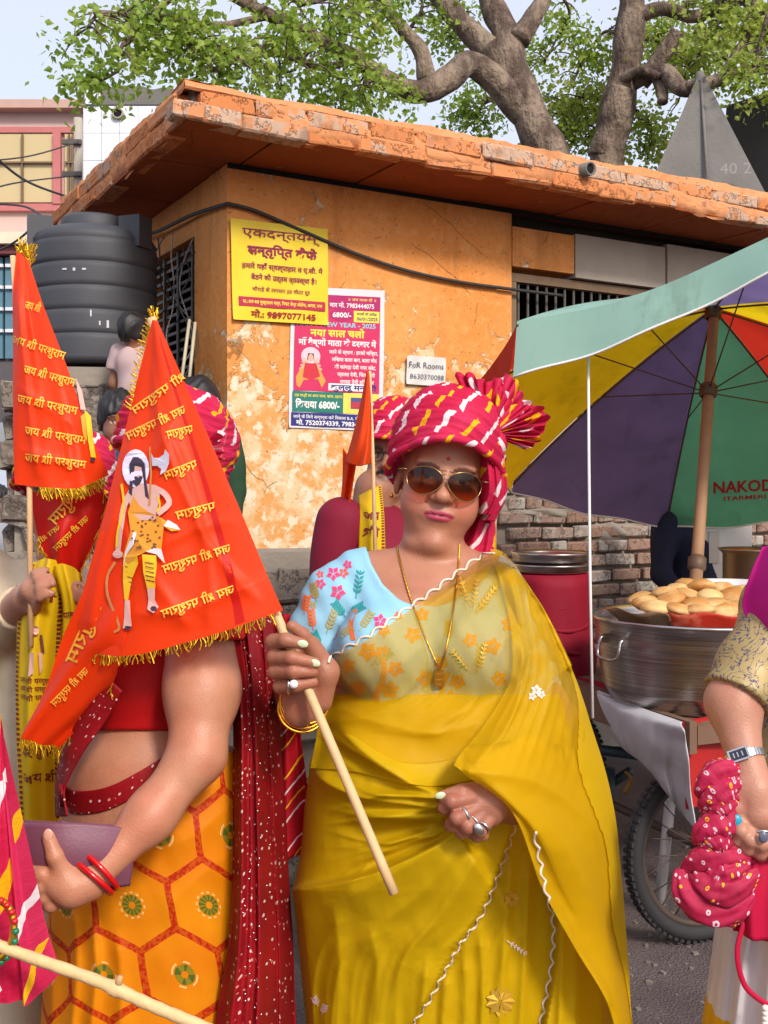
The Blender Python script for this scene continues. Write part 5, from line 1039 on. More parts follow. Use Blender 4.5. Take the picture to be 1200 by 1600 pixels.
# ---- nails, rings, bangles
def onpart(name, VF, m, par=mw, **kw): return mk(name, VF[0], VF[1], m, par, **kw)
M_nail = plain('mint_nail_polish', (196, 208, 170), .25); M_gold = plain('gold', (222, 158, 52), .28, 1.0, var=.1); M_silver = plain('silver', (206, 204, 204), .25, 1.0, var=.1); M_stone_w = plain('white_stone', (232, 228, 224), .1)
def ellmesh(c, r, ax=None, n=16):
    V, F = lathe([(math.sin(t)*1.0, -math.cos(t)) for t in np.linspace(0.02, math.pi-.02, 10)], (0, 0, 0), n); V = V*np.asarray(r); 
    if ax is not None: V = V@np.array(Vector((0, 0, 1)).rotation_difference(Vector(ax)).to_matrix()).T
    return V+np.asarray(c), F
for c, ax in ((Hd(473, 1006, 1.5905), (1, 0, -.2)), (Hd(492, 1036, 1.5935), (1, 0, -.3)), (Hd(688, 1243, 1.664), (-1, 0, -.2))): onpart('fingernail', ellmesh(c, (.0058, .0025, .0085), ax), M_nail)
def ringat(c, ax, r, w, m, par=mw, name='ring'):
    ax = norm(ax); s = norm(np.cross(ax, [.1, .2, 1])); t = np.cross(ax, s); a = np.linspace(0, 2*math.pi, 36, endpoint=False); V, F, U = tube(np.asarray(c)+r*(np.cos(a)[:, None]*s+np.sin(a)[:, None]*t), w, 8, closed=True); return mk(name, V, F, m, par)
r1 = ringat(Hd(452, 1071, 1.612), (1, 0, -.05), .0125, .0022, M_silver); onpart('gemstone', ellmesh(Hd(459, 1069, 1.592), (.0068, .0055, .0068)), M_stone_w, r1)
r2 = ringat(Hd(724, 1273, 1.664), norm(Hd(714, 1278, 1.656)-Hd(742, 1264, 1.672)), .0135, .0026, M_silver); r3 = ringat(Hd(739, 1284, 1.664), norm(Hd(731, 1291, 1.658)-Hd(750, 1275, 1.672)), .0128, .0022, M_silver)
onpart('ring_face', ellmesh(Hd(748, 1296, 1.646), (.011, .004, .0075), (.8, 0, .5)), M_silver, r3); ringat(Hd(754, 1292, 1.664), norm(Hd(750, 1297, 1.664)-Hd(762, 1281, 1.676)), .0125, .0022, M_silver)
def bangle(c, ax, r, w, m, n=56, par=mw, name='bangle', k=0.0): return ringat(c, ax, r, w, m, par, name)
bax = norm(RW-RA[1]+np.array([.01, 0, .10]))
for i, (dx, dy) in enumerate(((0, 0), (-2, 6), (2, -7))): bangle(Hd(474+dx, 1102+dy, 1.672), bax+np.array([.05*i, 0, .1*i-.05]), .0365+.001*i, .0022, M_gold)
# ---- blouse: printed sky-blue cloth, scooped neck, half sleeves
NK = [(566, 800), (570, 850), (580, 882), (598, 914), (622, 936), (652, 947), (692, 946), (736, 925), (768, 892), (782, 862), (790, 800)]
def polysd(px, py, poly):
    x = np.asarray(px); P_ = np.asarray(poly, float); d = np.full(x.shape, 1e9); ins = np.zeros(x.shape, bool); n = len(P_)
    for i in range(n):
        a, b = P_[i], P_[(i+1) % n]; e = b-a; wx, wy = x-a[0], py-a[1]; h = np.clip((wx*e[0]+wy*e[1])/(e@e), 0, 1); d = np.minimum(d, (wx-e[0]*h)**2+(wy-e[1]*h)**2)
        c = (a[1] > py) != (b[1] > py); ins ^= c & (x < (b[0]-a[0])*(py-a[1])/((b[1]-a[1]) if abs(b[1]-a[1]) > 1e-9 else 1e-9)+a[0])
    d = np.sqrt(d); return np.where(ins, -d, d)
def sleeve(p, S0, E0, r0, r1, k):
    n = norm(E0-S0); L = np.linalg.norm(E0-S0); c = (p-S0)@n-k*L; d = sd_cap(p, S0, E0, r0, r1); d = d+.004*np.sin(((p-S0)@n)*120+p[..., 0]*60)*np.clip(((p-S0)@n)*8, 0, 1); return np.maximum(d, c)
def blouse_f(p):
    d = torso(p)-.005; d = smin(d, sleeve(p, RA[0], RA[1], .066, .062, .66), .015); d = smin(d, sleeve(p, LA[0], LA[1], .050, .050, .72), .015)
    a, b = toPx(p); nk = polysd(a, b, NK)*.00115; d = smax(d, -nk, .003); return np.maximum(d, W(0, 1150)[2]-p[..., 2])+.0015*np.sin(p[..., 0]*150+p[..., 2]*90)*.6
M_blue = cloth('sky_blue_blouse', (142, 196, 222), .6, .05, .1, 8)
v, f = surfnet(blouse_f, (W(425, 0)[0], 1.70, W(0, 1160)[2]), (W(930, 0)[0], 2.10, W(0, 835)[2]), .0044); blouse = mk('blouse', v, f, M_blue, mw)
bvB = bvh_of(blouse)
PK, TL, OR, OL, RD2 = flatmat('print_pink', (222, 62, 116)), flatmat('print_teal', (30, 150, 150)), flatmat('print_orange', (226, 112, 50)), flatmat('print_olive', (170, 160, 90)), flatmat('print_coral', (228, 90, 80))
def stamp(bv, VF, m, par, name, off=.0015):
    V, F = VF; out = []
    for x, y in V:
        h = hit(bv, x, y, off)
        if h is None: return None
        out.append(h)
    return mk(name, out, F, m, par, smooth=False)
def sprig(x, y, a, L, n, wl, m, par, bv, name='printed_leaf', off=.0015):
    dx, dy = math.cos(a), -math.sin(a); ps = [line2d([(x, y), (x+dx*L*.5, y+dy*L*.5), (x+dx*L, y+dy*L)], 1.6)]
    for k in range(n):
        t = .2+.8*k/n
        for s in (-1, 1):
            b = a+s*.8; cx, cy = x+dx*L*t, y+dy*L*t; e = (math.cos(b), -math.sin(b)); q = (-e[1], e[0]); ps.append(poly2d([(cx, cy), (cx+e[0]*wl*.5+q[0]*wl*.22, cy+e[1]*wl*.5+q[1]*wl*.22), (cx+e[0]*wl, cy+e[1]*wl), (cx+e[0]*wl*.5-q[0]*wl*.22, cy+e[1]*wl*.5-q[1]*wl*.22)]))
    V = np.concatenate([p[0] for p in ps]); F = []; n0 = 0
    for p in ps: F += [tuple(i+n0 for i in f) for f in p[1]]; n0 += len(p[0])
    return stamp(bv, (V, F), m, par, name, off)
def bloom(x, y, r, m, par, bv, n=5, name='printed_flower', off=.0015, rot=0.0):
    ps = []
    for k in range(n):
        a = rot+k*2*math.pi/n; e = np.array([math.cos(a), math.sin(a)]); q = np.array([-e[1], e[0]]); c = np.array([x, y]); ps.append(poly2d([c+e*r*.1, c+e*r*.55+q*r*.34, c+e*r, c+e*r*.55-q*r*.34]))
    V = np.concatenate([p[0] for p in ps]); F = []; n0 = 0
    for p in ps: F += [tuple(i+n0 for i in f) for f in p[1]]; n0 += len(p[0])
    return stamp(bv, (V, F), m, par, name, off)
for x, y, r, m in ((571, 853, 12, PK), (532, 873, 9, PK), (543, 882, 8, PK), (521, 896, 12, PK), (537, 895, 9, RD2), (582, 880, 11, PK), (578, 890, 9, PK), (501, 912, 9, PK), (528, 925, 13, PK), (500, 897, 7, RD2), (456, 970, 10, PK), (489, 945, 6, OL), (594, 970, 12, PK), (622, 962, 8, OR), (598, 1020, 13, OR), (645, 992, 14, OR), (618, 1045, 14, RD2), (690, 1035, 12, OR), (735, 1000, 13, OR), (770, 880, 15, OR), (800, 905, 12, OR), (560, 1075, 14, RD2), (705, 1090, 14, OR), (640, 1110, 14, RD2), (760, 1105, 13, OR), (545, 1040, 12, OR), (600, 985, 11, OR), (826, 975, 11, OR), (838, 1030, 13, RD2), (850, 1075, 12, OR), (815, 940, 10, OR), (660, 960, 12, OR), (700, 945, 12, OR), (575, 1018, 16, OR), (665, 1060, 15, RD2), (610, 1078, 15, OR), (715, 1065, 14, OR), (585, 1108, 15, OR), (680, 1120, 15, RD2), (770, 1010, 15, OR), (795, 975, 13, RD2), (780, 1060, 13, OR), (735, 1110, 11, RD2)): bloom(x, y, r, m, blouse, bvB, 5, rot=x*.7)
for x, y, a, L, m in ((556, 935, 1.4, 45, TL), (590, 945, 1.5, 40, OL), (600, 920, 1.2, 30, TL), (618, 955, 1.8, 30, OL), (545, 958, .5, 26, TL), (562, 985, 1.0, 35, OL), (510, 990, 1.2, 40, OL), (495, 940, 1.8, 30, OL), (475, 960, 1.4, 30, OR), (490, 985, 1.7, 34, OR), (540, 965, 2.2, 30, TL), (520, 1000, .6, 36, OL), (735, 950, 1.9, 52, OL), (745, 960, 1.0, 52, OL), (730, 1050, 2.2, 40, TL), (745, 1050, 1.4, 44, OL), (660, 1090, 1.2, 44, TL), (580, 1040, .6, 40, TL), (700, 1000, 1.5, 30, OL), (800, 1010, 1.2, 40, OL), (775, 930, 1.5, 40, OL), (500, 1010, 2.0, 24, TL), (610, 1090, 2.2, 30, OL)): sprig(x, y, a, L, 5, 10, m, blouse, bvB)
for pts, m in (([(588, 1020), (600, 1035), (598, 1065), (588, 1085), (590, 1105)], RD2), ([(556, 950), (548, 975), (552, 1000)], OR), ([(700, 1050), (690, 1080), (694, 1110)], OR)): stamp(bvB, line2d(spline(pts, 14), 7), m, blouse, 'printed_bird')
# ---- saree skirt: full loft with folds drawn as real relief
sm = Mat('mustard_organza'); o_ = sm.obj(); n_ = sm.noise(o_, 3, 3); wv = sm.noise(sm.map(o_, (900, 900, 60)), 1, 2)
M_sar = sm.out(sm.hsv(sc((206, 168, 8)), v=.9+.2*n_), rough=.55, tl=.22, sheen=0.0, spec=.2, bump=sm.bump(wv+sm.noise(o_, 30, 3)*1.5+sm.noise(sm.map(o_, (40, 40, 14)), 1, 4, .6)*3, .16, .004))
sm = Mat('sheer_organza'); o_ = sm.obj(); M_sheer = sm.out(sm.hsv(sc((226, 184, 16)), v=.9+.2*sm.noise(o_, 5, 3)), rough=.5, tl=.4, sheen=0.0, spec=.2, alpha=.58)
sm = Mat('sheer_organza_bright'); o_ = sm.obj(); M_sheer2 = sm.out(sm.hsv(sc((222, 184, 10)), v=.92+.16*sm.noise(o_, 5, 3)), rough=.5, tl=.35, sheen=0.0, spec=.2, alpha=.92, bump=sm.bump(sm.noise(sm.map(o_, (34, 34, 9)), 1, 4, .6), .35, .006))
# outline rows: py, left px, right px, front bulge (m), centre offset depth
SR_ = [(1085, 518, 880, .150, .055), (1110, 508, 890, .165, .05), (1150, 498, 905, .175, .045), (1195, 484, 925, .185, .045), (1260, 476, 940, .190, .05), (1330, 470, 948, .190, .055), (1392, 456, 952, .190, .06), (1440, 461, 955, .185, .065), (1500, 468, 960, .18, .07), (1600, 478, 968, .175, .075), (1750, 485, 985, .175, .08), (2020, 480, 1000, .19, .08)]
pys = np.array([r[0] for r in SR_], float)
nu, nv = 420, 330; tpy = np.concatenate([np.linspace(1085, 1640, 290), np.linspace(1645, 2025, 40)]); A = np.linspace(0, 2*math.pi, nu, endpoint=False)
def rowi(k): return np.interp(tpy, pys, [r[k] for r in SR_])
xl, xr, fb_, cd = rowi(1), rowi(2), rowi(3), rowi(4)
FX = np.zeros((nv, nu)); FD = np.zeros((nv, nu)); c_, s_ = np.cos(A), np.sin(A)
se = lambda t, e: np.sign(t)*np.abs(t)**e
FX[:] = ((xl+xr)/2)[:, None]+((xr-xl)/2)[:, None]*se(c_, .86)[None]; FD[:] = cd[:, None]-fb_[:, None]*se(s_, .86)[None]*np.where(s_ > 0, 1, .8)[None]
FY = np.repeat(tpy[:, None], nu, 1)
def folds(px, py, L):
    o = np.zeros(px.shape)
    for pts, w1, w2, amp, tap in L:              # polyline, width left-of-travel, width right-of-travel (px), height (m), taper at ends
        p = spline(pts, 15); best = np.full(px.shape, 1e9); sg = np.zeros(px.shape); tt = np.zeros(px.shape)
        for i in range(14):
            a, b = p[i], p[i+1]; e = b-a; wx, wy = px-a[0], py-a[1]; h = np.clip((wx*e[0]+wy*e[1])/(e@e+1e-9), 0, 1); d = np.hypot(wx-e[0]*h, wy-e[1]*h); m = d < best
            best = np.where(m, d, best); sg = np.where(m, np.sign(e[0]*wy-e[1]*wx), sg); tt = np.where(m, (i+h)/14, tt)
        w = np.where(sg > 0, w2, w1); tp = np.clip(np.minimum(tt/tap[0] if tap[0] else 1, (1-tt)/tap[1] if tap[1] else 1), 0, 1); o += amp*tp*np.exp(-(best/w)**1.35)
    return o
LACE1 = [(799, 1262), (800, 1290), (788, 1330), (770, 1380), (748, 1430), (715, 1475), (690, 1520), (668, 1560), (640, 1602), (610, 1650)]
LACE2 = [(838, 1300), (846, 1340), (856, 1390), (868, 1440), (866, 1500), (858, 1550), (848, 1602), (842, 1650)]
FL = [([(690, 1244), (640, 1222), (565, 1180), (505, 1140)], 10, 26, .020, (.0, .3)), ([(692, 1262), (640, 1256), (565, 1246), (507, 1222), (484, 1192)], 9, 22, .026, (.05, .2)), ([(700, 1282), (640, 1281), (590, 1278), (500, 1262)], 8, 22, .022, (.05, .4)),
      ([(722, 1296), (662, 1332), (565, 1372), (450, 1394)], 80, 6, .040, (.05, .0)), ([(700, 1312), (640, 1350), (560, 1395), (500, 1420)], 40, 30, .012, (.1, .3)), ([(760, 1318), (690, 1424), (633, 1498), (600, 1600)], 26, 16, .020, (.05, .3)), ([(735, 1310), (660, 1395), (580, 1460), (520, 1560)], 26, 20, .012, (.1, .4)),
      ([(520, 1405), (530, 1500), (525, 1620)], 16, 22, .012, (.2, 0)), ([(575, 1440), (590, 1520), (580, 1640)], 18, 14, .010, (.3, 0)), ([(470, 1395), (478, 1500), (484, 1640)], 14, 14, .010, (.2, 0)), ([(668, 1480), (662, 1560), (650, 1640)], 10, 12, .012, (.3, 0)), ([(700, 1490), (694, 1570), (688, 1650)], 9, 9, .014, (.3, 0)), ([(726, 1450), (728, 1560), (722, 1660)], 9, 9, .016, (.3, 0)), ([(748, 1430), (755, 1550), (750, 1660)], 9, 10, .014, (.2, 0)),
      ([(520, 1118), (560, 1165), (640, 1225), (690, 1240)], 30, 12, .010, (.2, .1)), ([(505, 1175), (560, 1205), (620, 1230)], 12, 16, .008, (.3, .3)), ([(800, 1330), (790, 1450), (780, 1640)], 12, 16, .018, (.2, 0)), ([(826, 1330), (822, 1450), (812, 1640)], 10, 12, .016, (.2, 0)), ([(895, 1420), (900, 1520), (896, 1640)], 14, 18, .016, (.3, 0)), ([(930, 1480), (940, 1560), (940, 1640)], 12, 14, .014, (.2, 0)), ([(880, 1400), (878, 1500), (872, 1640)], 10, 8, .012, (.2, 0))]
rf = random.Random(8)
for k in range(20):
    y0 = 1240+k*3.4; FL.append(([(694+rf.uniform(-8, 20), y0), (600+rf.uniform(-20, 20), y0+rf.uniform(-25, 12)+k*2.2), (505+rf.uniform(-15, 40), y0+rf.uniform(-60, 0)+k*6)], rf.uniform(3, 6), rf.uniform(6, 11), rf.uniform(.003, .008), (.03, .5)))
for k in range(16):
    x0 = 480+k*19+rf.uniform(-6, 6); FL.append(([(x0+60+rf.uniform(0, 40), 1400+rf.uniform(-20, 60)), (x0+20, 1500), (x0+rf.uniform(-10, 10), 1640)], rf.uniform(4, 8), rf.uniform(7, 13), rf.uniform(.002, .005), (.4, 0)))
front = np.clip((s_-.05)/.3, 0, 1)[None]
rel = folds(FX, FY, FL)
l1 = np.interp(FY, [a[1] for a in LACE1], [a[0] for a in LACE1]); l2 = np.interp(FY, [a[1] for a in LACE2], [a[0] for a in LACE2])
inn = np.clip((FX-l1)/5, 0, 1)*np.clip((FY-1262)/25, 0, 1); rec = -.062*inn+.030*np.clip((FX-l2)/5, 0, 1)*np.clip((FY-1300)/25, 0, 1)
fine = .0022*vnoise(np.stack([FX/30, FY/55], -1), 1, 5)+.0012*vnoise(np.stack([FX/11, FY/22], -1), 1, 6)
FD -= front*(rel*1.15+rec+fine)
X = np.stack([(FX-600)/FOC*(Y0+FD), Y0+FD, CAMH-(FY-HOR)/FOC*(Y0+0*FD)], -1)
# keep height planes level: z from the mean depth, pixel drift from bulge corrected
X[..., 2] = CAMH-(FY-HOR)/FOC*(Y0+FD)
v, f, u = gridf(X, True); saree = mk('saree', v, f, M_sar, mw)
# ---- draped upper layer across the chest (sheer)
bvS = bvh_of(saree)
def drape(rows, nu, nv, off, bvs, it=12, fixed=None):
    N_ = net(rows, nu, nv); D = np.full((nv, nu), np.nan)
    for i in range(nv):
        for j in range(nu):
            hs = [h[1] for h in (hit(b, N_[i, j, 0], N_[i, j, 1]) for b in bvs) if h is not None]
            if hs: D[i, j] = min(hs)-off
    if N_.shape[2] > 2: D = np.where(np.isnan(D), N_[..., 2], np.minimum(D, N_[..., 2]))
    else:
        m = np.isnan(D); D[m] = np.nanmean(D) if m.all() else 0
        for i in range(nv):
            if m[i].any() and not m[i].all(): ok = ~m[i]; D[i, m[i]] = np.interp(np.where(m[i])[0], np.where(ok)[0], D[i, ok])
        for i in range(nv):
            if m[i].all(): k = i-1 if i else min(k_ for k_ in range(nv) if not m[k_].all()); D[i] = D[k]
    L = D.copy()
    for _ in range(it):
        Q = np.pad(D, 1, mode='edge'); D = np.minimum(L, (Q[:-2, 1:-1]+Q[2:, 1:-1]+Q[1:-1, :-2]+Q[1:-1, 2:])/4)
    return np.stack([(N_[..., 0]-600)/FOC*D, D, CAMH-(N_[..., 1]-HOR)/FOC*D], -1), N_
def W1(r): return [tuple(a) for a in r]
rows = [[(512, 1036), (540, 1017), (572, 1000), (600, 981), (628, 961), (652, 945), (680, 926), (702, 909), (724, 893), (746, 877), (768, 865), (786, 867), (800, 877)],
        [(510, 1062), (545, 1050), (585, 1045), (615, 1030), (648, 1012), (675, 995), (705, 975), (728, 955), (752, 935), (775, 915), (795, 906), (812, 905), (822, 912)],
        [(508, 1090), (548, 1090), (590, 1092), (625, 1085), (660, 1072), (690, 1058), (722, 1040), (750, 1018), (775, 992), (800, 965), (816, 950), (832, 941), (845, 945)],
        [(500, 1118), (545, 1128), (590, 1138), (630, 1140), (670, 1136), (705, 1126), (740, 1110), (770, 1088), (800, 1060), (828, 1028), (842, 1010), (858, 990), (868, 985)],
        [(494, 1150), (545, 1170), (595, 1185), (640, 1192), (685, 1190), (722, 1180), (760, 1165), (795, 1140), (825, 1112), (850, 1085), (866, 1060), (884, 1045), (894, 1040)]]
X, N_ = drape(rows, 110, 70, .007, [bvB, bvS], 10)
pxg, pyg = N_[..., 0], N_[..., 1]
CF = [([(768, 870), (700, 1000), (600, 1105), (505, 1128)], 18, 12, .010, (.1, .1)), ([(800, 880), (790, 980), (740, 1090), (640, 1150)], 16, 10, .014, (.1, .2)), ([(830, 890), (828, 980), (800, 1070), (745, 1150)], 14, 9, .016, (.1, .1)), ([(520, 1100), (600, 1128), (690, 1142), (760, 1120)], 9, 16, .008, (.1, .1)), ([(735, 920), (650, 1020), (560, 1070)], 16, 16, .006, (.2, .2))]
CF += [([(772+k*8, 872+k*2), (720+k*7, 985+k*5), (620+k*10, 1090+k*6), (508+k*6, 1100+k*5)], 3.2, 5, .0035, (.05, .2)) for k in range(9)]
fo = folds(pxg, pyg, CF); X[..., 1] -= fo; v, f, u = gridf(X); ch = mk('chest_drape', v, f, M_sheer, saree); bvC = bvh_of(ch)
# opaque waist layers below the blouse
rows = [[(504, 1106), (560, 1122), (620, 1132), (680, 1140), (740, 1138), (800, 1118), (850, 1085)], [(497, 1140), (555, 1165), (615, 1180), (680, 1185), (745, 1178), (805, 1155), (870, 1110)], [(485, 1200), (550, 1205), (615, 1220), (680, 1228), (750, 1215), (820, 1190), (890, 1150)]]
X, N_ = drape(rows, 70, 40, .004, [bvB, bvS], 10); X[..., 1] -= folds(N_[..., 0], N_[..., 1], [([(504, 1112), (560, 1128), (640, 1142), (720, 1146)], 8, 10, .005, (.1, .2)), ([(520, 1128), (580, 1180), (650, 1215)], 14, 10, .008, (.2, .2))]); v, f, u = gridf(X); mk('waist_tuck', v, f, M_sar, saree)
# ---- pallu falling from the shoulder over the left arm
rows = [[(766, 858, 1.91), (778, 859, 1.92), (790, 866, 1.94), (805, 884, 1.99)], [(790, 940, 1.86), (808, 942, 1.85), (830, 946, 1.88), (852, 958, 1.97)], [(800, 1010, 1.82), (826, 1012, 1.81), (854, 1014, 1.85), (881, 1018, 1.96)], [(796, 1065, 1.79), (832, 1066, 1.785), (869, 1068, 1.83), (904, 1074, 1.95)], [(758, 1130, 1.745), (815, 1126, 1.745), (874, 1130, 1.80), (924, 1136, 1.94)],
        [(713, 1188, 1.67), (790, 1188, 1.675), (870, 1198, 1.77), (946, 1206, 1.93)], [(722, 1205, 1.652), (796, 1238, 1.655), (880, 1262, 1.76), (961, 1278, 1.92)], [(800, 1268, 1.662), (850, 1310, 1.69), (908, 1330, 1.78), (969, 1352, 1.92)], [(846, 1385, 1.71), (888, 1408, 1.76), (930, 1428, 1.81), (977, 1442, 1.92)],
        [(898, 1480, 1.75), (925, 1492, 1.78), (952, 1502, 1.82), (982, 1512, 1.92)], [(950, 1570, 1.77), (962, 1578, 1.79), (974, 1588, 1.83), (987, 1600, 1.92)], [(975, 1680, 1.79), (982, 1690, 1.81), (990, 1700, 1.85), (998, 1710, 1.93)]]
X, N_ = drape(rows, 80, 170, .010, [bvB, bvC], 3); px_, py_ = N_[..., 0], N_[..., 1]
PF = [([(800, 880), (812, 960), (815, 1050), (790, 1130), (735, 1195)], 9, 15, .016, (.1, .05)), ([(830, 885), (850, 970), (860, 1060), (840, 1150)], 12, 16, .012, (.1, .2)), ([(808, 898), (852, 985), (886, 1065), (916, 1160), (945, 1300), (955, 1450)], 12, 14, .014, (.1, .2)), ([(722, 1200), (770, 1205), (850, 1225), (920, 1290), (960, 1420)], 20, 18, .012, (.05, .3)), ([(800, 1265), (845, 1370), (900, 1470), (960, 1575)], 5, 12, .010, (.05, .05)), ([(830, 1240), (890, 1330), (940, 1450)], 18, 18, .010, (.2, .3)), ([(880, 1150), (915, 1250), (935, 1360)], 14, 14, .007, (.2, .3))]
PF += [([(790+k*9, 872+k*3), (806+k*11, 960+k*2), (812+k*13, 1050), (770+k*17, 1140+k*4), (735+k*18, 1200+k*9)], 3.5, 6, .0045, (.05, .3)) for k in range(9)]+[([(745+k*16, 1208+k*6), (830+k*10, 1290+k*6), (880+k*7, 1390+k*4), (935+k*4, 1500)], 5, 9, .004, (.1, .3)) for k in range(9)]
X[..., 1] -= folds(px_, py_, PF)+.002*vnoise(np.stack([px_/26, py_/40], -1), 1, 9); v, f, u = gridf(X); pal = mk('pallu', v, f, M_sheer, saree); bvP = bvh_of(pal)
kk = int(170*.40); Xi = X[kk:].copy(); dd_ = norm([0, 1, 0]); Xi = np.array([0, 0, CAMH])+(Xi-np.array([0, 0, CAMH]))*(1+.003); tp_ = np.linspace(0, 1, 80)
for j in range(80): Xi[0, j] = X[min(169, kk+int(6*math.sin(j*.13)+4)), j]*[1, 1.0015, 1]
v, f, u = gridf(Xi); mk('pallu_fold', v, f, M_sheer2, saree)
ob = np.array([X[i, -1]+[.0, -.002, 0] for i in range(0, 170)]); ib = np.array([X[i, max(0, 80-int(5+9*math.sin(i*.018)**2+3*math.sin(i*.11)))]+[0, -.004, 0] for i in range(0, 170)])
v, f, u = gridf(np.stack([ib, (ob+ib)/2+[0, -.006, 0], ob], 1)); mk('pallu_edge_fold', v, f, M_sheer2, saree)
# ---- scalloped lace borders
M_lace = plain('ivory_lace', (226, 214, 196), .8, var=.2, f=200, bs=.5, bd=.002, bf=900)
def lace(pts, bvs, scal, depth, side, r=.0022, par=saree):
    p = spline(pts, 400); L = np.r_[0, np.cumsum(np.linalg.norm(np.diff(p, axis=0), axis=1))]; n = int(L[-1]/1.6); t = np.linspace(0, L[-1], n); q = np.stack([np.interp(t, L, p[:, 0]), np.interp(t, L, p[:, 1])], 1); d = np.gradient(q, axis=0); d /= np.linalg.norm(d, axis=1)[:, None]+1e-9; nn = np.stack([-d[:, 1], d[:, 0]], 1)*side
    b = np.abs(np.sin(t/scal*math.pi)); w = q+nn*(depth*b)[:, None]; out = []
    for x, y in w:
        hs = [h for h in (hit(bv, x, y, .0025) for bv in bvs) if h is not None]
        if hs: out.append(min(hs, key=lambda h: h[1]))
    if len(out) > 4:
        o = np.array(out); k = 2; D = o[:, 1].copy()
        for i in range(len(o)): D[i] = np.median(o[max(0, i-k):i+k+1, 1])
        o = o*(np.minimum(D, o[:, 1]+.004)/o[:, 1])[:, None]*[1, 1, 0]+np.array([0, 0, 1])*(CAMH+(o[:, 2]-CAMH)*np.minimum(D, o[:, 1]+.004)/o[:, 1])[:, None]
        v, f, u = tube(o, r, 6); mk('lace_edge', v, f, M_lace, par)
bvH = bvh_of(body)
lace([(513, 1036), (540, 1017), (572, 1000), (600, 981), (628, 961), (652, 945), (680, 926), (702, 909), (724, 893), (746, 877), (766, 866), (785, 866)], [bvC, bvB, bvH], 26, 7, -1)
lace(LACE1, [bvS], 23, 6, -1); lace(LACE2, [bvS, bvP], 26, 6, 1)
# embroidered sprigs on the saree
M_emb = plain('white_embroidery', (226, 206, 196), .8); M_gthr = plain('gold_thread', (214, 170, 60), .5, .4)
for x, y, r in ((838, 1078, 9), (832, 1088, 7), (846, 1085, 7)): bloom(x, y, r, M_emb, pal, bvP, 5, 'embroidered_flower', .003, x)
for x, y, a in ((497, 1572, 2.0), (503, 1585, 1.2)): sprig(x, y, a, 16, 3, 8, M_emb, saree, bvS, 'embroidered_flower', .003)
sprig(792, 1470, -.6, 38, 5, 6, M_emb, saree, bvS, 'embroidered_leaf', .003); bloom(782, 1565, 24, M_gthr, saree, bvS, 11, 'embroidered_paisley', .003); bloom(800, 1405, 14, M_gthr, saree, bvS, 7, 'embroidered_paisley', .003)
for x, y, a in ((735, 948, 1.9), (740, 952, 1.45), (745, 955, .9), (738, 1052, 2.3), (748, 1052, 1.35)): sprig(x, y, a, 50, 6, 7, M_gthr, ch, bvC, 'embroidered_leaf', .003)
# ---- turban
turban(mw, hto, 1.03, M_leh, fan=[((.062, -.06, .095), math.radians(128), math.radians(0), .104, .030), ((.070, -.035, .092), math.radians(88), math.radians(-16), .078, .026)], tail=[
    ([[(.050, -.03, .078), (.062, -.006, .070), (.080, -.02, .060)], [(.056, -.035, .03), (.075, .004, .03), (.096, -.02, .03)], [(.066, -.04, -.01), (.086, .0, -.012), (.106, -.03, -.01)], [(.068, -.05, -.05), (.082, -.016, -.05), (.098, -.04, -.05)]], 40, 50, .005),
    ([[(.080, -.07, .07), (.092, -.03, .06), (.104, -.05, .05)], [(.086, -.08, 0), (.105, -.025, -.004), (.118, -.05, -.01)], [(.075, -.07, -.06), (.090, -.03, -.06), (.104, -.05, -.06)]], 30, 40, .004),
    ([[(.062, -.09, -.035), (.082, -.06, -.035), (.100, -.08, -.035)], [(.045, -.10, -.09), (.082, -.065, -.09), (.114, -.085, -.085)], [(.032, -.11, -.135), (.082, -.07, -.14), (.122, -.09, -.13)], [(.030, -.14, -.18), (.085, -.09, -.19), (.128, -.12, -.18)]], 40, 40, .006)], R=(.101, .126, .106), tilt=(-.04, -.50), seed=1)
# knot bulge under the fan
V, F = ellmesh(hto(np.array([.078, -.04, .078])), (.026, .024, .026)); V = V+.003*vnoise(V, 90, 3)[:, None]; mk('turban_knot', V, F, M_leh, mw, uv=V[:, [0, 2]])
# ---- bindi, sunglasses, necklace, earring
V, F = ellmesh(hto(np.array([.0, .0115, .035])), (.0034, .0016, .0034)); mk('bindi', V, F, plain('red_bindi', (196, 24, 36), .5), mw)
sg = []; M_wire = plain('gold_wire_frame', (170, 140, 100), .3, 1.0)
gl_ = Mat('brown_gradient_lens'); x_, y_, z_ = gl_.xyz(gl_.uv()); gr = z_ if False else y_
lb = gl_.node('ShaderNodeBsdfPrincipled', {'Base Color': sc((30, 14, 8)), 'Roughness': .06, 'Specular IOR Level': .35, 'Coat Weight': .0, 'Coat Roughness': .05}); tt_ = gl_.node('ShaderNodeBsdfTransparent', {'Color': sc((206, 150, 108))})
ms = gl_.node('ShaderNodeMixShader', {0: gr.ss(.12, .78)*.86+.12, 1: tt_, 2: lb}); oo = gl_.nt.nodes.new('ShaderNodeOutputMaterial'); gl_.nt.links.new(ms.k, oo.inputs[0]); M_lens = gl_.mat
def lens_shape(n=40):
    a = np.linspace(0, 2*math.pi, n, endpoint=False); x = .0312*np.cos(a); y = .0250*np.sin(a); y = np.where(y > 0, y*.86, y*1.1); x = x*(1-.12*(y < 0)*(-y/.026)); x = x+.004*np.where(y < 0, y/.026, 0); return np.stack([x, y], 1)
sgr = mk('sunglasses', *join([tube(hto(np.array([(-.011, .034, .012), (0, .037, .0135), (.011, .034, .012)])), .0011, 6), tube(hto(np.array([(-.013, .034, .004), (0, .038, .007), (.013, .034, .004)])), .0009, 6)])[:2], M_wire, mw)
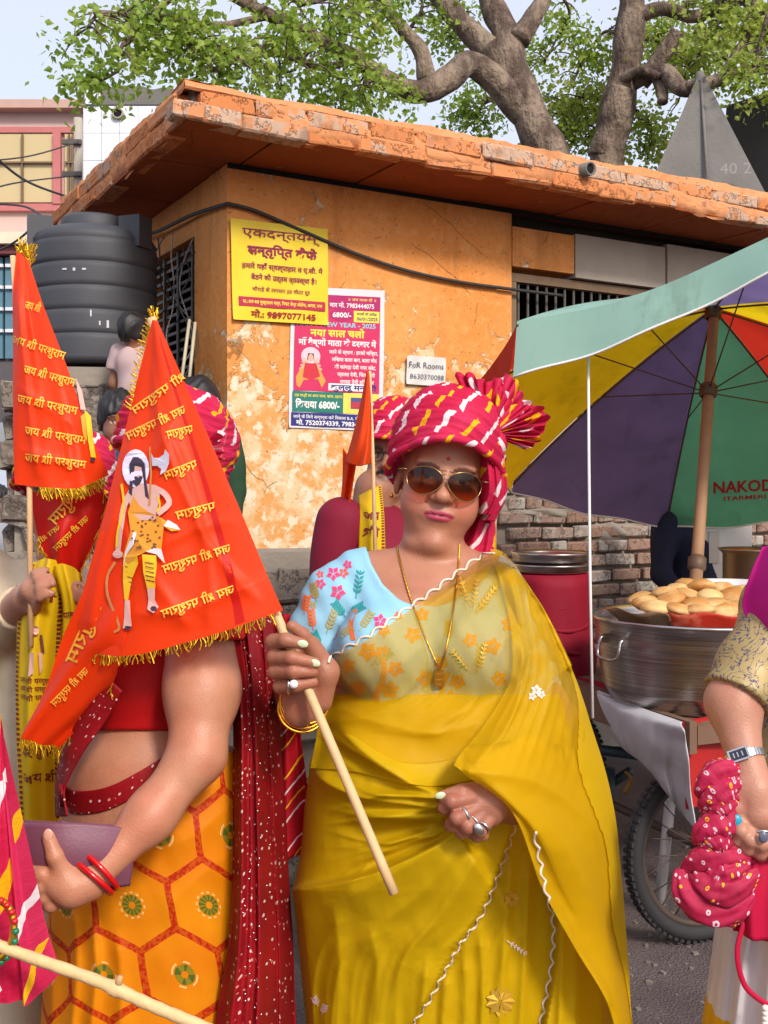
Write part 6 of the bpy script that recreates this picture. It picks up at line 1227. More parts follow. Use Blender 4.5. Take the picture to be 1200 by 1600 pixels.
for sx in (-1, 1):
    Ls = lens_shape(); Ls[:, 0] *= -sx; c = np.array([sx*.0345, 0, -.006]); wrap = lambda x: .034-10.0*np.maximum(np.abs(x)-.008, 0)**2
    P3 = np.stack([c[0]+Ls[:, 0], wrap(c[0]+Ls[:, 0]), c[2]+Ls[:, 1]], 1); v, f, u = tube(hto(P3), .0011, 6, closed=True); mk('lens_rim', v, f, M_wire, sgr)
    rings = [P3]+[np.stack([c[0]+Ls[:, 0]*k, wrap(c[0]+Ls[:, 0]*k)+.0022*(1-k*k), c[2]+Ls[:, 1]*k], 1) for k in (.75, .5, .25)]; Q = np.concatenate(rings+[np.array([[c[0], wrap(c[0])+.0022, c[2]]])]); n = 40
    F = [(i*n+j, i*n+(j+1) % n, (i+1)*n+(j+1) % n, (i+1)*n+j) for i in range(3) for j in range(n)]+[(3*n+j, 3*n+(j+1) % n, 4*n) for j in range(n)]
    mk('lens', hto(Q), F, M_lens, sgr, uv=np.stack([(Q[:, 0]-c[0])/.06+.5, (Q[:, 2]-c[2])/.048+.5], 1))
    v, f, u = tube(hto(np.array([(sx*.063, wrap(.063), .006), (sx*.075, .008, .006), (sx*.082, -.03, .004), (sx*.085, -.09, .0)])), .0012, 6); mk('temple_arm', v, f, M_wire, sgr)
    v, f, u = tube(hto(np.array([(sx*.012, .033, -.004), (sx*.0095, .030, -.010)])), .002, 6); mk('nose_pad', v, f, plain('clear_pad', (210, 190, 170), .2), sgr)
bvH = bvh_of(body)
def chain(pts, bvs, name, off=.003, r=.0017):
    p = spline(pts, 130); o = []
    for x, y in p:
        hs = [h for h in (hit(b, x, y, off) for b in bvs) if h is not None]
        if hs: o.append(min(hs, key=lambda h: h[1]))
    o = np.array(o); rr = r*(1+.35*np.sin(np.arange(len(o))*2.6)); v, f, u = tube(o, rr, 6); return mk(name, v, f, M_gold, mw)
nc = chain([(622, 832), (620, 850), (626, 880), (640, 930), (660, 985), (675, 1020), (686, 1046)], [bvH, bvB, bvC], 'necklace'); chain([(718, 850), (716, 890), (710, 940), (703, 985), (694, 1025), (687, 1046)], [bvH, bvB, bvC], 'necklace')
pc = hit(bvC, 686, 1060, .005); v, f = cbox(pc, (.016, .004, .030)); pd = mk('pendant', v, f, M_gold, mw, smooth=False)
for dx, dz, sx, sz in ((0, .006, .008, .004), (0, -.004, .010, .005), (0, -.011, .007, .003)): v, f = cbox(pc+[dx, -.0025, dz], (sx, .002, sz)); mk('relief', v, f, M_gold, pd, smooth=False)
V, F = ellmesh(hto(np.array([-.086, -.085, -.045])), (.004, .004, .005)); mk('ear_stud', V, F, M_gold, mw)
# ================================================================ BIG SAFFRON FLAG held by the main figure
def flagcloth(name, rgb, tl=.3): return cloth(name, rgb, .5, tl, .10, 5, sheen=0.0, wf=300)
M_flag = flagcloth('orange_flag_satin', (246, 66, 14)); M_flagd = flagcloth('red_flag_satin', (206, 26, 12)); C_fy = flatmat('flag_yellow_ink', (246, 186, 60)); M_tin = plain('gold_tinsel', (226, 176, 40), .3, .7, var=.3, f=90)
def ripple(X, amps):
    nv, nu = X.shape[:2]; uu, vv = np.meshgrid(np.linspace(0, 1, nu), np.linspace(0, 1, nv))
    for a, fu, fv, ph in amps: X[..., 1] += a*np.sin(uu*fu+vv*fv+ph)*np.clip(vv*2.5, 0, 1)
    return X
def fringe(pts, L, n, par, seed=0, dirv=(0, 0, -1), name='tinsel_fringe', r=.0012, spread=.5):
    rr = random.Random(seed); p = spline(pts, n); ps = []
    for q in p:
        d = norm(np.array(dirv)+np.array([rr.uniform(-spread, spread), rr.uniform(-.3, .3), rr.uniform(-spread, spread)*.5])); l = L*rr.uniform(.5, 1.2); ps.append(tube(spline([q, q+d*l*.5+[rr.uniform(-.003, .003), 0, 0], q+d*l], 4), r, 3, cap=False))
    g = join(ps); return mk(name, g[0], g[1], M_tin, par, kind='stuff')
fl = thing('big_flag', 'large triangular orange flag with rows of yellow script hiding the face behind it', 'flag', P(615, 1395, 1.50))
st_top, st_bot = P(236, 498, 1.70), P(616, 1396, 1.565); sdir = norm(st_bot-st_top); tt = np.linspace(0, 1, 20)[:, None]; v, f, u = tube(st_top+(st_bot-st_top)*tt, .0075, 8)
stickp = lambda k: st_top+(st_bot-st_top)*k
mk('stick', v, f, M_stick, fl)
def atpx(py): k = (py-498)/(1396-498.0); a = stickp(k); return a
# rows run from the free left edge to the stick sleeve
rows = [[(238, 500, 1.69), (239, 500, 1.688), (240, 500, 1.686), (246, 501, 1.686)], [(212, 600, 1.70), (232, 602, 1.69), (258, 604, 1.672), (290, 601, 1.668)], [(188, 700, 1.70), (230, 703, 1.67), (280, 703, 1.655), (332, 697, 1.652)], [(158, 820, 1.70), (230, 828, 1.65), (305, 830, 1.636), (382, 814, 1.634)],
        [(132, 920, 1.71), (225, 935, 1.64), (320, 935, 1.62), (421, 908, 1.618)], [(105, 1005, 1.73), (215, 1000, 1.635), (330, 985, 1.62), (437, 962, 1.628)]]
# last row is the lower hem, sagging to the left
rows[-1] = [(118, 1015, 1.72), (200, 1024, 1.64), (320, 996, 1.612), (442, 954, 1.608)]
X = ripple(netP(rows, 70, 120), [(.005, 6, 3, .3), (.002, 15, 4, 1)]); a_, b_ = toPx(X); X[..., 1] -= folds(a_, b_, [([(236, 560), (262, 700), (330, 850), (410, 945)], 6, 12, .007, (.2, .1)), ([(225, 620), (190, 760), (155, 900), (140, 1000)], 8, 16, .007, (.2, .1)), ([(250, 640), (300, 760), (330, 900), (325, 985)], 7, 14, .006, (.2, .1)), ([(180, 800), (240, 900), (300, 985)], 9, 16, .007, (.2, .1)), ([(200, 960), (300, 950), (420, 900)], 8, 12, .006, (.2, .2)), ([(290, 620), (250, 700), (200, 740)], 7, 10, .004, (.3, .3)), ([(370, 810), (300, 830), (200, 880)], 8, 12, .005, (.3, .3))])
v, f, u = gridf(X); fc = mk('cloth', v, f, M_flag, fl); FB = netmap(X)
sl_ = X[:, -4:]; 
# seam band near the stick
Vs = np.array([[FB(np.array(u_), np.array(k), .0012) for u_ in (.80, .84)] for k in np.linspace(.05, .985, 60)]); v, f, u = gridf(Vs); mk('sleeve_seam', v, f, M_flagd, fc)
# free corner swept down to the left, showing the print's reverse
rows = [[(160, 830, 1.69), (178, 850, 1.685), (196, 900, 1.66), (206, 960, 1.64)], [(130, 920, 1.70), (150, 945, 1.69), (172, 985, 1.665), (190, 1022, 1.645)], [(95, 1000, 1.72), (120, 1020, 1.71), (150, 1040, 1.69), (178, 1062, 1.67)], [(68, 1080, 1.73), (90, 1090, 1.725), (120, 1105, 1.71), (145, 1110, 1.70)], [(36, 1148, 1.74), (52, 1158, 1.738), (72, 1166, 1.735), (92, 1170, 1.73)]]
X2 = ripple(netP(rows, 40, 70), [(.010, 5, 4, 0), (.005, 13, 9, 1)]); v, f, u = gridf(X2); mk('cloth_corner', v, f, M_flag, fl); FC = netmap(X2)
JAY, FULL = 'परशुराम', 'जय श्री परशुराम'
def uvof(px, py, N):                     # invert the sheet mapping: nearest grid cell in photo pixels
    a, b = toPx(N); d = (a-px)**2+(b-py)**2; i, j = np.unravel_index(np.argmin(d), d.shape); return j/(N.shape[1]-1), i/(N.shape[0]-1)
def pxtext(f, N, s, p0, p1, hpx, m, par, bold=.015, lift=.0025):   # text between two photo pixels on a sheet, baseline p0->p1
    V, F = text2d(s, bold); L = V[:, 0].max(); p0 = np.array(p0, float); p1 = np.array(p1, float); d = (p1-p0); n = np.array([d[1], -d[0]])/np.linalg.norm(d)
    if n[1] > 0: n = -n
    q = p0+(V[:, :1]/L)*d+(V[:, 1:]/.72)*n*hpx; a, b = toPx(N); pts = np.stack([a.ravel(), b.ravel()], 1); flat = N.reshape(-1, 3); out = []
    for x in q:
        dd = ((pts-x)**2).sum(1); k = np.argpartition(dd, 3)[:3]; w = 1/(dd[k]+.5); Yd = (flat[k, 1]*w).sum()/w.sum()-lift-.002; out.append(P(x[0], x[1], Yd))
    mk('lettering', out, F, m, par, smooth=False)
# the print shows through mirrored: lines run right to left
for s, a, b, h in ((FULL, (292, 645), (200, 688), 14), (JAY, (303, 676), (262, 686), 14), (JAY, (310, 730), (258, 750), 14), (JAY, (338, 796), (276, 812), 14), (FULL, (362, 862), (256, 896), 14), (FULL, (368, 926), (254, 966), 14)): pxtext(FB, X, s, a, b, h, C_fy, fc)
pxtext(FB, X, 'श्री परशुराम', (290, 592), (210, 648), 13, C_fy, fc)
pxtext(FC, X2, JAY, (165, 935), (118, 1040), 20, flatmat('flag_gold_ink', (226, 160, 30)), fl); pxtext(FC, X2, FULL, (140, 1050), (86, 1105), 12, C_fy, fl)
# printed standing figure: halo, axe, long hair, tiger-skin wrap, yellow trousers
I = {k: flatmat('ink_'+k, c) for k, c in dict(halo=(224, 218, 240), skin=(216, 170, 160), hair=(56, 44, 64), steel=(206, 204, 222), tiger=(226, 150, 40), gold=(238, 190, 30), line=(110, 60, 50), white=(226, 222, 226), wood=(196, 130, 70)).items()}
def pxshape(N, VF, m, par, lift, name='printed_figure'):
    V, F = VF; a, b = toPx(N); pts = np.stack([a.ravel(), b.ravel()], 1); flat = N.reshape(-1, 3); out = []
    for x in V:
        dd = ((pts-x)**2).sum(1); k = np.argpartition(dd, 3)[:3]; w = 1/(dd[k]+.5); out.append(P(x[0], x[1], (flat[k, 1]*w).sum()/w.sum()-lift-.0045))
    mk(name, out, [t[::-1] for t in F], m, par, smooth=False)
fig = [('halo', disc2d(212, 732, 21, 30), .0020), ('steel', poly2d([(236, 708), (240, 715), (247, 716), (256, 710), (258, 702), (264, 710), (264, 724), (259, 736), (250, 742), (252, 733), (246, 728), (238, 728)]), .0022), ('wood', line2d([(234, 698), (236, 740), (233, 790)], 3), .0024), ('skin', poly2d([(206, 764), (222, 755), (244, 758), (250, 775), (242, 812), (210, 814), (202, 785)]), .0022), ('skin', line2d(spline([(243, 763), (258, 772), (264, 787), (246, 803)], 10), 9), .0023), ('skin', line2d(spline([(206, 768), (194, 790), (188, 828), (184, 862)], 10), [11, 10, 10, 9, 9, 9, 8, 8, 8, 8]), .0023),
       ('skin', disc2d(214, 738, 11, 17), .0026), ('hair', poly2d([(203, 748), (202, 725), (208, 714), (218, 714), (226, 724), (228, 750), (233, 780), (227, 775), (224, 748), (221, 730), (211, 728), (208, 745), (206, 775), (201, 770)]), .0030), ('hair', poly2d([(206, 744), (212, 742), (218, 743), (223, 745), (219, 756), (213, 760), (207, 754)]), .0032), ('skin', disc2d(214, 745, 4, 1.6), .0034),
       ('tiger', poly2d([(208, 775), (218, 790), (232, 800), (250, 808), (282, 828), (268, 830), (256, 822), (252, 860), (256, 880), (244, 866), (228, 862), (212, 870), (198, 884), (192, 870), (204, 830), (200, 800)]), .0028), ('white', poly2d([(256, 822), (282, 828), (276, 820), (262, 812)]), .0031), ('white', poly2d([(228, 862), (244, 866), (258, 880), (252, 858), (240, 856)]), .0031), ('white', poly2d([(192, 886), (198, 866), (208, 852), (214, 830), (208, 832), (196, 862)]), .0031),
       ('gold', poly2d([(193, 872), (214, 866), (216, 880), (206, 905), (200, 938), (194, 936), (192, 905)]), .0026), ('gold', poly2d([(222, 866), (244, 868), (245, 886), (242, 905), (243, 918), (230, 920), (224, 895)]), .0026), ('skin', poly2d([(195, 936), (203, 938), (204, 962), (206, 978), (192, 982), (194, 965)]), .0025), ('skin', poly2d([(230, 920), (242, 918), (242, 938), (248, 948), (240, 958), (230, 952), (232, 938)]), .0025),
       ('hair', disc2d(240, 951, 5, 4), .0028), ('hair', disc2d(199, 981, 6, 3), .0028), ('gold', line2d(spline([(190, 756), (193, 790), (184, 830), (182, 855)], 12), 3.5), .0033), ('wood', line2d(spline([(180, 878), (168, 900), (168, 930), (182, 965), (186, 982), (178, 988)], 16), 4), .0030), ('skin', disc2d(184, 866, 8, 6), .0033), ('gold', line2d(spline([(246, 775), (250, 790), (244, 800)], 6), 3), .0032)]
for k, sh, l in fig: pxshape(X, sh, I[k], fc, l)
rr = random.Random(5)
for k in range(42):
    x, y = rr.uniform(206, 252), rr.uniform(805, 858)
    if abs((x-228)/24)**2+abs((y-832)/30)**2 < 1: pxshape(X, disc2d(x, y, 2.0, 1.4, 6), I['line'], fc, .0036)
for k in range(5): pxshape(X, line2d([(195+k*2, 885+k*8), (205+k*1.5, 888+k*8)], 1.5), I['line'], fc, .0034); pxshape(X, line2d([(226+k*.5, 878+k*7), (240+k*.4, 881+k*7)], 1.5), I['line'], fc, .0034)
fringe([X[-1, j] for j in range(6, 70, 6)], .016, 90, fl, 1); fringe([X2[-1, j] for j in range(0, 40, 6)]+[X2[i, -1] for i in range(69, 30, -8)], .020, 70, fl, 2); fringe([P(238, 502, 1.72), P(228, 540, 1.715), P(213, 600, 1.70), P(204, 640, 1.70)], .014, 46, fl, 3, (-.8, 0, .5)); fringe([P(238, 500, 1.72), P(244, 505, 1.72)], .022, 26, fl, 4, (0, 0, 1))
v, f, u = tube(spline([X2[i, 20] for i in (40, 50, 60, 69)], 20), .004, 6); 
# ================================================================ SECOND FLAG at the left, RED FLAG folded behind it
f2 = thing('tall_flag', 'tall narrow orange flag at the left edge in front of the water tank', 'flag', P(46, 935, 1.95))
rows = [[(26, 394, 2.02), (30, 394, 2.02), (36, 396, 2.02), (42, 398, 2.02)], [(18, 460, 2.0), (38, 460, 1.99), (52, 468, 2.0), (66, 474, 2.02)], [(18, 560, 2.0), (48, 560, 1.98), (76, 566, 1.99), (104, 572, 2.03)], [(22, 660, 2.0), (62, 662, 1.975), (104, 672, 1.985), (142, 676, 2.03)], [(27, 757, 2.0), (75, 762, 1.97), (124, 762, 1.985), (172, 742, 2.04)]]
X = ripple(netP(rows, 60, 110), [(.010, 7, 4, .5), (.004, 17, 5, 0)]); a_, b_ = toPx(X); X[..., 1] -= folds(a_, b_, [([(28, 430), (40, 560), (60, 750)], 6, 10, .010, (.2, .1)), ([(40, 450), (80, 600), (110, 750)], 6, 10, .010, (.2, .1)), ([(25, 600), (80, 640), (140, 680)], 7, 10, .006, (.3, .3)), ([(25, 700), (90, 720), (150, 735)], 7, 10, .006, (.3, .3))])
v, f, u = gridf(X); fc2 = mk('cloth', v, f, M_flag, f2)
for a, b in (((38, 482), (62, 488)), ((18, 535), (100, 562)), ((36, 582), (116, 604)), ((26, 628), (120, 648)), ((38, 678), (134, 694)), ((38, 720), (134, 732))):
    pxtext(None, X, FULL if b[0] > 90 else 'जय श्री', a, b, 13, C_fy, fc2)
for sh, k, l in ((poly2d([(132, 640), (142, 650), (146, 690), (150, 715), (142, 714), (138, 690)]), 'gold', .0028), (poly2d([(126, 650), (134, 645), (136, 690), (130, 680)]), 'tiger', .0026), (disc2d(145, 718, 4, 3), 'hair', .003), (poly2d([(118, 590), (128, 610), (134, 640), (126, 640)]), 'skin', .0026)): pxshape(X, sh, I[k], fc2, l)
v, f, u = tube(PL([(20, 400, 2.025), (46, 760, 1.99), (48, 1010, 1.965)]), .0055, 8); mk('stick', v, f, M_stick, f2)
fringe([P(26, 394, 2.02), P(42, 398, 2.02), P(48, 415, 2.02)], .026, 60, f2, 5, (.2, 0, 1), spread=.9); fringe([X[-1, j] for j in range(14, 60, 6)], .022, 130, f2, 6, spread=.8)
rows = [[(150, 610, 2.06), (160, 640, 2.07), (166, 660, 2.08)], [(160, 700, 2.06), (168, 720, 2.07), (176, 730, 2.08)]]
f3 = thing('red_flag', 'folded red flag with gold script hanging below the tall orange flag', 'flag', P(110, 905, 2.06))
rows = [[(50, 768, 2.06), (95, 772, 2.05), (150, 752, 2.08)], [(52, 810, 2.06), (100, 815, 2.03), (164, 780, 2.07)], [(66, 860, 2.06), (105, 858, 2.03), (150, 835, 2.06)], [(92, 896, 2.06), (112, 900, 2.04), (128, 890, 2.06)], [(98, 912, 2.06), (110, 914, 2.05), (122, 910, 2.06)]]
X3 = ripple(netP(rows, 40, 50), [(.010, 6, 5, 0), (.005, 15, 7, 2)]); v, f, u = gridf(X3); mk('cloth', v, f, M_flagd, f3)
for s, a, b, h in (('परशुराम', (135, 768), (86, 822), 18), (FULL, (140, 812), (88, 862), 10), ('जय श्री', (95, 826), (62, 850), 8)): pxtext(None, X3, s, a, b, h, flatmat('gold_print', (222, 170, 40)), f3)
fringe([X3[i, -1] for i in range(0, 50, 6)], .02, 60, f3, 7, spread=1.0); fringe([X3[i, 0] for i in range(20, 50, 6)], .018, 40, f3, 8, spread=1.0)
# ================================================================ LEFT FIGURE in the orange honeycomb saree
YL = 1.78
def Lp(px, py, d=0.0): return P(px, py, YL+d)
SKL = (182, 126, 98)
lw_ = thing('person', 'person behind the big flag in an orange honeycomb saree with a red dotted border', 'person', P(250, 2100, 1.85)*[1, 1, 0])
def ltorso(p):
    d = sd_ell(p, Lp(258, 1010, .10), (.125, .125, .15)); d = smin(d, sd_cap(p, Lp(235, 905, .12), Lp(330, 905, .12), .075), .05)
    d = smin(d, sd_ell(p, Lp(215, 1065, .06), (.085, .10, .085)), .04)                    # bust, turned left
    d = smin(d, sd_ell(p, Lp(232, 1185, .10), (.142, .135, .12)), .05); d = smin(d, sd_ell(p, Lp(245, 1290, .11), (.165, .15, .14)), .06); return d
AS_, AE, AW = Lp(312, 985, -.01), Lp(308, 1180, -.10), P(140, 1376, 1.575)
def larm2(p):
    d = sd_chain(p, [AS_, Lp(316, 1080, -.055), AE], [.060, .055, .041], .04); e = sd_chain(p, [AE, P(235, 1275, 1.63), AW], [.041, .035, .0235], .03); d = smin(d, e, .03); return d
def lhand2(p):
    d = sd_chain(p, [AW, P(112, 1384, 1.565), P(92, 1376, 1.562)], [.028, .030, .026], .012); d = smin(d, sd_ell(p, P(96, 1362, 1.566), (.026, .018, .034)), .012)
    d = smin(d, sd_chain(p, [P(104, 1372, 1.556), P(86, 1338, 1.548), P(76, 1308, 1.552)], [.0155, .0125, .0098], .005), .008)
    for a in ([(88, 1372, 1.556), (66, 1366, 1.552), (50, 1356, 1.566), (46, 1344, 1.590)], [(86, 1384, 1.558), (66, 1384, 1.553), (50, 1376, 1.567), (44, 1364, 1.592)], [(88, 1395, 1.560), (70, 1400, 1.556), (56, 1394, 1.568), (50, 1384, 1.592)], [(94, 1404, 1.564), (80, 1412, 1.560), (68, 1408, 1.570), (62, 1400, 1.592)]): d = smin(d, sd_chain(p, [P(*q) for q in a], [.0125, .0122, .0108, .009], .004), .0035)
    return d
lhto, lhfr, _ = frame(P(232, 730, 1.93), math.radians(-28), math.radians(4), 0, 1.0)
parts = []
v, f = surfnet(lambda p: smin(head_sdf(lhfr(p), fat=1.05), ltorso(p), .02), (Lp(85, 0)[0]-.02, 1.70, Lp(0, 1330)[2]), (Lp(420, 0)[0], 2.16, P(0, 620, 1.95)[2]), .005); q = lhfr(v); C = np.tile(np.array(sc(SKL)[:3]), (len(v), 1)); inh = (np.abs(q) < .13).all(1); C[inh] = face_col(q[inh], SKL, (160, 60, 80)); parts.append((v, f)); cols = [C]; bvLT = BVHTree.FromPolygons([tuple(q_) for q_ in v], f)
v, f = surfnet(lambda p: smin(larm2(p), lhand2(p), .012), (P(38, 0, 1.56)[0], 1.52, P(0, 1430, 1.56)[2]), (Lp(392, 0)[0], 1.90, Lp(0, 900)[2]), .003); parts.append((v, f)); cols.append(np.tile(np.array(sc(SKL)[:3]), (len(v), 1)))
g = join(parts); lb_ = mk('body', g[0], g[1], M_skin, lw_, attr=np.concatenate(cols)); bvL = bvh_of(lb_)
V, F = ellmesh(P(75, 1305, 1.5435), (.0072, .0025, .0095), (.1, 0, 1)); mk('fingernail', V, F, plain('natural_nail', (216, 160, 140), .3), lw_)
# red blouse
M_rbl = cloth('scarlet_blouse', (178, 12, 16), .65, .05, .1)
def rb(p):
    d = ltorso(p)-.006; a, b = toPx(p); lowpy = 1140-(a-200)*.0; d = smax(d, (b-1142)*.0011, .004); d = smin(d, np.maximum(sd_cap(p, AS_, Lp(316, 1080, -.055), .076), (b-1000)*.0011), .01); return np.maximum(d, (870-b)*.0011)
v, f = surfnet(rb, (Lp(100, 0)[0], 1.66, Lp(0, 1165)[2]), (Lp(420, 0)[0], 2.08, Lp(0, 850)[2]), .005); rbo = mk('blouse', v, f, M_rbl, lw_)
# honeycomb saree material
m = Mat('honeycomb_saree'); u_ = m.uv(); x, y, z = m.xyz(u_); nz = m.noise(u_, 9, 2); X_, Y_ = x+nz*.012, y
sx_, sy_ = .135, .235
def hexd(px, py):                        # two interleaved lattices -> distance metric to the nearest hexagon centre
    ax_ = (px.fract()-.5); ay_ = (py.fract()-.5); bx_ = ((px+.5).fract()-.5); by_ = ((py+.5).fract()-.5)
    return ax_, ay_, bx_, by_
px_, py_ = X_/sx_, Y_/sy_; ax_, ay_, bx_, by_ = hexd(px_, py_)
def hm(a, b): A_, B_ = a.abs(), b.abs()*3; return (A_).max(A_*.5+B_*.5)
da, db = hm(ax_, ay_), hm(bx_, by_); near = da.lt(db); dd = da.min(db)
line = dd.gt(.455); ra = ((ax_*ax_+ay_*ay_*3).sqrt()).min((bx_*bx_+by_*by_*3).sqrt())
an = m.math('ARCTAN2', ax_, ay_*1.7); pet = (an*12).sin()
base = m.mix(m.noise(u_, 6, 3).ss(.3, .7), sc((228, 128, 6)), sc((240, 150, 14)))
c = m.mix(line, base, m.mix(m.noise(u_, 130, 2).gt(.5)*.5, sc((190, 44, 12)), sc((220, 110, 20))))
c = m.mix(ra.lt(.13)*ra.gt(.045), c, m.mix(pet.gt(.2), sc((150, 130, 30)), sc((84, 104, 40)))); c = m.mix(ra.gt(.15)*ra.lt(.17)*pet.gt(0), c, sc((240, 206, 130)))
M_honey = m.out(c, rough=.6, tl=.2, sheen=0.0, spec=.2, bump=m.bump(m.noise(u_, 400, 2)+m.noise(u_, 25, 3)*2, .14, .004))
SL = [(1180, 118, 392, .13, .06), (1230, 100, 396, .15, .06), (1290, 86, 398, .165, .065), (1400, 76, 400, .175, .07), (1500, 70, 404, .18, .075), (1620, 62, 410, .18, .08), (2080, 50, 430, .19, .1)]
nu, nv = 240, 200; tpy = np.concatenate([np.linspace(1180, 1640, 170), np.linspace(1650, 2080, 30)]); A = np.linspace(0, 2*math.pi, nu, endpoint=False); c_, s_ = np.cos(A), np.sin(A); ri = lambda k: np.interp(tpy, [r[0] for r in SL], [r[k] for r in SL])
FX = ((ri(1)+ri(2))/2)[:, None]+((ri(2)-ri(1))/2)[:, None]*se(c_, .85)[None]; FD = .06+ri(4)[:, None]-ri(3)[:, None]*se(s_, .85)[None]
# waistband dips towards the belly: top edge slants
slant = np.clip((1300-tpy)/120, 0, 1)[:, None]; FY = np.repeat(tpy[:, None], nu, 1)+slant*np.clip((330-FX)/230, -.2, 1.1)*46
FL2 = [([(110, 1400), (120, 1500), (110, 1640)], 10, 10, .016, (.2, 0)), ([(145, 1430), (150, 1520), (140, 1640)], 9, 10, .016, (.2, 0)), ([(180, 1450), (190, 1540), (185, 1640)], 12, 10, .012, (.2, 0)), ([(90, 1330), (84, 1450), (80, 1640)], 10, 12, .014, (.2, 0)), ([(250, 1330), (310, 1300), (380, 1240)], 20, 26, .008, (.3, .2)), ([(230, 1450), (300, 1380), (380, 1320)], 24, 30, .008, (.3, .2))]
FD -= np.clip((s_-.05)/.3, 0, 1)[None]*(folds(FX, FY, FL2)+.002*vnoise(np.stack([FX/30, FY/50], -1), 1, 2))
YY = YL+FD; X = np.stack([(FX-600)/FOC*YY, YY, CAMH-(FY-HOR)/FOC*YY], -1); ang_ = np.cumsum(np.r_[0, np.hypot(np.diff(FX[100]), np.diff(FD[100]*900))])*.00108
U = np.stack([np.repeat(ang_[None], nv, 0)+FY*.0002, (FY*.00108)], -1); v, f, _ = gridf(X, True); lsr = mk('saree', v, f, M_honey, lw_, uv=U.reshape(-1, 2)); bvLS = bvh_of(lsr)
# red dotted border fabric
m = Mat('bandhani_red'); u_ = m.uv(); x, y, z = m.xyz(u_); vd = m.vor(u_, 70, rnd=.35); vd2 = m.vor(u_, 44, rnd=.25)
rg = (x*9).fract()-.5; rgy = (y*9).fract()-.5; rr_ = (rg*rg+rgy*rgy).sqrt(); ringm = ((rr_*9).fract().lt(.45))*rr_.lt(.36)
c = m.mix(m.noise(u_, 8, 3).ss(.3, .7), sc((128, 6, 16)), sc((154, 12, 22))); c = m.mix(vd.lt(.22)*ringm, c, sc((216, 150, 130))); c = m.mix(vd2.lt(.13), c, sc((226, 196, 190)))
M_band = m.out(c, rough=.6, tl=.12, sheen=0.0, spec=.3, bump=m.bump(vd, .2, .003))
# waist roll
wp = [(92, 1236, 1.70), (120, 1250, 1.665), (170, 1243, 1.655), (230, 1212, 1.66), (280, 1180, 1.68), (330, 1150, 1.72)]
X = net([[(a, b-14+k*9, Y-.004*math.sin(k*1.0)*3) for a, b, Y in wp] for k in range(5)], 60, 16); D = X[..., 2]-.006*np.sin(np.linspace(0, 1, 16)*3.14)[:, None]*1.5; X = np.stack([(X[..., 0]-600)/FOC*D, D, CAMH-(X[..., 1]-HOR)/FOC*D], -1)
for i in range(X.shape[0]):
    for j in range(X.shape[1]):
        a, b = toPx(X[i, j]); hs = [h for h in (hit(bv, a, b, .004) for bv in (bvLT, bvLS)) if h is not None]
        if hs: X[i, j] = min(hs, key=lambda h: h[1])
v, f, u = solid(X, .003); mk('waist_border', v, f, M_band, lsr, uv=u*[.4, .05])
# front pallu edge from behind the flag down the belly's left side, and the hanging end behind the arm
rows = [[(150, 1040, 1.72), (170, 1060, 1.69), (190, 1080, 1.68)], [(118, 1105, 1.74), (140, 1120, 1.70), (165, 1125, 1.69)], [(96, 1165, 1.77), (108, 1172, 1.72), (128, 1176, 1.695)], [(86, 1225, 1.79), (92, 1228, 1.74), (100, 1232, 1.70)], [(86, 1275, 1.80), (92, 1276, 1.74), (104, 1276, 1.69)]]
X = netP(rows, 24, 50); v, f, u = solid(X, .003); mk('pallu_front', v, f, M_band, lsr, uv=u*[.12, .3])
rows = [[(330, 930, 1.80), (362, 935, 1.76), (395, 940, 1.80), (425, 955, 1.88)], [(352, 1030, 1.80), (380, 1035, 1.76), (405, 1040, 1.80), (432, 1050, 1.90)], [(362, 1130, 1.79), (388, 1130, 1.74), (412, 1135, 1.79), (436, 1140, 1.90)], [(362, 1240, 1.77), (390, 1240, 1.72), (418, 1245, 1.78), (444, 1250, 1.90)], [(362, 1360, 1.76), (392, 1360, 1.71), (424, 1362, 1.77), (450, 1365, 1.90)], [(355, 1480, 1.74), (392, 1482, 1.70), (430, 1484, 1.77), (458, 1488, 1.90)], [(335, 1600, 1.74), (388, 1600, 1.69), (432, 1602, 1.77), (462, 1606, 1.90)], [(320, 1760, 1.75), (380, 1760, 1.70), (432, 1762, 1.78), (468, 1766, 1.90)]]
X = netP(rows, 70, 150); uu, vv = np.meshgrid(np.linspace(0, 1, 70), np.linspace(0, 1, 150)); X[..., 1] += .012*np.sin(uu*20+vv*2)+.005*np.sin(uu*43+vv*5); v, f, u = solid(X, .003); bvLP = bvh_of(mk('pallu', v, f, M_band, lsr, uv=u*[.22, .95]))
beads = []; rr = random.Random(4)
for k in range(60):
    px, py = rr.choice([385, 402, 420])+rr.uniform(-6, 6), 960+k*10.6; h = hit(bvLP, px, py, .001)
    if h is not None: beads.append(ellmesh(h, (.0018, .001, .0018), n=6))
g = join(beads); mk('sequins', g[0], g[1], M_silver, lsr, kind='stuff')
# bangles
baxl = norm(AW-P(235, 1275, 1.63))
m = Mat('red_lac'); M_lac = m.out(sc((196, 10, 20)), rough=.2, spec=.6)
for k in range(2):
    bg_ = ringat(AW+baxl*(-.006-.013*k), baxl+np.array([.1, 0, .12*k]), .0375, .0042, M_lac, lw_, 'bangle')
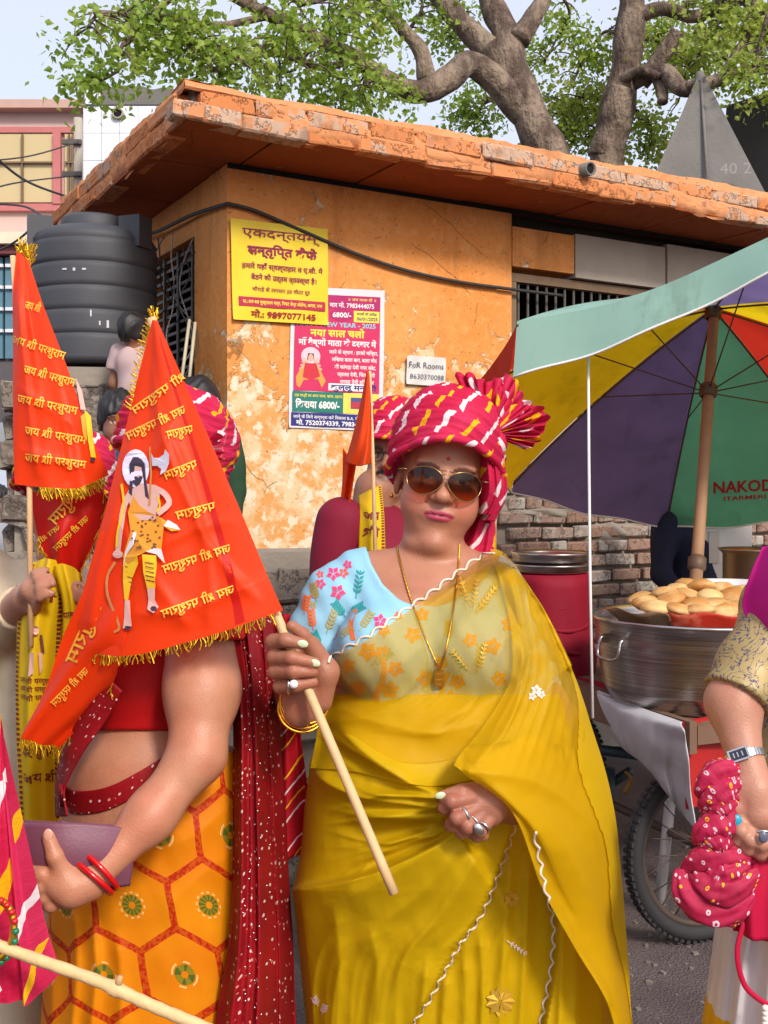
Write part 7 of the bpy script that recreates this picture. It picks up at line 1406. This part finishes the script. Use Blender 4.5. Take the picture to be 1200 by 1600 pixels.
# turban with fan, red striped tail seen at the right
turban(lw_, lhto, 1.0, M_leh3, fan=((.050, -.03, .005), math.radians(45), math.radians(-45), .088, .030), tail=None, seed=2)
rows = [[(425, 960, 1.98), (445, 958, 1.96), (470, 965, 1.98)], [(424, 1060, 1.99), (448, 1060, 1.96), (468, 1062, 1.98)], [(428, 1140, 1.99), (452, 1138, 1.96), (470, 1140, 1.98)], [(430, 1240, 1.98), (458, 1240, 1.95), (482, 1236, 1.97)], [(432, 1340, 1.97), (458, 1342, 1.94), (482, 1325, 1.96)]]
X = netP(rows, 30, 60); uu, vv = np.meshgrid(np.linspace(0, 1, 30), np.linspace(0, 1, 60)); X[..., 1] += .012*np.sin(uu*9+vv*3); v, f, u = solid(X, .002); mk('turban_tail', v, f, M_leh2, lw_, uv=u*[.1, .5])
# purse
M_pur = plain('mauve_leather', (112, 64, 82), .5, var=.1, f=14, bs=.25, bd=.002, bf=240)
pu = thing('clutch_purse', 'mauve leather clutch purse held under the arm of the orange saree', 'purse', P(110, 1370, 1.60))
rows = [[(36, 1282, 1.60), (90, 1285, 1.585), (150, 1288, 1.60), (200, 1292, 1.62)], [(42, 1330, 1.592), (92, 1330, 1.575), (150, 1332, 1.59), (200, 1332, 1.615)], [(50, 1372, 1.60), (95, 1372, 1.585), (150, 1372, 1.60), (198, 1370, 1.62)]]
X = netP(rows, 30, 16); v, f, u = solid(X, -.028); mk('body', v, f, M_pur, pu); 
rows = [[(36, 1281, 1.597), (90, 1284, 1.582), (150, 1287, 1.597), (200, 1291, 1.617)], [(40, 1312, 1.588), (92, 1314, 1.571), (150, 1316, 1.586), (200, 1316, 1.611)]]
v, f, u = solid(netP(rows, 30, 8), -.003); mk('flap', v, f, M_pur, pu); v, f, u = tube(PL([(40, 1311, 1.586), (92, 1313, 1.569), (150, 1315, 1.584), (198, 1315, 1.609)]), .0012, 6); mk('stitching', v, f, M_pur, pu)
rows = [[(96, 1282, 1.575), (108, 1286, 1.573), (118, 1289, 1.576)], [(88, 1306, 1.562), (98, 1310, 1.560), (108, 1313, 1.563)]]; v, f, u = solid(netP(rows, 8, 8), -.004); mk('clasp_tab', v, f, M_pur, pu)
# ================================================================ RIGHT-EDGE FIGURE with brocade sleeve, watch and tie-dyed bundle
rw = thing('person', 'person at the right edge in a gold brocade blouse and white printed saree', 'person', P(1290, 2100, 1.85)*[1, 1, 0])
SKR = (178, 126, 104)
RS, RE_, RWr = P(1205, 990, 1.84), P(1146, 1098, 1.79), P(1166, 1196, 1.735)
def rtor(p):
    d = sd_ell(p, P(1330, 1020, 1.92), (.16, .12, .2)); d = smin(d, sd_cap(p, P(1215, 950, 1.92), P(1400, 950, 1.92), .06), .05); return smin(d, sd_ell(p, P(1320, 1240, 1.92), (.17, .15, .2)), .06)
rhto, rhfr, _ = frame(P(1400, 735, 1.86), math.radians(20), 0, 0, 1.0)
def rsk(p):
    d = sd_chain(p, [RS, RE_, RWr], [.052, .042, .028], .03); d = smin(d, sd_chain(p, [RWr, P(1178, 1235, 1.72), P(1184, 1268, 1.712)], [.029, .033, .033], .012), .012); d = smin(d, sd_ell(p, P(1190, 1255, 1.716), (.038, .02, .04)), .012)
    for a in ([(1160, 1276, 1.708), (1158, 1298, 1.690), (1152, 1312, 1.700), (1156, 1322, 1.722)], [(1172, 1290, 1.704), (1172, 1312, 1.686), (1168, 1326, 1.697), (1172, 1334, 1.720)], [(1186, 1298, 1.703), (1190, 1318, 1.685), (1187, 1333, 1.696), (1190, 1340, 1.720)], [(1202, 1298, 1.704), (1208, 1316, 1.688), (1206, 1330, 1.698), (1208, 1338, 1.720)]): d = smin(d, sd_chain(p, [P(*q) for q in a], [.0128, .0118, .0108, .009], .004), .0035)
    return smin(d, sd_chain(p, [P(1162, 1225, 1.716), P(1150, 1262, 1.706), P(1146, 1292, 1.708)], [.016, .013, .010], .005), .008)
parts = []; v, f = surfnet(rsk, (P(1095, 0, 1.75)[0], 1.66, P(0, 1350, 1.7)[2]), (P(1290, 0, 1.84)[0], 1.93, P(0, 920, 1.84)[2]), .003); parts.append((v, f))
v, f = surfnet(lambda p: smin(head_sdf(rhfr(p)), np.maximum(rtor(p), P(0, 1000, 1.9)[2]-p[..., 2]), .02), (P(1180, 0, 1.9)[0], 1.75, P(0, 1010, 1.9)[2]), (P(1500, 0, 1.9)[0], 2.15, P(0, 600, 1.86)[2]), .007); parts.append((v, f)); g = join(parts)
q = rhfr(g[0]); C = np.tile(np.array(sc(SKR)[:3]), (len(g[0]), 1)); inh = (np.abs(q) < .13).all(1); C[inh] = face_col(q[inh], SKR, (170, 70, 84)); mk('body', g[0], g[1], M_skin, rw, attr=C)
lo, hi = bounds(rhto, (-.12, -.24, -.2), (.12, .06, .18)); v, f = surfnet(lambda p: hair_sdf(rhfr(p), back=-.14, th=.016), lo, hi, .006); mk('hair', v, f, M_hair, rw)
m = Mat('gold_brocade'); o_ = m.obj(); w = m.vor(o_, 34, 'DISTANCE_TO_EDGE'); n2 = m.noise(o_, 22, 3, .5, 2.5); vine = (n2-.5).abs().lt(.018); leaf = m.vor(o_, 60).lt(.16)
c = m.mix(m.noise(o_, 5, 3).ss(.3, .7), sc((140, 118, 72)), sc((164, 142, 92))); c = m.mix(vine.max(leaf*.6), c, sc((66, 58, 92))); M_broc = m.out(c, rough=.5, metal=.15, sheen=0.0, bump=m.bump(w+m.noise(o_, 300, 2)*.2, .3, .003))
def bsl(p):
    n = norm(RE_-RS); L = np.linalg.norm(RE_-RS); t = (p-RS)@n; d = np.maximum(sd_cap(p, RS, RE_, .062, .060)+.003*np.sin(t*90+p[..., 0]*40), t-.93*L); d = smin(d, rtor(p)-.008, .03); return np.maximum(d, P(0, 1210, 1.9)[2]-p[..., 2])
v, f = surfnet(bsl, (P(1090, 0, 1.75)[0], 1.68, P(0, 1220, 1.9)[2]), (P(1450, 0, 1.9)[0], 2.08, P(0, 890, 1.84)[2]), .0055); mk('blouse', v, f, M_broc, rw)
rows = [[(1192, 855, 1.82), (1230, 850, 1.78), (1290, 860, 1.80)], [(1172, 900, 1.82), (1225, 900, 1.77), (1290, 910, 1.79)], [(1160, 950, 1.83), (1222, 955, 1.765), (1290, 970, 1.775)], [(1185, 985, 1.80), (1232, 1010, 1.755), (1290, 1040, 1.76)]]
X = netP(rows, 30, 30); X[..., 1] += .008*np.sin(np.linspace(0, 14, 30))[None]; v, f, u = solid(X, .002); mk('dupatta', v, f, cloth('magenta_cotton', (192, 16, 128), .7, .15), rw)
# saree: white with small print, mustard hem
m = Mat('white_printed_saree'); o_ = m.obj(); x, y, z = m.xyz(o_); vd = m.vor(o_, 11); vc = m.vor(o_, 11, out=1); c = m.mix(m.noise(o_, 4, 3).ss(.3, .7), sc((206, 196, 200)), sc((222, 214, 214))); c = m.mix(vd.lt(.10), c, m.mix(m.noise(o_, 3).gt(.5), sc((200, 50, 110)), sc((90, 150, 100)))); c = m.mix((z+m.noise(o_, 7)*.04).lt(.585), c, sc((222, 168, 10)))
M_wsar = m.out(c, rough=.6, tl=.25, sheen=0.0, bump=m.bump(m.noise(o_, 20, 3), .2, .006))
SLr = [(1180, 1205, 1440, .16), (1340, 1150, 1450, .18), (1440, 1118, 1455, .19), (1520, 1108, 1460, .19), (1600, 1096, 1465, .2), (1720, 1088, 1470, .2), (2080, 1070, 1480, .2)]
tpy = np.linspace(1180, 2080, 120); A = np.linspace(0, 2*math.pi, 160, endpoint=False); ri = lambda k: np.interp(tpy, [r[0] for r in SLr], [r[k] for r in SLr]); FX = ((ri(1)+ri(2))/2)[:, None]+((ri(2)-ri(1))/2)[:, None]*np.cos(A)[None]; D = 1.93-(ri(3)[:, None]*np.sin(A)[None]*(1+.06*np.sin(A*22)+.04*np.sin(A*37+2))); YY = np.repeat(tpy[:, None], 160, 1)
v, f, u = gridf(np.stack([(FX-600)/FOC*D, D, CAMH-(YY-HOR)/FOC*D], -1), True); mk('saree', v, f, M_wsar, rw)
# red kurti end and cord
rows = [[(1150, 1330, 1.735), (1185, 1325, 1.72), (1240, 1330, 1.72)], [(1142, 1400, 1.73), (1180, 1400, 1.71), (1240, 1400, 1.71)], [(1148, 1455, 1.73), (1182, 1470, 1.715), (1240, 1480, 1.715)]]
X = netP(rows, 30, 20); X[..., 1] += .007*np.sin(np.linspace(0, 12, 30))[None]; v, f, u = solid(X, .003); M_pinkc = cloth('raspberry_cotton', (186, 12, 58), .7, .1); mk('red_sash', v, f, M_pinkc, rw)
v, f, u = tube(spline(PL([(1162, 1440, 1.72), (1152, 1490, 1.715), (1164, 1540, 1.715), (1196, 1568, 1.715), (1215, 1575, 1.715)]), 40), .0045, 8, flat=.5); mk('sash_cord', v, f, M_pinkc, rw)
for k in range(5): V, F = ellmesh(P(1196, 1575+k*8, 1.70), (.006, .006, .005)); mk('tassel_bead', V, F, plain('pearl', (226, 218, 210), .3), rw)
# watch and rings
wax = norm(RWr-RE_+np.array([.02, 0, 0])); wt_ = thing('wrist_watch', 'rectangular steel wrist watch on the wrist at the right edge', 'watch', P(1166, 1195, 1.70))
ws = norm(np.cross(wax, [0, 1, 0])); wn_ = norm(np.cross(ws, wax)); wn_ = wn_ if wn_[1] < 0 else -wn_; wc_ = RWr-wax*.012
a = np.linspace(0, 2*math.pi, 40, endpoint=False); rr_ = .0345
for k in range(40):
    p0 = wc_+rr_*(math.cos(a[k])*ws+math.sin(a[k])*wn_); tg = -math.sin(a[k])*ws+math.cos(a[k])*wn_; nr = math.cos(a[k])*ws+math.sin(a[k])*wn_
    if abs(a[k]-math.pi*.62) > .42: v, f = box(p0-wax*.006-tg*.0023-nr*.001, wax*.012, tg*.0046, nr*.003); mk('band_link', v, f, M_silver, wt_, smooth=False)
th = math.pi*.62; nr = math.cos(th)*ws+math.sin(th)*wn_; tg = -math.sin(th)*ws+math.cos(th)*wn_; p0 = wc_+nr*.0350
v, f = box(p0-wax*.010-tg*.0165, wax*.020, tg*.033, nr*.006); mk('case', v, f, M_silver, wt_, smooth=False); v, f = box(p0-wax*.0075-tg*.0135+nr*.006, wax*.015, tg*.027, nr*.0006); dl = mk('dial', v, f, plain('dark_dial', (46, 44, 58), .15), wt_, smooth=False)
for sg in (-.6, .1, .7): v, f = box(p0-wax*.004+tg*.0135*sg*.8-tg*.001+nr*.0068, wax*.008, tg*.002, nr*.0004); mk('marker', v, f, M_silver, dl, smooth=False)
r_ = ringat(P(1191, 1306, 1.690), norm(P(1190, 1318, 1.685)-P(1186, 1298, 1.703)), .0135, .0022, M_silver, rw); V, F = ellmesh(P(1193, 1308, 1.668), (.008, .004, .0095)); mk('gemstone', V, F, plain('smoky_stone', (92, 96, 112), .15), r_)
V, F = ellmesh(P(1151, 1283, 1.690), (.009, .005, .011)); mk('turquoise_ring', V, F, plain('turquoise', (40, 150, 176), .3), rw)
# tie-dyed bundle in the hand
m = Mat('bandhani_pink'); u_ = m.uv(); vd = m.vor(u_, 62, rnd=.7); vc = m.node('ShaderNodeSeparateColor', {0: m.vor(u_, 62, rnd=.7, out=1)}); rg = vd.lt(.34)*vd.gt(.15)
c = m.mix(m.noise(u_, 9, 3).ss(.3, .7), sc((160, 8, 56)), sc((186, 18, 72))); c = m.mix(rg*vc.gt(.25), c, m.mix(vc.gt(.86), sc((226, 190, 200)), sc((236, 176, 20)))); M_bandp = m.out(c, rough=.7, tl=.1, sheen=0.0, bump=m.bump(vd, .3, .004))
bn = thing('cloth_bundle', 'bunched pink tie-dyed cloth with white ring dots in the hand at the right', 'cloth', P(1130, 1440, 1.70))
def lump(c, r, seed, R=None):
    n1, n2 = 60, 40; T, PH = np.meshgrid(np.linspace(0, 2*math.pi, n1, endpoint=False), np.linspace(.05, math.pi-.05, n2)); D = np.stack([np.cos(T)*np.sin(PH), np.sin(T)*np.sin(PH), np.cos(PH)], -1); k = 1+.10*vnoise(D, 3, seed)+.06*np.sin(D@np.array([7, 3, 9.])+seed*2+2*np.sin(D@np.array([4, -5, 3.])))+.035*np.sin(D@np.array([16, 5, -13.])+3*D[..., 2]*seed)-.06*np.exp(-(np.sin(D@np.array([3, 5, 6.])+2*np.sin(D@np.array([5, -3, 2.])+seed)+seed)/.16)**2)
    X = D*np.asarray(r)*k[..., None]; X = X if R is None else X@R.T; v, f, u = gridf(X+np.asarray(c), True); return v, f, u*[.5, .26]+[seed*.13, 0]
for k, (px, py, Y, r, ry) in enumerate(((1135, 1245, 1.725, (.040, .03, .040), .2), (1130, 1300, 1.725, (.042, .03, .042), .2), (1125, 1380, 1.725, (.056, .034, .046), -.2))):
    v, f, u = lump(P(px, py, Y), r, k+1, rotm(ry=ry)); mk('core', v, f, M_bandp, bn, uv=u)
def twist(pts, r, seed):
    n, m_ = 46, 30; p = spline(PL(pts), n); T = np.gradient(p, axis=0); T /= np.linalg.norm(T, axis=1)[:, None]; Bv = np.array([0, -1., 0]); N1 = np.cross(T, Bv); N1 /= np.linalg.norm(N1, axis=1)[:, None]; s = np.linspace(0, 1, n); a = np.linspace(0, 2*math.pi, m_, endpoint=False); X = np.zeros((n, m_, 3)); env = np.sqrt(np.clip(np.sin(s*math.pi*.94+.1), .02, 1))
    for i in range(n):
        rr = r*env[i]*(1+.10*np.sin(4*a+s[i]*7+seed)+.08*np.sin(7*a-s[i]*9+seed*2)+.05*np.sin(s[i]*31+seed+2*np.sin(a))); X[i] = p[i]+(rr*np.cos(a))[:, None]*N1[i]+(rr*.62*np.sin(a))[:, None]*Bv
    v, f, u = gridf(X, True); mk('fold', v, f, M_bandp, bn, uv=u*[2*math.pi*r, .22]+[seed*.17, seed*.31])
for k, (pts, r) in enumerate((([(1158, 1206, 1.715), (1128, 1206, 1.705), (1106, 1226, 1.705), (1100, 1252, 1.715)], .022), ([(1165, 1226, 1.712), (1138, 1232, 1.698), (1112, 1250, 1.70), (1102, 1272, 1.712)], .020), ([(1158, 1256, 1.705), (1130, 1262, 1.695), (1110, 1278, 1.70)], .019), ([(1166, 1282, 1.712), (1138, 1286, 1.694), (1106, 1300, 1.70), (1088, 1322, 1.712)], .023),
    ([(1150, 1312, 1.705), (1122, 1318, 1.692), (1096, 1334, 1.705)], .021), ([(1185, 1338, 1.715), (1145, 1340, 1.696), (1098, 1344, 1.698), (1066, 1362, 1.712)], .022), ([(1064, 1356, 1.712), (1072, 1394, 1.698), (1104, 1422, 1.694), (1146, 1420, 1.698), (1178, 1396, 1.708)], .024), ([(1082, 1362, 1.700), (1108, 1388, 1.686), (1146, 1390, 1.688), (1186, 1362, 1.70)], .023), ([(1098, 1352, 1.698), (1130, 1366, 1.684), (1172, 1350, 1.694)], .018), ([(1110, 1424, 1.712), (1140, 1432, 1.705), (1172, 1418, 1.712)], .016))): twist(pts, r, k+1)
# ================================================================ LEFT EDGE: person carrying the tall flag, yellow printed scarf
cb = np.array([P(98, 0, 2.32)[0], 2.32, 0]); Hc = 1.60
def loc_(p, b, H): p = np.asarray(p); return ((p[0]-b[0])/H, (b[1]-p[1])/H, p[2]/H)
sroot, *_r = person('person', 'person in a cream kurta with a yellow printed scarf behind the tall orange flag', cb, Hc, 0, (172, 122, 98), cloth('cream_kurta', (206, 188, 160), .8, .1, .2, 30), plain('cream_pyjama', (196, 180, 156)), [(loc_(P(2, 985, 2.2), cb, Hc), loc_(P(42, 935, 2.02), cb, Hc)), (loc_(P(150, 1010, 2.25), cb, Hc), loc_(P(128, 960, 2.08), cb, Hc))], turb=(M_leh3, None, None), hair=None, kurta=True, fat=1.15, res=.0075)
def scarf(rows, txt, seed):
    X = netP(rows, 30, 80); uu, vv = np.meshgrid(np.linspace(0, 1, 30), np.linspace(0, 1, 80)); X[..., 1] += .010*np.sin(uu*7+vv*4+seed)+.004*np.sin(uu*19+vv*7); v, f, u = gridf(X); s_ = mk('scarf', v, f, M_scarf, sroot); fm = netmap(X)
    for k in range(60):
        for u0 in (.03, .88): printnet(fm, rect2d(u0, .01+k*.0163, u0+.08, .019+k*.0163), C_ink, s_, .0018, 'border_dash') if k % 1 == 0 else None
    for t, v0, h in txt: nettext(fm, t, .16, v0, .68, h, C_ink, s_, .015, .0022)
    return X, s_
Xs, s1 = scarf([[(48, 880, 2.06), (75, 872, 2.03), (104, 880, 2.05)], [(26, 950, 2.03), (62, 955, 1.99), (96, 960, 2.02)], [(22, 1040, 2.02), (56, 1042, 1.98), (90, 1046, 2.01)], [(24, 1130, 2.02), (58, 1132, 1.98), (90, 1136, 2.01)], [(30, 1230, 2.02), (64, 1232, 1.98), (96, 1236, 2.01)], [(34, 1330, 2.03), (68, 1332, 2.0), (100, 1336, 2.02)]], [('जय', .10, .035), ('श्री', .16, .03), ('जय श्री परशुराम', .455, .018), ('जय श्री परशुराम', .485, .018), ('जय श्री परशुराम', .515, .018), ('परशुराम', .70, .03), ('जय श्री', .78, .03)], 0)
for sh, k in ((disc2d(56, 985, 5, 7), 'skin'), (poly2d([(46, 992), (66, 992), (70, 1020), (44, 1020)]), 'line'), (poly2d([(47, 1020), (53, 1020), (52, 1052), (44, 1058)]), 'skin'), (poly2d([(60, 1020), (66, 1020), (66, 1046), (62, 1054)]), 'skin')): pxshape(Xs, sh, I[k], s1, .003)
scarf([[(76, 892, 2.03), (100, 880, 2.0), (128, 900, 2.03)], [(96, 950, 2.02), (115, 948, 1.99), (134, 955, 2.02)], [(94, 1040, 2.02), (116, 1040, 1.99), (138, 1046, 2.02)], [(90, 1140, 2.02), (112, 1142, 1.99), (134, 1146, 2.02)], [(88, 1260, 2.02), (110, 1262, 1.99), (130, 1266, 2.02)]], [('परशुराम', .30, .03), ('जय', .55, .03)], 2)
# ================================================================ LEFT FOREGROUND: striped veil, beaded band and bamboo stick
eb = np.array([-.81, 1.46, 0]); He = 1.56
eroot, *_r = person('person', 'person at the left edge whose pink striped veil hangs into the picture', eb, He, math.radians(-50), (176, 126, 100), cloth('plum_blouse', (120, 30, 70), .7, .05), plain('plum_skirt', (96, 26, 60)), [((-.14, .0, .63), (-.1, .1, .55)), ((.14, .05, .64), (.05, .20, .60))], res=.016, kurta=True)
rows = [[(-340, 860, 1.42), (-270, 880, 1.33), (-210, 900, 1.32), (-170, 930, 1.36)], [(-260, 1000, 1.40), (-150, 1010, 1.33), (-80, 1030, 1.32), (-40, 1060, 1.35)], [(-190, 1060, 1.40), (-80, 1080, 1.33), (-20, 1100, 1.32), (2, 1125, 1.35)], [(-150, 1200, 1.38), (-70, 1200, 1.31), (-10, 1200, 1.30), (24, 1228, 1.34)], [(-150, 1360, 1.37), (-60, 1350, 1.30), (5, 1340, 1.29), (50, 1368, 1.33)], [(-150, 1470, 1.37), (-50, 1470, 1.30), (20, 1460, 1.29), (66, 1455, 1.33)], [(-150, 1560, 1.37), (-40, 1570, 1.30), (34, 1568, 1.29), (90, 1530, 1.33)]]
X = netP(rows, 60, 80); uu, vv = np.meshgrid(np.linspace(0, 1, 60), np.linspace(0, 1, 80)); X[..., 1] += .012*np.sin(uu*16+vv*5)+.005*np.sin(uu*37+vv*3); v, f, u = gridf(X); mk('veil', v, f, M_leh3, eroot, uv=u*[.20, .56])
bs2 = thing('bamboo_stick', 'peeled bamboo stick with a knotty joint crossing the lower left corner', 'stick', P(150, 1530, 1.18))
pp = spline(PL([(-60, 1452, 1.24), (10, 1482, 1.23), (150, 1532, 1.20), (230, 1568, 1.185), (320, 1606, 1.17), (420, 1650, 1.15)]), 60); rr_ = .0068*(1+.05*np.sin(np.arange(60)*1.7)); tloc = np.abs(np.linspace(0, 1, 60)-.47); rr_ = rr_*(1+.35*np.exp(-(tloc/.022)**2)); v, f, u = tube(pp, rr_, 12); mk('cane', v, f, plain('peeled_bamboo', (212, 178, 126), .6, var=.2, f=60, bs=.4, bd=.003, bf=120), bs2)
k0 = pp[28]; v, f, u = tube([k0+[0, 0, .004], k0+[.004, -.004, .017]], [.005, .003], 8); mk('knot', v, f, plain('bamboo_knot', (188, 150, 104), .7), bs2)
bd = thing('beaded_band', 'round ornament of red and green beads at the left edge', 'ornament', P(0, 1455, 1.24)); cB = P(-6, 1452, 1.235)
v, f, u = tube([cB+.0215*np.array([math.cos(t), .25*math.sin(t)-.1, 1.5*math.sin(t)]) for t in np.linspace(0, 6.28, 40)[:-1]], .0045, 8, closed=True); mk('hoop', v, f, M_gold, bd)
for k in range(20):
    t = k/20*2*math.pi; p = cB+np.array([.025*math.cos(t), -.006, .0375*math.sin(t)]); V, F = ellmesh(p, (.0042,)*3, n=10); mk('bead', V, F, plain('bead_%d' % (k % 2), (186, 20, 24) if math.sin(t) > .3 else (24, 110, 70), .2), bd)
